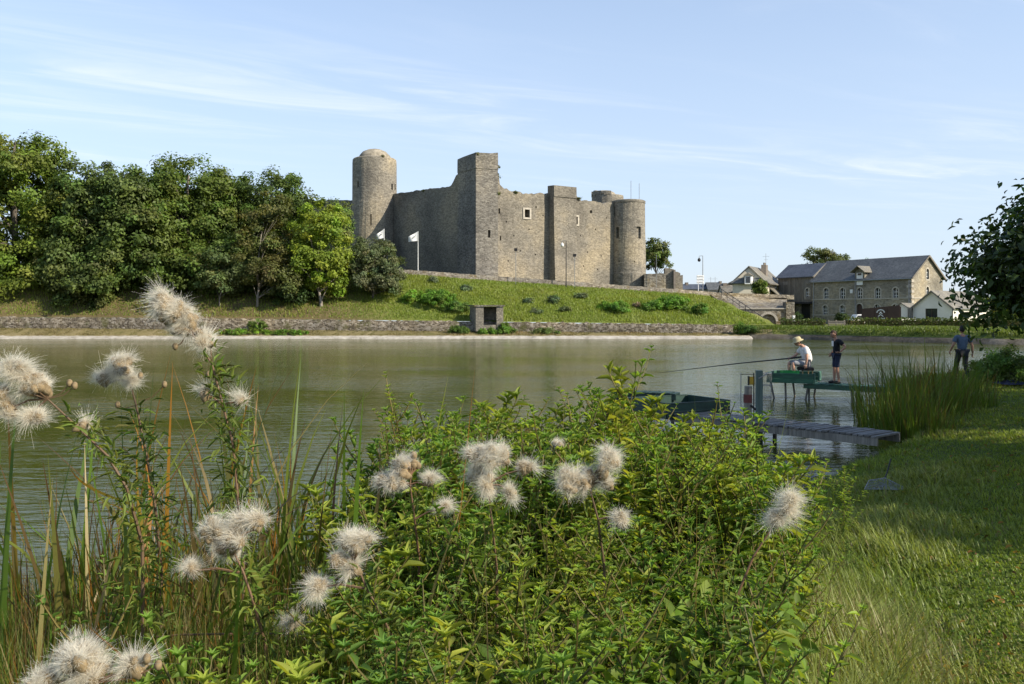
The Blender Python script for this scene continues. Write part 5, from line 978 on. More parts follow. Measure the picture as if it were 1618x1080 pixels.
# keepnet hanging from the platform: hoops and mesh strands
t = thing('keepnet', 'pale keepnet hanging into the water at the platform front', 'fishing net', (7.2, 24.3, 0)); c_k = Vector((7.2, 24.35, 0.0))
for k, (z_, r_) in enumerate(((0.74, 0.2), (0.4, 0.19), (0.05, 0.18))): MB().tube([c_k + Vector((r_ * math.cos(a_ * 0.3927), r_ * math.sin(a_ * 0.3927), z_)) for a_ in range(17)], 0.009, 5, False).build('hoop', M['greymetal'], t)
m = MB()
for a_ in range(26): m.tube([c_k + Vector((0.2 * math.cos(a_ * 0.2417), 0.2 * math.sin(a_ * 0.2417), 0.74)), c_k + Vector((0.18 * math.cos(a_ * 0.2417 + 0.2), 0.18 * math.sin(a_ * 0.2417 + 0.2), -0.1))], 0.003, 3, False)
for k in range(16): m.tube([c_k + Vector((0.19 * math.cos(a_ * 0.3927), 0.19 * math.sin(a_ * 0.3927), 0.72 - k * 0.05)) for a_ in range(17)], 0.0025, 3, False)
setp(m.build('mesh', M['clearnet'], t), kind='stuff')
MB().bar(c_k + Vector((0.2, 0, 0.74)), Vector((7.45, 24.6, 0.74)), 0.015).build('arm', M['greymetal'], t)
# landing net lying on the grass
gx, gy = X(1398, 10.4), 10.4; gz = float(zg(np.array(gx), np.array(gy))) + 0.05
t = thing('landing_net', 'dark landing net lying on the mown grass with its handle sticking up', 'fishing net', (gx, gy, gz)); rim = [Vector((gx - 0.28, gy - 0.08, gz + 0.0)), Vector((gx - 0.10, gy + 0.22, gz + 0.05)), Vector((gx + 0.10, gy + 0.22, gz + 0.08)), Vector((gx + 0.24, gy - 0.06, gz + 0.0)), Vector((gx + 0.05, gy - 0.2, gz + 0.02)), Vector((gx - 0.15, gy - 0.18, gz + 0.02))]
MB().tube(rim + [rim[0]], 0.005, 6, False).build('hoop', M['greymetal'], t); m = MB(); cc_ = Vector((gx, gy, gz + 0.01))
nr, na = 14, 60; V = []
for i_ in range(nr + 1):
    for k in range(na):
        u = k / na * 6; j = int(u + 1e-9); p = rim[j % 6].lerp(rim[(j + 1) % 6], u - j); q_ = cc_.lerp(p, i_ / nr); V.append(q_ + UP * (0.03 * math.sin(k * 1.3 + i_) * (1 - i_ / nr)))
for i_ in range(nr + 1): m.tube([V[i_ * na + k % na] for k in range(na + 1)], 0.0016, 3, False)
for k in range(na): m.tube([V[i_ * na + k] for i_ in range(nr + 1)], 0.0016, 3, False)
setp(m.build('mesh', M['clearnet'], t), kind='stuff'); MB().tube([rim[2], rim[2] + Vector((0.06, 0.08, 0.05)), rim[2] + Vector((0.17, 0.22, 0.2))], 0.009, 6).build('handle', M['blackmetal'], t)
gx, gy = X(1603, 25), 25.0; gz = float(zg(np.array(gx), np.array(gy))); V = MB(); nn_ = 9
pts = [(gx + (i_ / 8 - 0.5) * 1.0, gy + (j / 8 - 0.5) * 0.8, gz + 0.06 + 0.12 * rng.random() * (1 - abs(i_ / 4 - 1)) ** 0.5 * (1 if 0 < j < 8 else 0)) for j in range(9) for i_ in range(9)]
solo('folded_tarpaulin', V.add(pts, [(j * 9 + i_, j * 9 + i_ + 1, (j + 1) * 9 + i_ + 1, (j + 1) * 9 + i_) for j in range(8) for i_ in range(8)]), M['navycloth'], 'dark blue crumpled tarpaulin on the grass beyond the man', 'tarpaulin', (gx, gy, gz), smooth=True)

# ------------------------------------------------------------------ people
def skin_mesh(joints, edges, radii, root, mat, name, parent, levels=2, extra=None):
    me = bpy.data.meshes.new(name); idx = {k: i for i, k in enumerate(joints)}
    me.from_pydata([tuple(joints[k]) for k in joints], [(idx[a], idx[b_]) for a, b_ in edges], []); me.materials.append(mat)
    o = link(name, me, parent); md = o.modifiers.new('skin', 'SKIN'); md.use_smooth_shade = True
    for k, i in idx.items(): sv = me.skin_vertices[0].data[i]; r_ = radii[k]; sv.radius = (r_, r_) if not hasattr(r_, '__len__') else r_; sv.use_root = (k == root)
    s = o.modifiers.new('sub', 'SUBSURF'); s.levels = s.render_levels = levels; bpy.context.view_layer.update(); bake(o)
    if extra is not None:
        bm = bmesh.new(); bm.from_mesh(o.data); tmp = extra.mesh('tmp', mat); bm.from_mesh(tmp); bm.to_mesh(o.data); bm.free(); bpy.data.meshes.remove(tmp)
    o.data.polygons.foreach_set('use_smooth', [True] * len(o.data.polygons)); return o
def head_mb(c, fwd, s=1.0, tilt=0.0):
    c = Vector(c); fwd = Vector(fwd).normalized(); rt_ = fwd.cross(UP).normalized(); up = rt_.cross(fwd).normalized(); mb = MB().ellipsoid((0, 0, 0), (1, 1, 1), 18, 14)
    V = []
    for v in mb.v:
        x, y, z_ = v; fx = x * 0.098; w_ = 0.075 * (1 - 0.22 * max(0, -z_)) ; zz_ = z_ * 0.118
        if z_ < -0.2 and x < 0: fx *= 1 - 0.45 * (-z_ - 0.2)          # nape
        if z_ < -0.45 and x > 0: fx += 0.012 * x                       # chin
        if x > 0.85 and abs(y) < 0.3 and -0.35 < z_ < 0.15: fx += 0.022 * (1 - abs(y) / 0.3)   # nose
        if x > 0.7 and 0.15 < abs(y) < 0.5 and 0.05 < z_ < 0.3: fx -= 0.008                    # eye sockets
        V.append(c + fwd * fx * s + rt_ * y * w_ * s + up * zz_ * s)
    mb.v = [tuple(p) for p in V]
    for sd_ in (-1, 1): mb.ellipsoid(c + rt_ * sd_ * 0.076 * s - up * 0.005 * s, (0.022 * s, 0.01 * s, 0.032 * s), 8, 6, (fwd, rt_, up))
    return mb, fwd, rt_, up
def hand(mb, w, d, side, s=1.0, curl=0.6):
    """palm and five fingers growing from wrist w in direction d"""
    w = Vector(w); d = Vector(d).normalized(); sd_ = Vector(side).normalized(); sd_ = (sd_ - d * sd_.dot(d)).normalized(); n_ = d.cross(sd_)
    mb.ellipsoid(w + d * 0.045 * s, (0.052 * s, 0.04 * s, 0.017 * s), 10, 8, (d, sd_, n_))
    for k, L in enumerate((0.068, 0.078, 0.072, 0.056)):
        b0_ = w + d * 0.08 * s + sd_ * (0.028 - 0.0187 * k) * s; m1 = b0_ + (d * math.cos(curl * 0.5) + n_ * math.sin(curl * 0.5)) * L * 0.45 * s; m2 = m1 + (d * math.cos(curl * 1.3) + n_ * math.sin(curl * 1.3)) * L * 0.55 * s; mb.tube([b0_ - d * 0.02 * s, b0_, m1, m2], [0.009 * s, 0.0092 * s, 0.0082 * s, 0.006 * s], 6)
    b0_ = w + d * 0.025 * s + sd_ * 0.032 * s; mb.tube([b0_ - sd_ * 0.01 * s, b0_ + (d * 0.5 + sd_ * 0.8) * 0.03 * s, b0_ + (d * 0.9 + sd_ * 0.6 + n_ * 0.3) * 0.06 * s], [0.012 * s, 0.0105 * s, 0.0075 * s], 6)
def person(lab, loc, J, fwd, look, s, skin, shirt, pants, hairm, long_pants, fat=1.0, hat=None, glasses=False, print_=None):
    t = thing('person', lab, 'person', loc); J = {k: Vector(v) for k, v in J.items()}; fwd = Vector(fwd).normalized(); hb_, f_, r_, u_ = head_mb(J['head'], look, s); f = fat
    J['chestL'] = J['chest'].lerp(J['shL'], 0.55); J['chestR'] = J['chest'].lerp(J['shR'], 0.55)
    rad = dict(pelvis=0.115 * s * f, waist=0.11 * s * f, chest=0.118 * s * f, neckb=0.062 * s, neck=0.05 * s, chestL=0.085 * s * f, chestR=0.085 * s * f)
    base_e = [('pelvis', 'waist'), ('waist', 'chest'), ('chest', 'neckb'), ('neckb', 'neck'), ('chest', 'chestL'), ('chest', 'chestR')]
    e = list(base_e); ex = hb_
    for S in 'LR':
        rad.update({'sh' + S: 0.062 * s, 'el' + S: 0.042 * s, 'wr' + S: 0.029 * s, 'hip' + S: 0.088 * s * f, 'kn' + S: 0.058 * s, 'an' + S: 0.038 * s, 'to' + S: 0.03 * s})
        e += [('chest' + S, 'sh' + S), ('sh' + S, 'el' + S), ('el' + S, 'wr' + S), ('pelvis', 'hip' + S), ('hip' + S, 'kn' + S), ('kn' + S, 'an' + S), ('an' + S, 'to' + S)]
        hand(ex, J['wr' + S], J['hand' + S] - J['wr' + S], fwd, s, 0.9)
    jb = {k: J[k] for k in rad}; rb_ = {k: v * (0.78 if k in ('pelvis', 'waist', 'chest', 'chestL', 'chestR', 'hipL', 'hipR') or (long_pants and k[:2] in ('kn', 'an')) else 1.0) for k, v in rad.items()}; body = skin_mesh(jb, e, rb_, 'pelvis', skin, 'body', t, 2, ex)
    def grow(keys, k, over=None): d = {q_: rad[q_] * k for q_ in keys}; d.update(over or {}); return d
    js = {k: J[k] for k in ('pelvis', 'waist', 'chest', 'neckb', 'chestL', 'chestR', 'shL', 'shR')}; es = [('pelvis', 'waist'), ('waist', 'chest'), ('chest', 'neckb'), ('chest', 'chestL'), ('chest', 'chestR'), ('chestL', 'shL'), ('chestR', 'shR')]
    rs = grow(('waist', 'chest', 'chestL', 'chestR'), 1.16, {'pelvis': rad['pelvis'] * 1.22, 'neckb': 0.066 * s, 'shL': 0.08 * s, 'shR': 0.08 * s})
    for S in 'LR': js['cuff' + S] = J['sh' + S].lerp(J['el' + S], 0.72); es.append(('sh' + S, 'cuff' + S)); rs['cuff' + S] = 0.067 * s
    sh = skin_mesh(js, es, rs, 'pelvis', shirt, 'shirt', t)
    jp = {k: J[k] for k in ('pelvis', 'hipL', 'hipR')}; ep = [('pelvis', 'hipL'), ('pelvis', 'hipR')]; rp = grow(('pelvis', 'hipL', 'hipR'), 1.1)
    for S in 'LR':
        jp['kn' + S] = J['kn' + S]; ep.append(('hip' + S, 'kn' + S)); rp['kn' + S] = 0.075 * s
        if long_pants: jp['an' + S] = J['an' + S] + UP * 0.02; ep.append(('kn' + S, 'an' + S)); rp['an' + S] = 0.066 * s
    skin_mesh(jp, ep, rp, 'pelvis', pants, 'trousers' if long_pants else 'shorts', t)
    for S in 'LR':
        d = (J['to' + S] - J['an' + S]); d.z = 0; d = d.normalized() if d.length > 1e-3 else fwd; c = J['an' + S] + d * 0.07 * s; c.z = J['to' + S].z + 0.012; sd_ = Vector((-d.y, d.x, 0))
        MB().ellipsoid(c, (0.14 * s, 0.052 * s, 0.052 * s), 12, 8, (d, sd_, UP)).build('shoe', M['shoe'], t, True).location = (0, 0, 0)
    for o in t.children:
        if o.name.startswith('shoe'):
            o.data.transform(Matrix.Translation(world_loc(t)))
    hc = J['head']
    hm = MB(); tmp = MB().ellipsoid((0, 0, 0), (1, 1, 1), 18, 14); V = []
    for x, y, z_ in tmp.v:                                            # cap of hair, cut back over the face
        k = 1.0 if (z_ > 0.45 or x < 0.1 - 0.5 * max(0, -z_)) and z_ > -0.55 else 0.86
        V.append(hc + f_ * (x * 0.104 * k - 0.006) * s + r_ * y * 0.083 * k * s + u_ * (z_ * 0.124 * k + 0.008) * s)
    hm.add(V, tmp.f).v = hm.v; o = hm.mesh('hair', hairm, (0, 0, 0), True); link('hair', o, t)
    if hat:
        h0_ = hc + u_ * 0.055 * s; m = MB(); n = 24; prof = [(0.165, -0.035), (0.16, -0.028), (0.115, 0.0), (0.108, 0.05), (0.095, 0.085), (0.05, 0.1), (0.005, 0.102)]; V = []
        for rr, z_ in prof:
            for k in range(n): a_ = 2 * math.pi * k / n; V.append(h0_ + (f_ * math.cos(a_) * 1.08 + r_ * math.sin(a_)) * rr * s + u_ * z_ * s)
        m.add(V, [(i_ * n + k, i_ * n + (k + 1) % n, (i_ + 1) * n + (k + 1) % n, (i_ + 1) * n + k) for i_ in range(len(prof) - 1) for k in range(n)]); link('sun_hat', m.mesh('sun_hat', hat, (0, 0, 0), True), t)
    g = MB()
    for sd_ in (-1, 1): g.ellipsoid(hc + f_ * 0.088 * s + r_ * sd_ * 0.033 * s + u_ * 0.018 * s, ((0.012, 0.026, 0.02) if glasses else (0.008, 0.012, 0.008)) if True else 0, 8, 6, (f_, r_, u_))
    if glasses:
        for sd_ in (-1, 1): g.bar(hc + f_ * 0.085 * s + r_ * sd_ * 0.055 * s + u_ * 0.022 * s, hc + r_ * sd_ * 0.078 * s + u_ * 0.022 * s, 0.006)
    link('sunglasses' if glasses else 'eyes', g.mesh('eyes', M['dark'] if not glasses else M['glass'], (0, 0, 0)), t)
    link('mouth', MB().ellipsoid(hc + f_ * 0.09 * s - u_ * 0.06 * s, (0.008, 0.022, 0.005), 8, 6, (f_, r_, u_)).mesh('mouth', M['red'], (0, 0, 0)), t)
    if print_:
        c = J['chest'] + fwd * 0.135 * s * fat; sd_ = fwd.cross(UP); link('shirt_print', MB().box(c, (0.012, 0.13, 0.15), (fwd, sd_, UP)).mesh('shirt_print', M['whitecloth'], (0, 0, 0)), t)
    return t
LF = Vector((-1, 0, 0))
# seated angler, facing the water on the left
L0 = Vector((8.28, 24.75, 0.515)); W = Vector((0.0, 1.0, 0))
person('seated angler in white shirt, grey shorts and beige sun hat holding a long rod', tuple(L0), dict(
    pelvis=(0.26, 0, 0.50), waist=(0.29, 0, 0.64), chest=(0.20, 0, 0.86), neckb=(0.12, 0, 0.985), neck=(0.07, 0, 1.03), head=(0.0, 0, 1.10),
    shL=(0.18, -0.19, 0.92), elL=(0.17, -0.27, 0.66), wrL=(0.15, -0.24, 0.46), handL=(0.145, -0.24, 0.36), shR=(0.18, 0.19, 0.92), elR=(0.02, 0.26, 0.70), wrR=(-0.16, 0.12, 0.64), handR=(-0.25, 0.05, 0.62),
    hipL=(0.2, -0.11, 0.47), knL=(-0.2, -0.14, 0.50), anL=(-0.13, -0.14, 0.09), toL=(-0.28, -0.14, 0.035), hipR=(0.2, 0.11, 0.47), knR=(-0.22, 0.13, 0.50), anR=(-0.2, 0.13, 0.09), toR=(-0.35, 0.13, 0.035)),
    LF, (-0.93, 0, -0.36), 1.0, M['skin'], M['whitecloth'], M['greycloth'], M['dkhair'], False, 1.12, M['strawhat'], True)
t = thing('tackle_box_seat', 'dark tackle box seat on short legs under the angler', 'seat', (8.5, 24.75, 0.515)); MB().box((8.5, 24.75, 0.845), (0.36, 0.42, 0.1)).build('cushion', M['blackcloth'], t, bevel=0.02)
for sx2 in (-1, 1):
    for sy2 in (-1, 1): MB().tube([(8.5 + sx2 * 0.15, 24.75 + sy2 * 0.18, 0.515), (8.5 + sx2 * 0.14, 24.75 + sy2 * 0.17, 0.8)], 0.018, 6).build('leg', M['straw'], t)
hr = L0 + Vector((-0.22, 0.06, 0.625)); tip = Vector((X(1040, 27.5), 27.5, Z(589, 27.5))); d_ = (tip - hr)
rodo = thing('fishing_rod', 'long black fishing rod reaching out over the water from the angler', 'fishing rod', tuple(hr)); bt_ = hr - d_.normalized() * 0.35
MB().tube([bt_, hr, hr + d_ * 0.35 - UP * -0.02, hr + d_ * 0.7 + UP * 0.01, tip], [0.022, 0.021, 0.017, 0.011, 0.004], 8).build('blank', M['rod'], rodo, True); MB().tube([bt_, bt_ + d_.normalized() * 0.3], 0.026, 8).build('grip', M['blackcloth'], rodo)
bx = Vector((7.98, 24.5, 0.515)); t = thing('bait_tub', 'bright green plastic bait tub in front of the angler', 'tub', (8.0, 24.62, 0.515))
for o_, sz in (((0, -0.15, 0.14), (0.46, 0.015, 0.28)), ((0, 0.15, 0.14), (0.46, 0.015, 0.28)), ((-0.22, 0, 0.14), (0.015, 0.285, 0.28)), ((0.22, 0, 0.14), (0.015, 0.285, 0.28))): MB().box(Vector((8.0, 24.62, 0.52)) + Vector(o_), sz).build('side', M['brightgreen'], t)
MB().box((8.0, 24.62, 0.53), (0.44, 0.3, 0.012)).build('base', M['brightgreen'], t)
# boy on the boardwalk
bp = Vector((8.42, 24.35, 0)).lerp(Vector((10.6, 22.3, 0)), 0.27); BL = Vector((bp.x, bp.y, 0.485)); s_ = 0.86
def sc_(d, s): return {k: tuple(x * s for x in v) for k, v in d.items()}
person('boy in black T-shirt and navy shorts standing on the green boardwalk, hand on hip', tuple(BL), sc_(dict(
    pelvis=(0.03, 0, 0.95), waist=(0.04, 0, 1.09), chest=(0.03, 0, 1.30), neckb=(0.0, 0, 1.45), neck=(-0.02, 0, 1.50), head=(-0.06, 0, 1.60),
    shL=(0.04, -0.175, 1.40), elL=(0.21, -0.30, 1.20), wrL=(0.04, -0.28, 1.03), handL=(-0.04, -0.22, 1.0), shR=(0.03, 0.175, 1.40), elR=(0.08, 0.24, 1.14), wrR=(-0.06, 0.2, 0.98), handR=(-0.1, 0.18, 0.90),
    hipL=(0.03, -0.095, 0.9), knL=(0.02, -0.10, 0.5), anL=(0.07, -0.11, 0.09), toL=(-0.08, -0.13, 0.035), hipR=(0.03, 0.095, 0.9), knR=(0.0, 0.09, 0.5), anR=(0.0, 0.09, 0.09), toR=(-0.15, 0.08, 0.035)), s_),
    LF, (-0.9, -0.1, -0.42), 0.88, M['skin2'], M['blackcloth'], M['navycloth'], M['hair'], False, 0.88, None, False, True)
# man walking away on the bank
mx, my = X(1520.5, 27.2), 27.2; mz = float(zg(np.array(mx), np.array(my))); FW = Vector((0, 1, 0))
person('man in slate blue polo shirt and dark trousers walking away along the bank', (mx, my, mz + 0.0), dict(
    pelvis=(0, 0, 0.97), waist=(0, 0.01, 1.12), chest=(0, 0.0, 1.34), neckb=(0, 0.0, 1.49), neck=(0, 0.01, 1.54), head=(0, 0.02, 1.655),
    shL=(-0.2, 0, 1.43), elL=(-0.30, -0.02, 1.16), wrL=(-0.33, 0.12, 0.96), handL=(-0.32, 0.17, 0.88), shR=(0.2, 0, 1.43), elR=(0.30, -0.03, 1.14), wrR=(0.34, 0.02, 0.89), handR=(0.33, 0.04, 0.79),
    hipL=(-0.1, 0, 0.92), knL=(-0.11, 0.16, 0.52), anL=(-0.11, 0.12, 0.09), toL=(-0.11, 0.27, 0.04), hipR=(0.1, 0, 0.92), knR=(0.1, 0.0, 0.5), anR=(0.1, -0.2, 0.12), toR=(0.1, -0.06, 0.035)),
    FW, (0.05, 1, -0.05), 1.0, M['skin2'], M['bluecloth'], M['darkcloth'], M['dkhair'], True, 1.12)
# ------------------------------------------------------------------ walnut trees on the right bank
def zgf(x, y): return float(zg(np.array(float(x)), np.array(float(y))))
WL = leaf8(0.12, 0.22, 0.42, 0.7)
def walnut(lab, x, y, lobes, nclump, per, ls):
    return tree('walnut_tree', lab, (x, y, zgf(x, y)), 0.2, lobes, nclump, per, ls, (0.042, 0.072, 0.015), csize=0.5, mat='walnutleaf', tmpl=WL, asp=0.5, group='walnut trees on the right bank', ntarget=60, csp=0.3, trunk_top=(x - 0.3, y, 6.2), updown=0.1, flat=1.0)
walnut('walnut tree whose drooping branch of large leaves enters at the right edge', 11.4, 11.6, [((8.45, 11.2, 2.95), (2.35, 1.8, 0.66)), ((9.0, 11.4, 3.55), (2.0, 2.0, 0.6)), ((11.5, 11.6, 5.2), (3.0, 3.2, 1.7)), ((7.1, 11.0, 2.5), (0.85, 0.9, 0.42)), ((7.65, 11.2, 2.85), (1.3, 1.2, 0.55))], 520, 100, 0.115)
walnut('walnut tree out of frame to the right that shades the near lawn', 13.6, 6.0, [((12.9, 6.1, 5.2), (3.6, 2.9, 1.9)), ((11.8, 6.6, 3.9), (2.6, 2.3, 0.8))], 300, 60, 0.17)
walnut('walnut tree out of frame that shades the reeds', 17.4, 16.2, [((17.0, 16.2, 5.3), (4.4, 4.8, 2.1)), ((16.2, 16.2, 3.8), (3.2, 4.2, 0.9))], 400, 60, 0.195)
walnut('walnut tree out of frame that shades the walking man', 24.0, 24.0, [((23.5, 24, 5.6), (4.8, 5.2, 2.3)), ((22.5, 23.6, 3.9), (3.4, 4.2, 0.9))], 400, 60, 0.195)

# ------------------------------------------------------------------ lawn
def lawn(name, n, pxr, yr, hf, c, c2, wk, K, lab, dens=None):
    y = np.exp(np.log(yr[0]) + rng.random(n) * (np.log(yr[1]) - np.log(yr[0]))); px = pxr[0] + rng.random(n) * (pxr[1] - pxr[0]); x = (px - CX) / F * y
    d = shore_d(x, y); ok = d > 0.02
    if dens is not None: ok &= rng.random(n) < dens(x, y, px)
    x, y, px, d = x[ok], y[ok], px[ok], d[ok]; n = len(x); k = np.clip(vnoise(x, y, 0.9, 31) + 0.5 + 0.5 * vnoise(x, y, 0.25, 32), 0, 1)
    hh = hf(x, y, px, d) * (0.35 + 0.95 * rng.random(n)) * (0.55 + 0.9 * k ** 1.5); base = np.stack([x, y, zg(x, y) - 0.01], -1)
    c0 = (np.asarray(c)[None] * (1 - k[:, None]) + np.asarray(c2)[None] * k[:, None]) * (1 + 0.2 * rng.normal(size=(n, 1))).clip(0.4, 1.7)
    dry = rng.random(n) < 0.04 + 0.22 * ss(vnoise(x, y, 1.6, 77), 0.12, 0.4); c0[dry] = np.array([0.22, 0.19, 0.08]) * (0.7 + 0.6 * rng.random((dry.sum(), 1)))
    head = 2.6 + 1.5 * rng.normal(size=n)
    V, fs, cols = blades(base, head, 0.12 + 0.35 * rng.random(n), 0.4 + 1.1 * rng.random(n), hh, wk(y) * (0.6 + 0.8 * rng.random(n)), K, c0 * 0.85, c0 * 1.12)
    return setp(link(name, np_mesh(name, V, fs, M['blade'], cols)), lab, 'grass', kind='stuff')
LG, LG2 = (0.155, 0.235, 0.03), (0.25, 0.30, 0.05)
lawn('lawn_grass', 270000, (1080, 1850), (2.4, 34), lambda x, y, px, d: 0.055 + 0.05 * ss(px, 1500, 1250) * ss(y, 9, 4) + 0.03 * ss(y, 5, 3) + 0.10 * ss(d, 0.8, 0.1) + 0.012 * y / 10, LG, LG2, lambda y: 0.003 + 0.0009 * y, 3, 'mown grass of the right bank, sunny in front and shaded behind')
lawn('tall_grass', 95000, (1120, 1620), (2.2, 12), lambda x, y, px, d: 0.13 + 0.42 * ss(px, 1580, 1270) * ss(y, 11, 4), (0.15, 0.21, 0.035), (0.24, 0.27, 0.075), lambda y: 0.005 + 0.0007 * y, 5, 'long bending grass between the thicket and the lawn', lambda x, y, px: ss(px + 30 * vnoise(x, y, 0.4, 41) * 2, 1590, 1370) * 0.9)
# clover-like broad leaves in the lawn
n = 20000; y = np.exp(np.log(2.4) + rng.random(n) * np.log(9 / 2.4)); px = 1020 + rng.random(n) * 700; x = (px - CX) / F * y; ok = (shore_d(x, y) > 0.1) & (vnoise(x, y, 0.7, 55) > 0.08); x, y = x[ok], y[ok]; n = len(x)
nn = nrm(np.array([0, 0, 1.0])[None] + 0.45 * rng.normal(size=(n, 3))); s = 0.024 * (0.5 + rng.random(n)); pos = np.stack([x, y, zg(x, y) + 0.02 + 0.06 * rng.random(n)], -1)
V, fs, cols = scatter(leaf8(0.1, 0.1, 0.5, 0.8), pos, frames(np.cross(nn, rdir(n)), nn), np.stack([s, s * 0.7, s], -1), jit((0.075, 0.125, 0.02), n, 0.25))
setp(link('lawn_clover', np_mesh('lawn_clover', V, fs, M['herbleaf'], cols)), 'small broad leaves mixed into the near lawn', 'ground cover', kind='stuff')

n = 420; y = np.exp(np.log(2.6) + rng.random(n) * np.log(16 / 2.6)); px = 1330 + rng.random(n) * 420; x = (px - CX) / F * y; ok = shore_d(x, y) > 0.3; x, y = x[ok], y[ok]; n = len(x)
nn = nrm(np.array([0, 0, 1.0])[None] + 0.5 * rng.normal(size=(n, 3))); s = 0.05 * (0.6 + 0.8 * rng.random(n)); V, fs, cols = scatter(leaf8(0.2, 0.15, 0.4, 0.7), np.stack([x, y, zg(x, y) + 0.05], -1), frames(np.cross(nn, rdir(n)), nn), np.stack([s, s * 0.5, s], -1), jit((0.22, 0.15, 0.06), n, 0.3))
setp(link('fallen_leaf_scatter', np_mesh('fallen_leaf_scatter', V, fs, M['herbleaf'], cols)), 'dry fallen leaves scattered on the mown grass', 'fallen leaves', kind='stuff')
# ------------------------------------------------------------------ tall leafy herbs of the thicket
HL = [leaf8(0.14, 0.32, 0.36, 0.66), leaf8(0.2, 0.12, 0.34, 0.62), leaf8(0.1, 0.5, 0.38, 0.66)]
def make_herb(seed, hgt, c, lscale=1.0, nbranch=10):
    """opposite lance shaped leaves on a straight stem with side shoots; built at the origin"""
    g = np.random.default_rng(seed); stems = MB(); sh = []
    bend = g.normal(size=2) * 0.12
    def sp(t): return np.array([bend[0] * t * t * hgt, bend[1] * t * t * hgt, t * hgt])
    path = [sp(k / 8) for k in range(9)]; stems.tube(path, [0.006 * (1 - 0.75 * k / 8) for k in range(9)], 5, False)
    shoots = [(path, 0.16, 1.0)]
    for b_ in range(nbranch):
        t = 0.22 + 0.72 * (b_ + g.random()) / nbranch; a = b_ * 2.4 + g.random(); L = hgt * (0.10 + 0.26 * (1 - t)) * (0.7 + 0.6 * g.random()); p = sp(t)
        pts = [p + np.array([math.cos(a), math.sin(a), 0]) * L * 0.75 * u + np.array([0, 0, 1]) * L * (0.55 * u + 0.35 * u * u) for u in (0, 0.33, 0.66, 1)]
        stems.tube(pts, [0.0035, 0.003, 0.0025, 0.0015], 4, False); shoots.append((pts, 0.05, 0.75))
    P_, D_, N_, S_, C_, Tm = [], [], [], [], [], []
    for pts, t0, ls in shoots:
        pts = np.array(pts); seg = np.linalg.norm(np.diff(pts, axis=0), axis=1); L = seg.sum(); cum = np.concatenate([[0], np.cumsum(seg)]); nn_ = max(4, int(L * (1 - t0) / 0.031)); az = g.random() * 6
        for k in range(nn_):
            t = t0 + (1 - t0) * (k + 0.5) / nn_; q_ = np.array([np.interp(t * L, cum, pts[:, j]) for j in range(3)]); az += 1.57; size = (0.085 * (1 - 0.55 * t ** 3) if ls == 1.0 else 0.07 * (1 - 0.35 * t)) * lscale * (0.7 + 0.6 * g.random()); el = 0.15 + 0.75 * t + 0.2 * g.normal()
            for s in (0, math.pi):
                a = az + s + 0.25 * g.normal(); d = np.array([math.cos(a) * math.cos(el), math.sin(a) * math.cos(el), math.sin(el)]); up = np.array([-math.cos(a) * math.sin(el), -math.sin(a) * math.sin(el), math.cos(el)]) + 0.25 * g.normal(size=3)
                P_.append(q_); D_.append(d); N_.append(up); S_.append(size); young = 0.75 + 0.5 * t; C_.append(np.array(c) * young * (0.8 + 0.4 * g.random()) * np.array([1 + 0.1 * t, 1, 1])); Tm.append(g.integers(3))
        for k in range(6):     # tuft of young leaves at the tip
            a = k * 1.05; d = np.array([math.cos(a) * 0.55, math.sin(a) * 0.55, 0.83]); P_.append(pts[-1]); D_.append(d); N_.append(np.array([-math.cos(a), -math.sin(a), 0.6])); S_.append(0.035 * lscale * ls); C_.append(np.array(c) * np.array([1.22, 1.25, 1.1])); Tm.append(0)
    P_, D_, N_, S_, C_, Tm = map(np.array, (P_, D_, N_, S_, C_, Tm)); parts = []
    for k in range(3):
        m_ = Tm == k; parts.append(scatter(HL[k], P_[m_], frames(D_[m_], N_[m_]), np.stack([S_[m_], S_[m_] * 0.29, S_[m_]], -1), C_[m_]))
    V, fs, cols = merge(parts); leaf = np_mesh('foliage', V, fs, M['herbleaf'], cols); sm = stems.mesh('stem', M['stem']); a_ = sm.attributes.new('col', 'FLOAT_COLOR', 'POINT')
    a_.data.foreach_set('color', np.tile(np.array([0.10, 0.085, 0.03, 1.0], np.float32), len(sm.vertices))); return leaf, sm
HC = [(0.165, 0.265, 0.05), (0.205, 0.28, 0.05), (0.14, 0.24, 0.055), (0.235, 0.29, 0.055), (0.175, 0.25, 0.08)]
HV = [make_herb(100 + k, 1.0, HC[k % 5], 0.66 + 0.15 * (k % 4) if k < 6 else 0.48, 13 + k % 4 if k < 6 else 19) for k in range(8)]
def herb(k, x, y, hgt, lab, group, name='leafy_herb'):
    leaf, sm = HV[k]; t = thing(name, lab, 'plant', (x, y, zgf(x, y) - 0.02), group, rng.random() * 6.28); t.scale = (hgt * 0.55 + 0.5,) * 2 + (hgt,)
    t.rotation_euler[0] = 0.09 * rng.normal(); t.rotation_euler[1] = 0.09 * rng.normal()
    f = link('foliage', leaf, t); f['kind'] = 'stuff'; link('stem', sm, t)
SIL = [(430, 1000), (520, 900), (600, 720), (650, 640), (690, 612), (740, 640), (800, 622), (860, 605), (945, 578), (1000, 605), (1030, 648), (1060, 662), (1100, 650), (1150, 690), (1190, 715), (1250, 740), (1330, 752), (1400, 800), (1500, 980)]
nh = 0; tries = 0
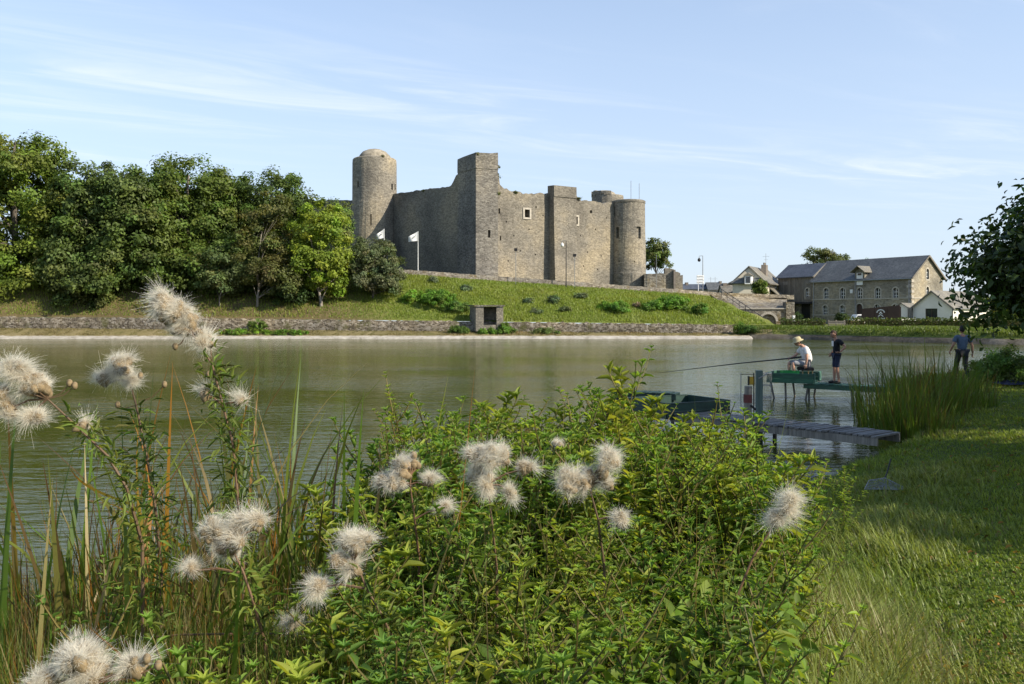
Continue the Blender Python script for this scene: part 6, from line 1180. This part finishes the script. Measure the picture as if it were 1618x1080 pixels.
while nh < 300 and tries < 9000:
    tries += 1
    back = nh % 2 == 1; y = (3.9 + 3.4 * rng.random()) if back else math.exp(math.log(1.75) + rng.random() * math.log(4.6 / 1.75)); px = (585 if back else 510) + rng.random() * (675 if back else 820)
    if px > 1080 and rng.random() > ss(px, 1290, 1090): continue
    x = (px - CX) / F * y
    if float(shore_d(np.array(x), np.array(y))) < 0.0: continue
    g_ = zgf(x, y); ytop = max(interp(px, SIL), float(np.interp(y, [1.7, 2.2, 3.0, 4.0, 5.0, 6.0], [1060, 960, 800, 680, 610, 570])))
    ytop += abs(rng.normal()) * (36 if back else 60); zt_ = CAMZ - (ytop - HY) / F * y; hgt = zt_ - g_
    if hgt < 0.22 or hgt > 1.75: continue
    herb(rng.integers(8), x, y, hgt, 'tall leafy green herb in the dense thicket on the near bank', 'leafy herbs of the near thicket'); nh += 1
k = 0
while k < 46:
    px = 1130 + 230 * rng.random(); y = 2.3 + 5.5 * rng.random(); x = X(px, y)
    if float(shore_d(np.array(x), np.array(y))) < 0.1 or rng.random() < ss(px, 1220, 1370): continue
    herb(rng.integers(8), x, y, 0.25 + 0.35 * rng.random() * (1.2 - (px - 1150) / 400), 'low leafy herb spilling from the thicket onto the lawn', 'low herbs at the lawn edge'); k += 1
# the few shoots that stand clear of the thicket
for k, (px, py, y, lab) in enumerate([(948, 568, 5.2, 'tallest leafy shoot rising above the middle of the thicket'), (1012, 592, 5.0, 'leafy shoot right of the tallest one, below the rod tip'), (690, 608, 5.0, 'leafy shoot standing out at the left shoulder of the thicket'), (742, 632, 4.8, 'second leafy shoot from the left shoulder of the thicket'), (862, 602, 5.3, 'leafy shoot left of the tallest one'), (1094, 628, 6.0, 'leafy shoot in front of the dark green platform'), (1178, 660, 6.2, 'leafy shoot in front of the weathered pile'), (1332, 738, 8.0, 'single leafy shoot at the water beside the landing net')]):
    x = X(px, y); g_ = zgf(x, y); herb((k * 3) % 8, x, y, Z(py, y) - g_, lab, 'shoots standing clear of the thicket')

# dry stalks and grass stems standing through the thicket
n = 700; y = np.exp(np.log(2.0) + rng.random(n) * np.log(7.0 / 2.0)); px = 560 + rng.random(n) * 720; x = (px - CX) / F * y; ok = shore_d(x, y) > 0.05; x, y, px = x[ok], y[ok], px[ok]; n = len(x)
top_ = CAMZ - (np.maximum(np.interp(px, [p[0] for p in SIL], [p[1] for p in SIL]), np.interp(y, [1.7, 2.2, 3.0, 4.0, 5.0, 6.0], [1060, 960, 800, 680, 610, 570])) + 70 * rng.normal(size=n) + 25 - HY) / F * y
hh = np.clip(top_ - zg(x, y), 0.2, 1.75); c0 = np.array([(0.22, 0.17, 0.08), (0.17, 0.21, 0.05), (0.13, 0.19, 0.04), (0.12, 0.07, 0.04)])[rng.choice(4, n, p=[0.3, 0.34, 0.26, 0.1])] * (0.7 + 0.6 * rng.random((n, 1)))
V, fs, cols = blades(np.stack([x, y, zg(x, y) - 0.03], -1), rng.random(n) * 6.28, 0.25 * rng.random(n), 0.7 * rng.random(n) ** 2, hh, 0.003 + 0.005 * rng.random(n), 7, c0, c0 * 1.15, 2.0, rng.normal(size=n))
setp(link('thicket_stalk', np_mesh('thicket_stalk', V, fs, M['blade'], cols)), 'thin dry stalks and grass stems standing through the herb thicket', 'stalks', kind='stuff')
# small bindweed-like undergrowth filling the thicket floor
n = 42000; y = np.exp(np.log(1.7) + rng.random(n) * np.log(7.5 / 1.7)); px = 380 + rng.random(n) * 880; x = (px - CX) / F * y; ok = shore_d(x, y) > -0.1; x, y = x[ok], y[ok]; n = len(x)
nn = nrm(np.array([0.2, -0.3, 1.0])[None] + 0.6 * rng.normal(size=(n, 3))); s = 0.06 * (0.5 + rng.random(n)); pos = np.stack([x, y, np.maximum(zg(x, y), 0) + 0.05 + 0.85 * rng.random(n)], -1)
V, fs, cols = scatter(leaf8(0.12, 0.2, 0.4, 0.75), pos, frames(np.cross(nn, rdir(n)), nn), np.stack([s, s * 0.6, s], -1), jit((0.13, 0.20, 0.035), n, 0.3))
setp(link('undergrowth', np_mesh('undergrowth', V, fs, M['herbleaf'], cols)), 'low mixed leaves filling the floor of the thicket', 'ground cover', kind='stuff')

# ------------------------------------------------------------------ reeds and sedges
GRN, OLV, ORG, BRN, TAN = np.array((0.08, 0.14, 0.018)), np.array((0.15, 0.175, 0.028)), np.array((0.30, 0.125, 0.022)), np.array((0.10, 0.052, 0.028)), np.array((0.34, 0.26, 0.13))
def pick(n, pal, p): return np.array(pal)[rng.choice(len(pal), n, p=p)] * (0.75 + 0.5 * rng.random((n, 1)))
def reed_clump(lab, x, y, rad, n, hgt, wid, group, pal0, pal1, big=10, wind=None, name='reed_clump', spread=0.5):
    g_ = zgf(x, y); t = thing(name, lab, 'reeds', (x, y, max(g_, -0.05)), group)
    def gen(n, hk, wk):
        a = rng.random(n) * 6.28; r_ = rad * np.sqrt(rng.random(n)); b_ = np.stack([np.cos(a) * r_, np.sin(a) * r_, np.full(n, -0.08)], -1); hd = (a + 0.8 * rng.normal(size=n)) if wind is None else wind + 0.9 * rng.normal(size=n)
        c0 = pick(n, *pal0); c1 = pick(n, *pal1); L = hgt * hk * (0.5 + 0.6 * rng.random(n)); return blades(b_, hd, spread * 0.4 * rng.random(n), spread * 2.2 * rng.random(n) ** 1.6, L, wid * wk * (0.6 + 0.7 * rng.random(n)), 8, c0, c1, 2.0, 1.2 * rng.normal(size=n))
    V, fs, cols = gen(n, 0.78, 0.7); link('blade_mass', np_mesh('blade_mass', V, fs, M['blade'], cols), t)['kind'] = 'stuff'
    for k in range(big): V, fs, cols = gen(1, 1.12, 1.25); link('blade', np_mesh('blade', V, fs, M['blade'], cols), t)
    return t
mixg = ([GRN, OLV, ORG * 0.7], [0.62, 0.33, 0.05]); tipg = ([OLV, ORG * 0.8, BRN, TAN, GRN], [0.28, 0.14, 0.24, 0.08, 0.26])
RG = 'reed clumps on the near bank at the left'
spots = [(60, 760, 2.6, 'reed clump arching over the bottom left corner'), (150, 735, 3.2, 'reed clump under the leftmost seed heads'), (110, 705, 3.9, 'reed clump with long rusty blades at the left waterside'), (235, 700, 3.4, 'reed clump below the two leftmost thistles'), (300, 690, 4.1, 'reed clump behind the tallest thistle stem'), (400, 690, 3.8, 'reed clump with orange tips right of the tallest thistle'), (455, 675, 4.3, 'reed clump with upright rusty tips before the open water'), (520, 690, 4.2, 'reed clump of brown tipped blades left of the herb thicket'), (575, 715, 3.8, 'reed clump touching the left edge of the herb thicket'), (330, 800, 2.8, 'reed clump behind the lower left seed heads'), (460, 800, 2.9, 'green reed clump above the middle seed heads'), (190, 850, 2.4, 'reed clump at the bottom left beside the large seed head'), (10, 790, 3.1, 'straw coloured reed clump leaning in from the left edge'), (350, 735, 3.3, 'reed clump right behind the stem of the tallest thistle'), (420, 745, 3.2, 'reed clump between the tallest thistle and the upright rusty tips'), (545, 770, 3.1, 'reed clump in front of the brown tipped blades'), (90, 800, 2.8, 'reed clump between the bottom left corner and the thistles')]
for px, py, y, lab in spots: reed_clump(lab, X(px, y), y, 0.32, 260, (Z(py, y) - zgf(X(px, y), y)) * 1.14, 0.023, RG, mixg, tipg, 20, spread=0.58)
n = 48000; y = np.exp(np.log(2.1) + rng.random(n) * np.log(5.2 / 2.1)); px = -160 + rng.random(n) * 800; x = (px - CX) / F * y; ok = shore_d(x, y) > -0.15; x, y, px = x[ok], y[ok], px[ok]; n = len(x)
hh = np.clip(CAMZ - (np.interp(px, [-160, 0, 200, 400, 640], [860, 860, 830, 830, 850]) + 130 * np.abs(rng.normal(size=n)) - HY) / F * y - np.maximum(zg(x, y), 0), 0.12, 1.1)
V, fs, cols = blades(np.stack([x, y, np.maximum(zg(x, y), 0) - 0.03], -1), rng.random(n) * 6.28, 0.6 * rng.random(n), 1.9 * rng.random(n) ** 1.5, hh, 0.0035 + 0.006 * rng.random(n) ** 2, 6, pick(n, [GRN, OLV, TAN * 0.8], [0.55, 0.33, 0.12]), pick(n, [GRN, OLV, TAN, ORG, BRN], [0.34, 0.34, 0.14, 0.1, 0.08]), 1.8, 1.0 * rng.normal(size=n))
setp(link('sedge_mass', np_mesh('sedge_mass', V, fs, M['blade'], cols)), 'tangle of fine sedge and dry stems on the near bank at the left', 'sedge', kind='stuff')
k = 0
while k < 15:
    px = 20 + rng.random() * 480; y = 1.75 + rng.random() * 1.6; x = X(px, y); hgt = Z(940 + 140 * rng.random(), y) - zgf(x, y)
    if hgt < 0.3: continue
    herb(rng.integers(8), x, y, hgt, 'leafy herb among the reeds at the lower left', 'leafy herbs among the left reeds'); k += 1
RR = 'reed clumps along the right shore'
gr2 = ([GRN * 1.15, OLV, BRN], [0.7, 0.2, 0.1]); tp2 = ([GRN * 1.15, OLV, BRN, ORG * 0.6], [0.5, 0.25, 0.17, 0.08])
for px, y, hgt, lab, n_ in [(1408, 19.0, 1.35, 'reed clump at the left end of the right shore reeds', 110), (1425, 17.2, 1.3, 'reed clump just above the walkway landing', 120), (1445, 20.5, 1.5, 'tallest reed clump, left of the walking man', 120), (1468, 19.0, 1.35, 'brownish reed clump left of the walking man', 120), (1492, 21.5, 1.3, 'reed clump directly in front of the walking man', 110), (1515, 20.0, 0.95, 'low reed clump before the legs of the walking man', 100), (1450, 16.5, 0.9, 'low reed clump on the grass edge above the walkway', 100), (1530, 24.0, 0.6, 'short grass clump at the feet of the walking man', 70)]:
    reed_clump(lab, X(px, y), y, 0.8, n_ * 3, hgt * (0.95 + 0.45 * rng.random()), 0.024, RR, gr2, tp2, 18, spread=0.62)
for px, y, w_, h_, lab in ((1575, 26.5, 0.8, 0.5, 'leafy bank bush right of the walking man'), (1605, 25.5, 0.9, 0.65, 'larger leafy bank bush at the right picture edge')):
    x = X(px, y); tree('bank_bush', lab, (x, y, zgf(x, y)), 0.02, [((x, y, zgf(x, y) + h_ * 0.7), (w_, w_, h_))], 60, 90, 0.075, (0.07, 0.11, 0.022), csize=0.22, cat='bush', ntarget=12, group='bushes on the right shore')
for px, y, lab in [(1330, 9.6, 'small sedge clump at the bank edge by the added dark planks'), (1290, 8.2, 'small sedge clump at the water right of the thicket'), (1230, 7.2, 'sedge clump behind the right seed head')]: reed_clump(lab, X(px, y), y, 0.35, 140, 0.55, 0.012, 'sedge clumps by the landing', ([GRN, OLV], [0.6, 0.4]), ([OLV, GRN, TAN], [0.5, 0.4, 0.1]), 5)

# the single reed blades that stand out against the water: each one an object
for k, (px0, py0, px1, py1, y, w_, c0, c1, lab) in enumerate([(385, 760, 352, 560, 2.9, 0.02, OLV * 1.3, TAN, 'tall yellow green reed blade crossing the tallest thistle stem'), (150, 800, 60, 690, 3.2, 0.022, OLV, BRN, 'broad rusty reed blade leaning left before the water'), (165, 770, 108, 735, 3.0, 0.018, OLV, ORG, 'short curved orange reed blade at the left'), (572, 830, 600, 690, 3.6, 0.02, OLV * 1.2, BRN * 1.3, 'single upright yellow reed blade left of the herb thicket'), (470, 800, 468, 668, 3.8, 0.016, OLV, BRN, 'upright rust tipped reed blade, leftmost of the row before the water'), (432, 800, 430, 672, 3.7, 0.016, GRN, ORG, 'upright orange tipped reed blade left of the row before the water'), (498, 800, 530, 682, 3.9, 0.016, OLV, BRN, 'brown tipped reed blade leaning right in the row'), (215, 760, 200, 640, 3.1, 0.016, ORG, ORG * 1.2, 'orange reed blade beside the second thistle'), (240, 800, 222, 640, 3.3, 0.015, OLV, ORG, 'thin orange reed blade below the second thistle'), (300, 740, 262, 640, 3.4, 0.012, TAN, TAN, 'dry straw stem bent over left of the tallest thistle')]):
    a = P(px0, py0, y); b_ = P(px1, py1, y + 0.15 * rng.normal()); base = a + (a - b_) * 0.9; g_ = max(0.0, zgf(a.x, a.y)); base.z = min(base.z, a.z); pts = []
    for j in range(9): u = j / 8; p = base.lerp(b_, u); p += Vector((0.05, 0, 0)) * math.sin(u * 3.14) * (1 if k % 2 else -1); pts.append(p)
    pts = [Vector((base.x, base.y, g_ - 0.05))] + pts if base.z > g_ else pts
    V = []; C = []; n = len(pts)
    for j, p in enumerate(pts):
        u = j / (n - 1); ww = w_ * 0.5 * (1 - u ** 3) + 0.0006; ang = 0.5 + 1.4 * u * (1 if k % 3 else -1); sdv = Vector((math.cos(ang), math.sin(ang), 0)); V += [p - sdv * ww, p + sdv * ww]; cc = c0 * (1 - u) + c1 * u; C += [cc, cc]
    i = np.arange(n - 1) * 2; o0 = np.array(pts[0]); setp(link('lone_reed', np_mesh('lone_reed', np.array(V) - o0, [np.stack([i, i + 1, i + 3, i + 2], -1)], M['blade'], np.array(C)), None, tuple(o0)), lab, 'reed', 'single reed blades against the water')

# ------------------------------------------------------------------ thistles with fluffy seed heads
def make_head(seed, r_, n, openness):
    g = np.random.default_rng(seed); K = 4; d = nrm(g.normal(size=(n, 3))); d[:, 2] = np.abs(d[:, 2]) * 1.0 - openness; d = nrm(d); L = r_ * (0.55 + 0.4 * g.random(n)) * (0.65 + 0.5 * (np.sin(d[:, 0] * 4 + seed) * np.cos(d[:, 1] * 5 + seed * 2) + 0.5)); b0_ = d * r_ * 0.12
    cur = g.normal(size=(n, 3)) * 0.55 + np.array([-0.55, 0, -0.1]); pts = [b0_ + d * (L * u)[:, None] + cur * (L * u * u)[:, None] for u in np.linspace(0, 1, K + 1)]; sdv = nrm(np.cross(d, g.normal(size=(n, 3)))) ; w_ = 0.00026
    V = np.stack(sum([[p - sdv * w_ * (1 - 0.5 * j / K), p + sdv * w_ * (1 - 0.5 * j / K)] for j, p in enumerate(pts)], []), 1); i = np.arange(K) * 2
    f = (np.stack([i, i + 1, i + 3, i + 2], -1)[None] + (np.arange(n) * 2 * (K + 1))[:, None, None]).reshape(-1, 4); cb = np.array([0.44, 0.35, 0.23]); ct_ = np.array([0.92, 0.89, 0.81]); u = np.repeat(np.linspace(0, 1, K + 1), 2)[None, :, None] ** 0.8
    cc = (cb * (1 - u) + ct_ * u) * (0.85 + 0.25 * g.random((n, 1, 1))); return np_mesh('seed_head', V.reshape(-1, 3), [f], M['fluff'], cc.reshape(-1, 3))
HEADS = [make_head(k, 0.0150 + 0.0019 * k, 560, 0.0 + 0.22 * (k % 3)) for k in range(7)]
CUP = MB().lathe((0, 0, -0.012), [(0.003, -0.008), (0.010, 0.0), (0.0115, 0.008), (0.008, 0.016), (0.002, 0.02)], 9).mesh('seed_cup', M['budbrown'], (0, 0, 0), True)
BUD = MB().lathe((0, 0, 0), [(0.002, -0.012), (0.0085, -0.006), (0.010, 0.004), (0.0075, 0.012), (0.002, 0.016)], 9).mesh('bud', M['budbrown'], (0, 0, 0), True)
FEATH = leaf8(0.1, 0.3, 0.3, 0.6)
def thistle(lab, y, clusters, stem_px, nleaf=240, leafc=(0.15, 0.20, 0.05), buds=()):
    nleaf = int(nleaf * 2.4)
    """clusters: (px, py, half width, half height, count); stem_px: pixel path from the top down"""
    pts = [P(px, py, y + dy) for px, py, dy in stem_px]; g_ = max(0.0, zgf(pts[-1].x, pts[-1].y)); foot = Vector((pts[-1].x + (pts[-1].x - pts[-2].x) * 0.4, pts[-1].y, g_ - 0.05))
    t = thing('seeding_thistle', lab, 'thistle', (foot.x, foot.y, g_), 'seeding thistles on the near bank'); pts.append(foot); pts = pts[::-1]; off = np.array(t.location)
    mb = MB(); mb.tube(pts, [0.006 * (1 - 0.6 * k / (len(pts) - 1)) for k in range(len(pts))], 6, False); topi = pts[-1]; k = y / F
    for (cx, cy, hw, hh, cnt) in clusters:
        c = P(cx, cy, y); near = min(pts[1:], key=lambda p: (p - c).length + (0.05 if p.z > c.z + hh * k else 0)); root = near
        hub = c - UP * hh * k * 0.6 if (c - root).length > 0.05 else root
        if (hub - root).length > 0.01: mb.tube([root, root.lerp(hub, 0.5) + UP * 0.01, hub], [0.0035, 0.003, 0.0025], 5, False)
        subs = [Vector(rdir(1)[0]) * (rng.random() ** 0.4) for _ in range(max(1, cnt // 3))]
        for j in range(int(cnt * 2.0)):
            d = subs[j % len(subs)] * 0.95 + Vector(rng.normal(size=3)) * 0.24; q_ = c + Vector((d.x * hw * k, d.y * hw * k * 0.8, d.z * hh * k)) * 0.88; ax = ((q_ - hub).normalized() + Vector((-0.35, 0, 0.35))).normalized()
            mb.tube([hub, hub.lerp(q_, 0.6) + Vector(rng.normal(size=3) * 0.008), q_ - ax * 0.012], [0.0022, 0.0018, 0.0016], 4, False)
            o = link('seed_head', HEADS[rng.integers(7)], t, tuple(q_ - Vector(off))); qt = ax.to_track_quat('Z', 'X') @ Matrix.Rotation(rng.random() * 6.28, 3, 'Z').to_quaternion(); o.rotation_mode = 'QUATERNION'; o.rotation_quaternion = qt; s = 0.6 + 0.65 * rng.random(); o.scale = (s, s * (0.75 + 0.5 * rng.random()), s * (0.7 + 0.6 * rng.random())); link('seed_cup', CUP, o).scale = (1.2 / s, 1.2 / s, 1.2 / s)
    for px, py in buds:
        q_ = P(px, py, y); near = min(pts, key=lambda p: (p - q_).length); mb.tube([near, near.lerp(q_, 0.6) - UP * 0.01, q_], [0.002, 0.0017, 0.0015], 4, False); o = link('bud', BUD, t, tuple(q_ - Vector(off))); o.scale = (0.85, 0.85, 0.8)
    st_ = mb.build('stem', M['stem'], t); a_ = st_.data.attributes.new('col', 'FLOAT_COLOR', 'POINT'); a_.data.foreach_set('color', np.tile(np.array([0.15, 0.09, 0.06, 1.0], np.float32), len(st_.data.vertices)))
    # narrow feathery leaves along the stem on short side twigs
    pa = np.array([tuple(p) for p in pts]); seg = np.linalg.norm(np.diff(pa, axis=0), axis=1); cum = np.concatenate([[0], np.cumsum(seg)]); u = (0.12 + 0.83 * rng.random(nleaf)) * cum[-1]; q_ = np.stack([np.interp(u, cum, pa[:, j]) for j in range(3)], -1)
    tw = nrm(rng.normal(size=(nleaf, 3)) + np.array([0, 0, 0.5])); q_ = q_ + tw * (0.075 * rng.random(nleaf) ** 1.3)[:, None]; d = nrm(tw + 0.5 * rng.normal(size=(nleaf, 3))); n_ = nrm(np.array([0, 0, 1.0]) + 0.5 * rng.normal(size=(nleaf, 3))); s = 0.038 * (0.5 + 0.9 * rng.random(nleaf))
    V, fs, cols = scatter(FEATH, q_, frames(d, n_), np.stack([s, s * 0.2, s], -1), jit(leafc, nleaf, 0.25)); f = link('foliage', np_mesh('foliage', V - off, fs, M['herbleaf'], cols), t); f['kind'] = 'stuff'
thistle('tallest thistle with a large cream plume high against the far shore', 2.5, [(264, 490, 30, 26, 20), (292, 515, 26, 22, 12), (318, 535, 16, 20, 7), (322, 620, 8, 10, 2), (375, 630, 6, 6, 1)], [(300, 520, 0), (335, 575, 0), (352, 640, 0), (368, 700, 0), (375, 780, 0), (385, 900, 0.05)], 420, buds=((333, 545), (330, 592), (277, 548)))
thistle('thistle with a wide plume at the left picture edge', 2.35, [(25, 585, 34, 18, 14), (60, 610, 26, 20, 12), (15, 630, 26, 26, 10), (50, 655, 20, 12, 5), (128, 672, 10, 10, 2)], [(75, 630, 0), (120, 672, 0), (170, 720, 0), (200, 770, 0), (225, 860, 0.05)], 330, buds=((118, 610), (110, 606)))
thistle('slender thistle with a small plume between the two tall ones', 2.7, [(190, 578, 24, 12, 9), (165, 602, 16, 10, 5), (208, 600, 10, 10, 3)], [(205, 602, 0), (215, 640, 0), (232, 720, 0), (245, 800, 0), (255, 900, 0.05)], 300, buds=((222, 594), (186, 640), (260, 608)))
thistle('thistle with a broad low plume above the lower left reeds', 2.3, [(325, 838, 22, 22, 11), (370, 840, 34, 16, 14), (405, 828, 14, 12, 5), (300, 895, 12, 12, 3), (345, 868, 26, 12, 7)], [(365, 862, 0), (385, 905, 0), (400, 950, 0), (420, 1020, 0.03)], 260)
thistle('thistle leaning left with three plumes in the lower middle', 2.2, [(560, 858, 32, 14, 12), (530, 878, 16, 12, 5), (562, 895, 10, 9, 2), (497, 920, 18, 14, 6)], [(560, 885, 0), (580, 930, 0), (605, 975, 0), (640, 1050, 0.03)], 300, (0.11, 0.145, 0.04))
thistle('thistle with grey plume at the left end of the herb thicket', 2.9, [(650, 738, 26, 20, 10), (618, 755, 22, 18, 8), (672, 760, 14, 12, 4), (700, 800, 14, 8, 3)], [(648, 765, 0), (655, 820, 0), (662, 880, 0.05)], 160)
thistle('thistle with a double plume in the middle of the herb thicket', 2.7, [(748, 712, 20, 18, 9), (785, 715, 22, 22, 11), (760, 755, 26, 26, 11), (808, 768, 14, 14, 4), (828, 735, 18, 10, 4)], [(770, 765, 0), (778, 830, 0), (785, 900, 0.05)], 140)
thistle('thistle with a rounded plume right of the double plume', 2.75, [(955, 722, 18, 18, 9), (910, 752, 28, 22, 12), (938, 742, 20, 16, 6), (976, 816, 13, 13, 4), (962, 762, 12, 10, 3)], [(930, 765, 0), (945, 820, 0), (955, 900, 0.05)], 140)
thistle('thistle with small half hidden plume behind the rounded one', 4.0, [(882, 700, 16, 8, 5)], [(884, 712, 0), (888, 780, 0), (890, 850, 0.05)], 60)
thistle('rightmost thistle with one brown and cream plume before the grass', 2.6, [(1240, 795, 16, 14, 8), (1228, 820, 18, 16, 8)], [(1225, 825, 0), (1190, 880, 0), (1165, 940, 0), (1150, 1010, 0.05)], 80)
thistle('thistle with a large soft plume at the bottom left corner', 1.75, [(130, 1050, 46, 26, 22), (85, 1072, 30, 14, 8), (215, 1058, 24, 16, 6)], [(140, 1080, 0), (150, 1120, 0), (155, 1180, 0.03)], 60, buds=((232, 1042), (212, 1046), (250, 1052)))
thistle('thistle with sparse grey fluff between the lower plumes', 2.5, [(455, 985, 16, 10, 3), (120, 1010, 14, 10, 2)], [(455, 1000, 0), (452, 1060, 0), (450, 1120, 0.03)], 120)
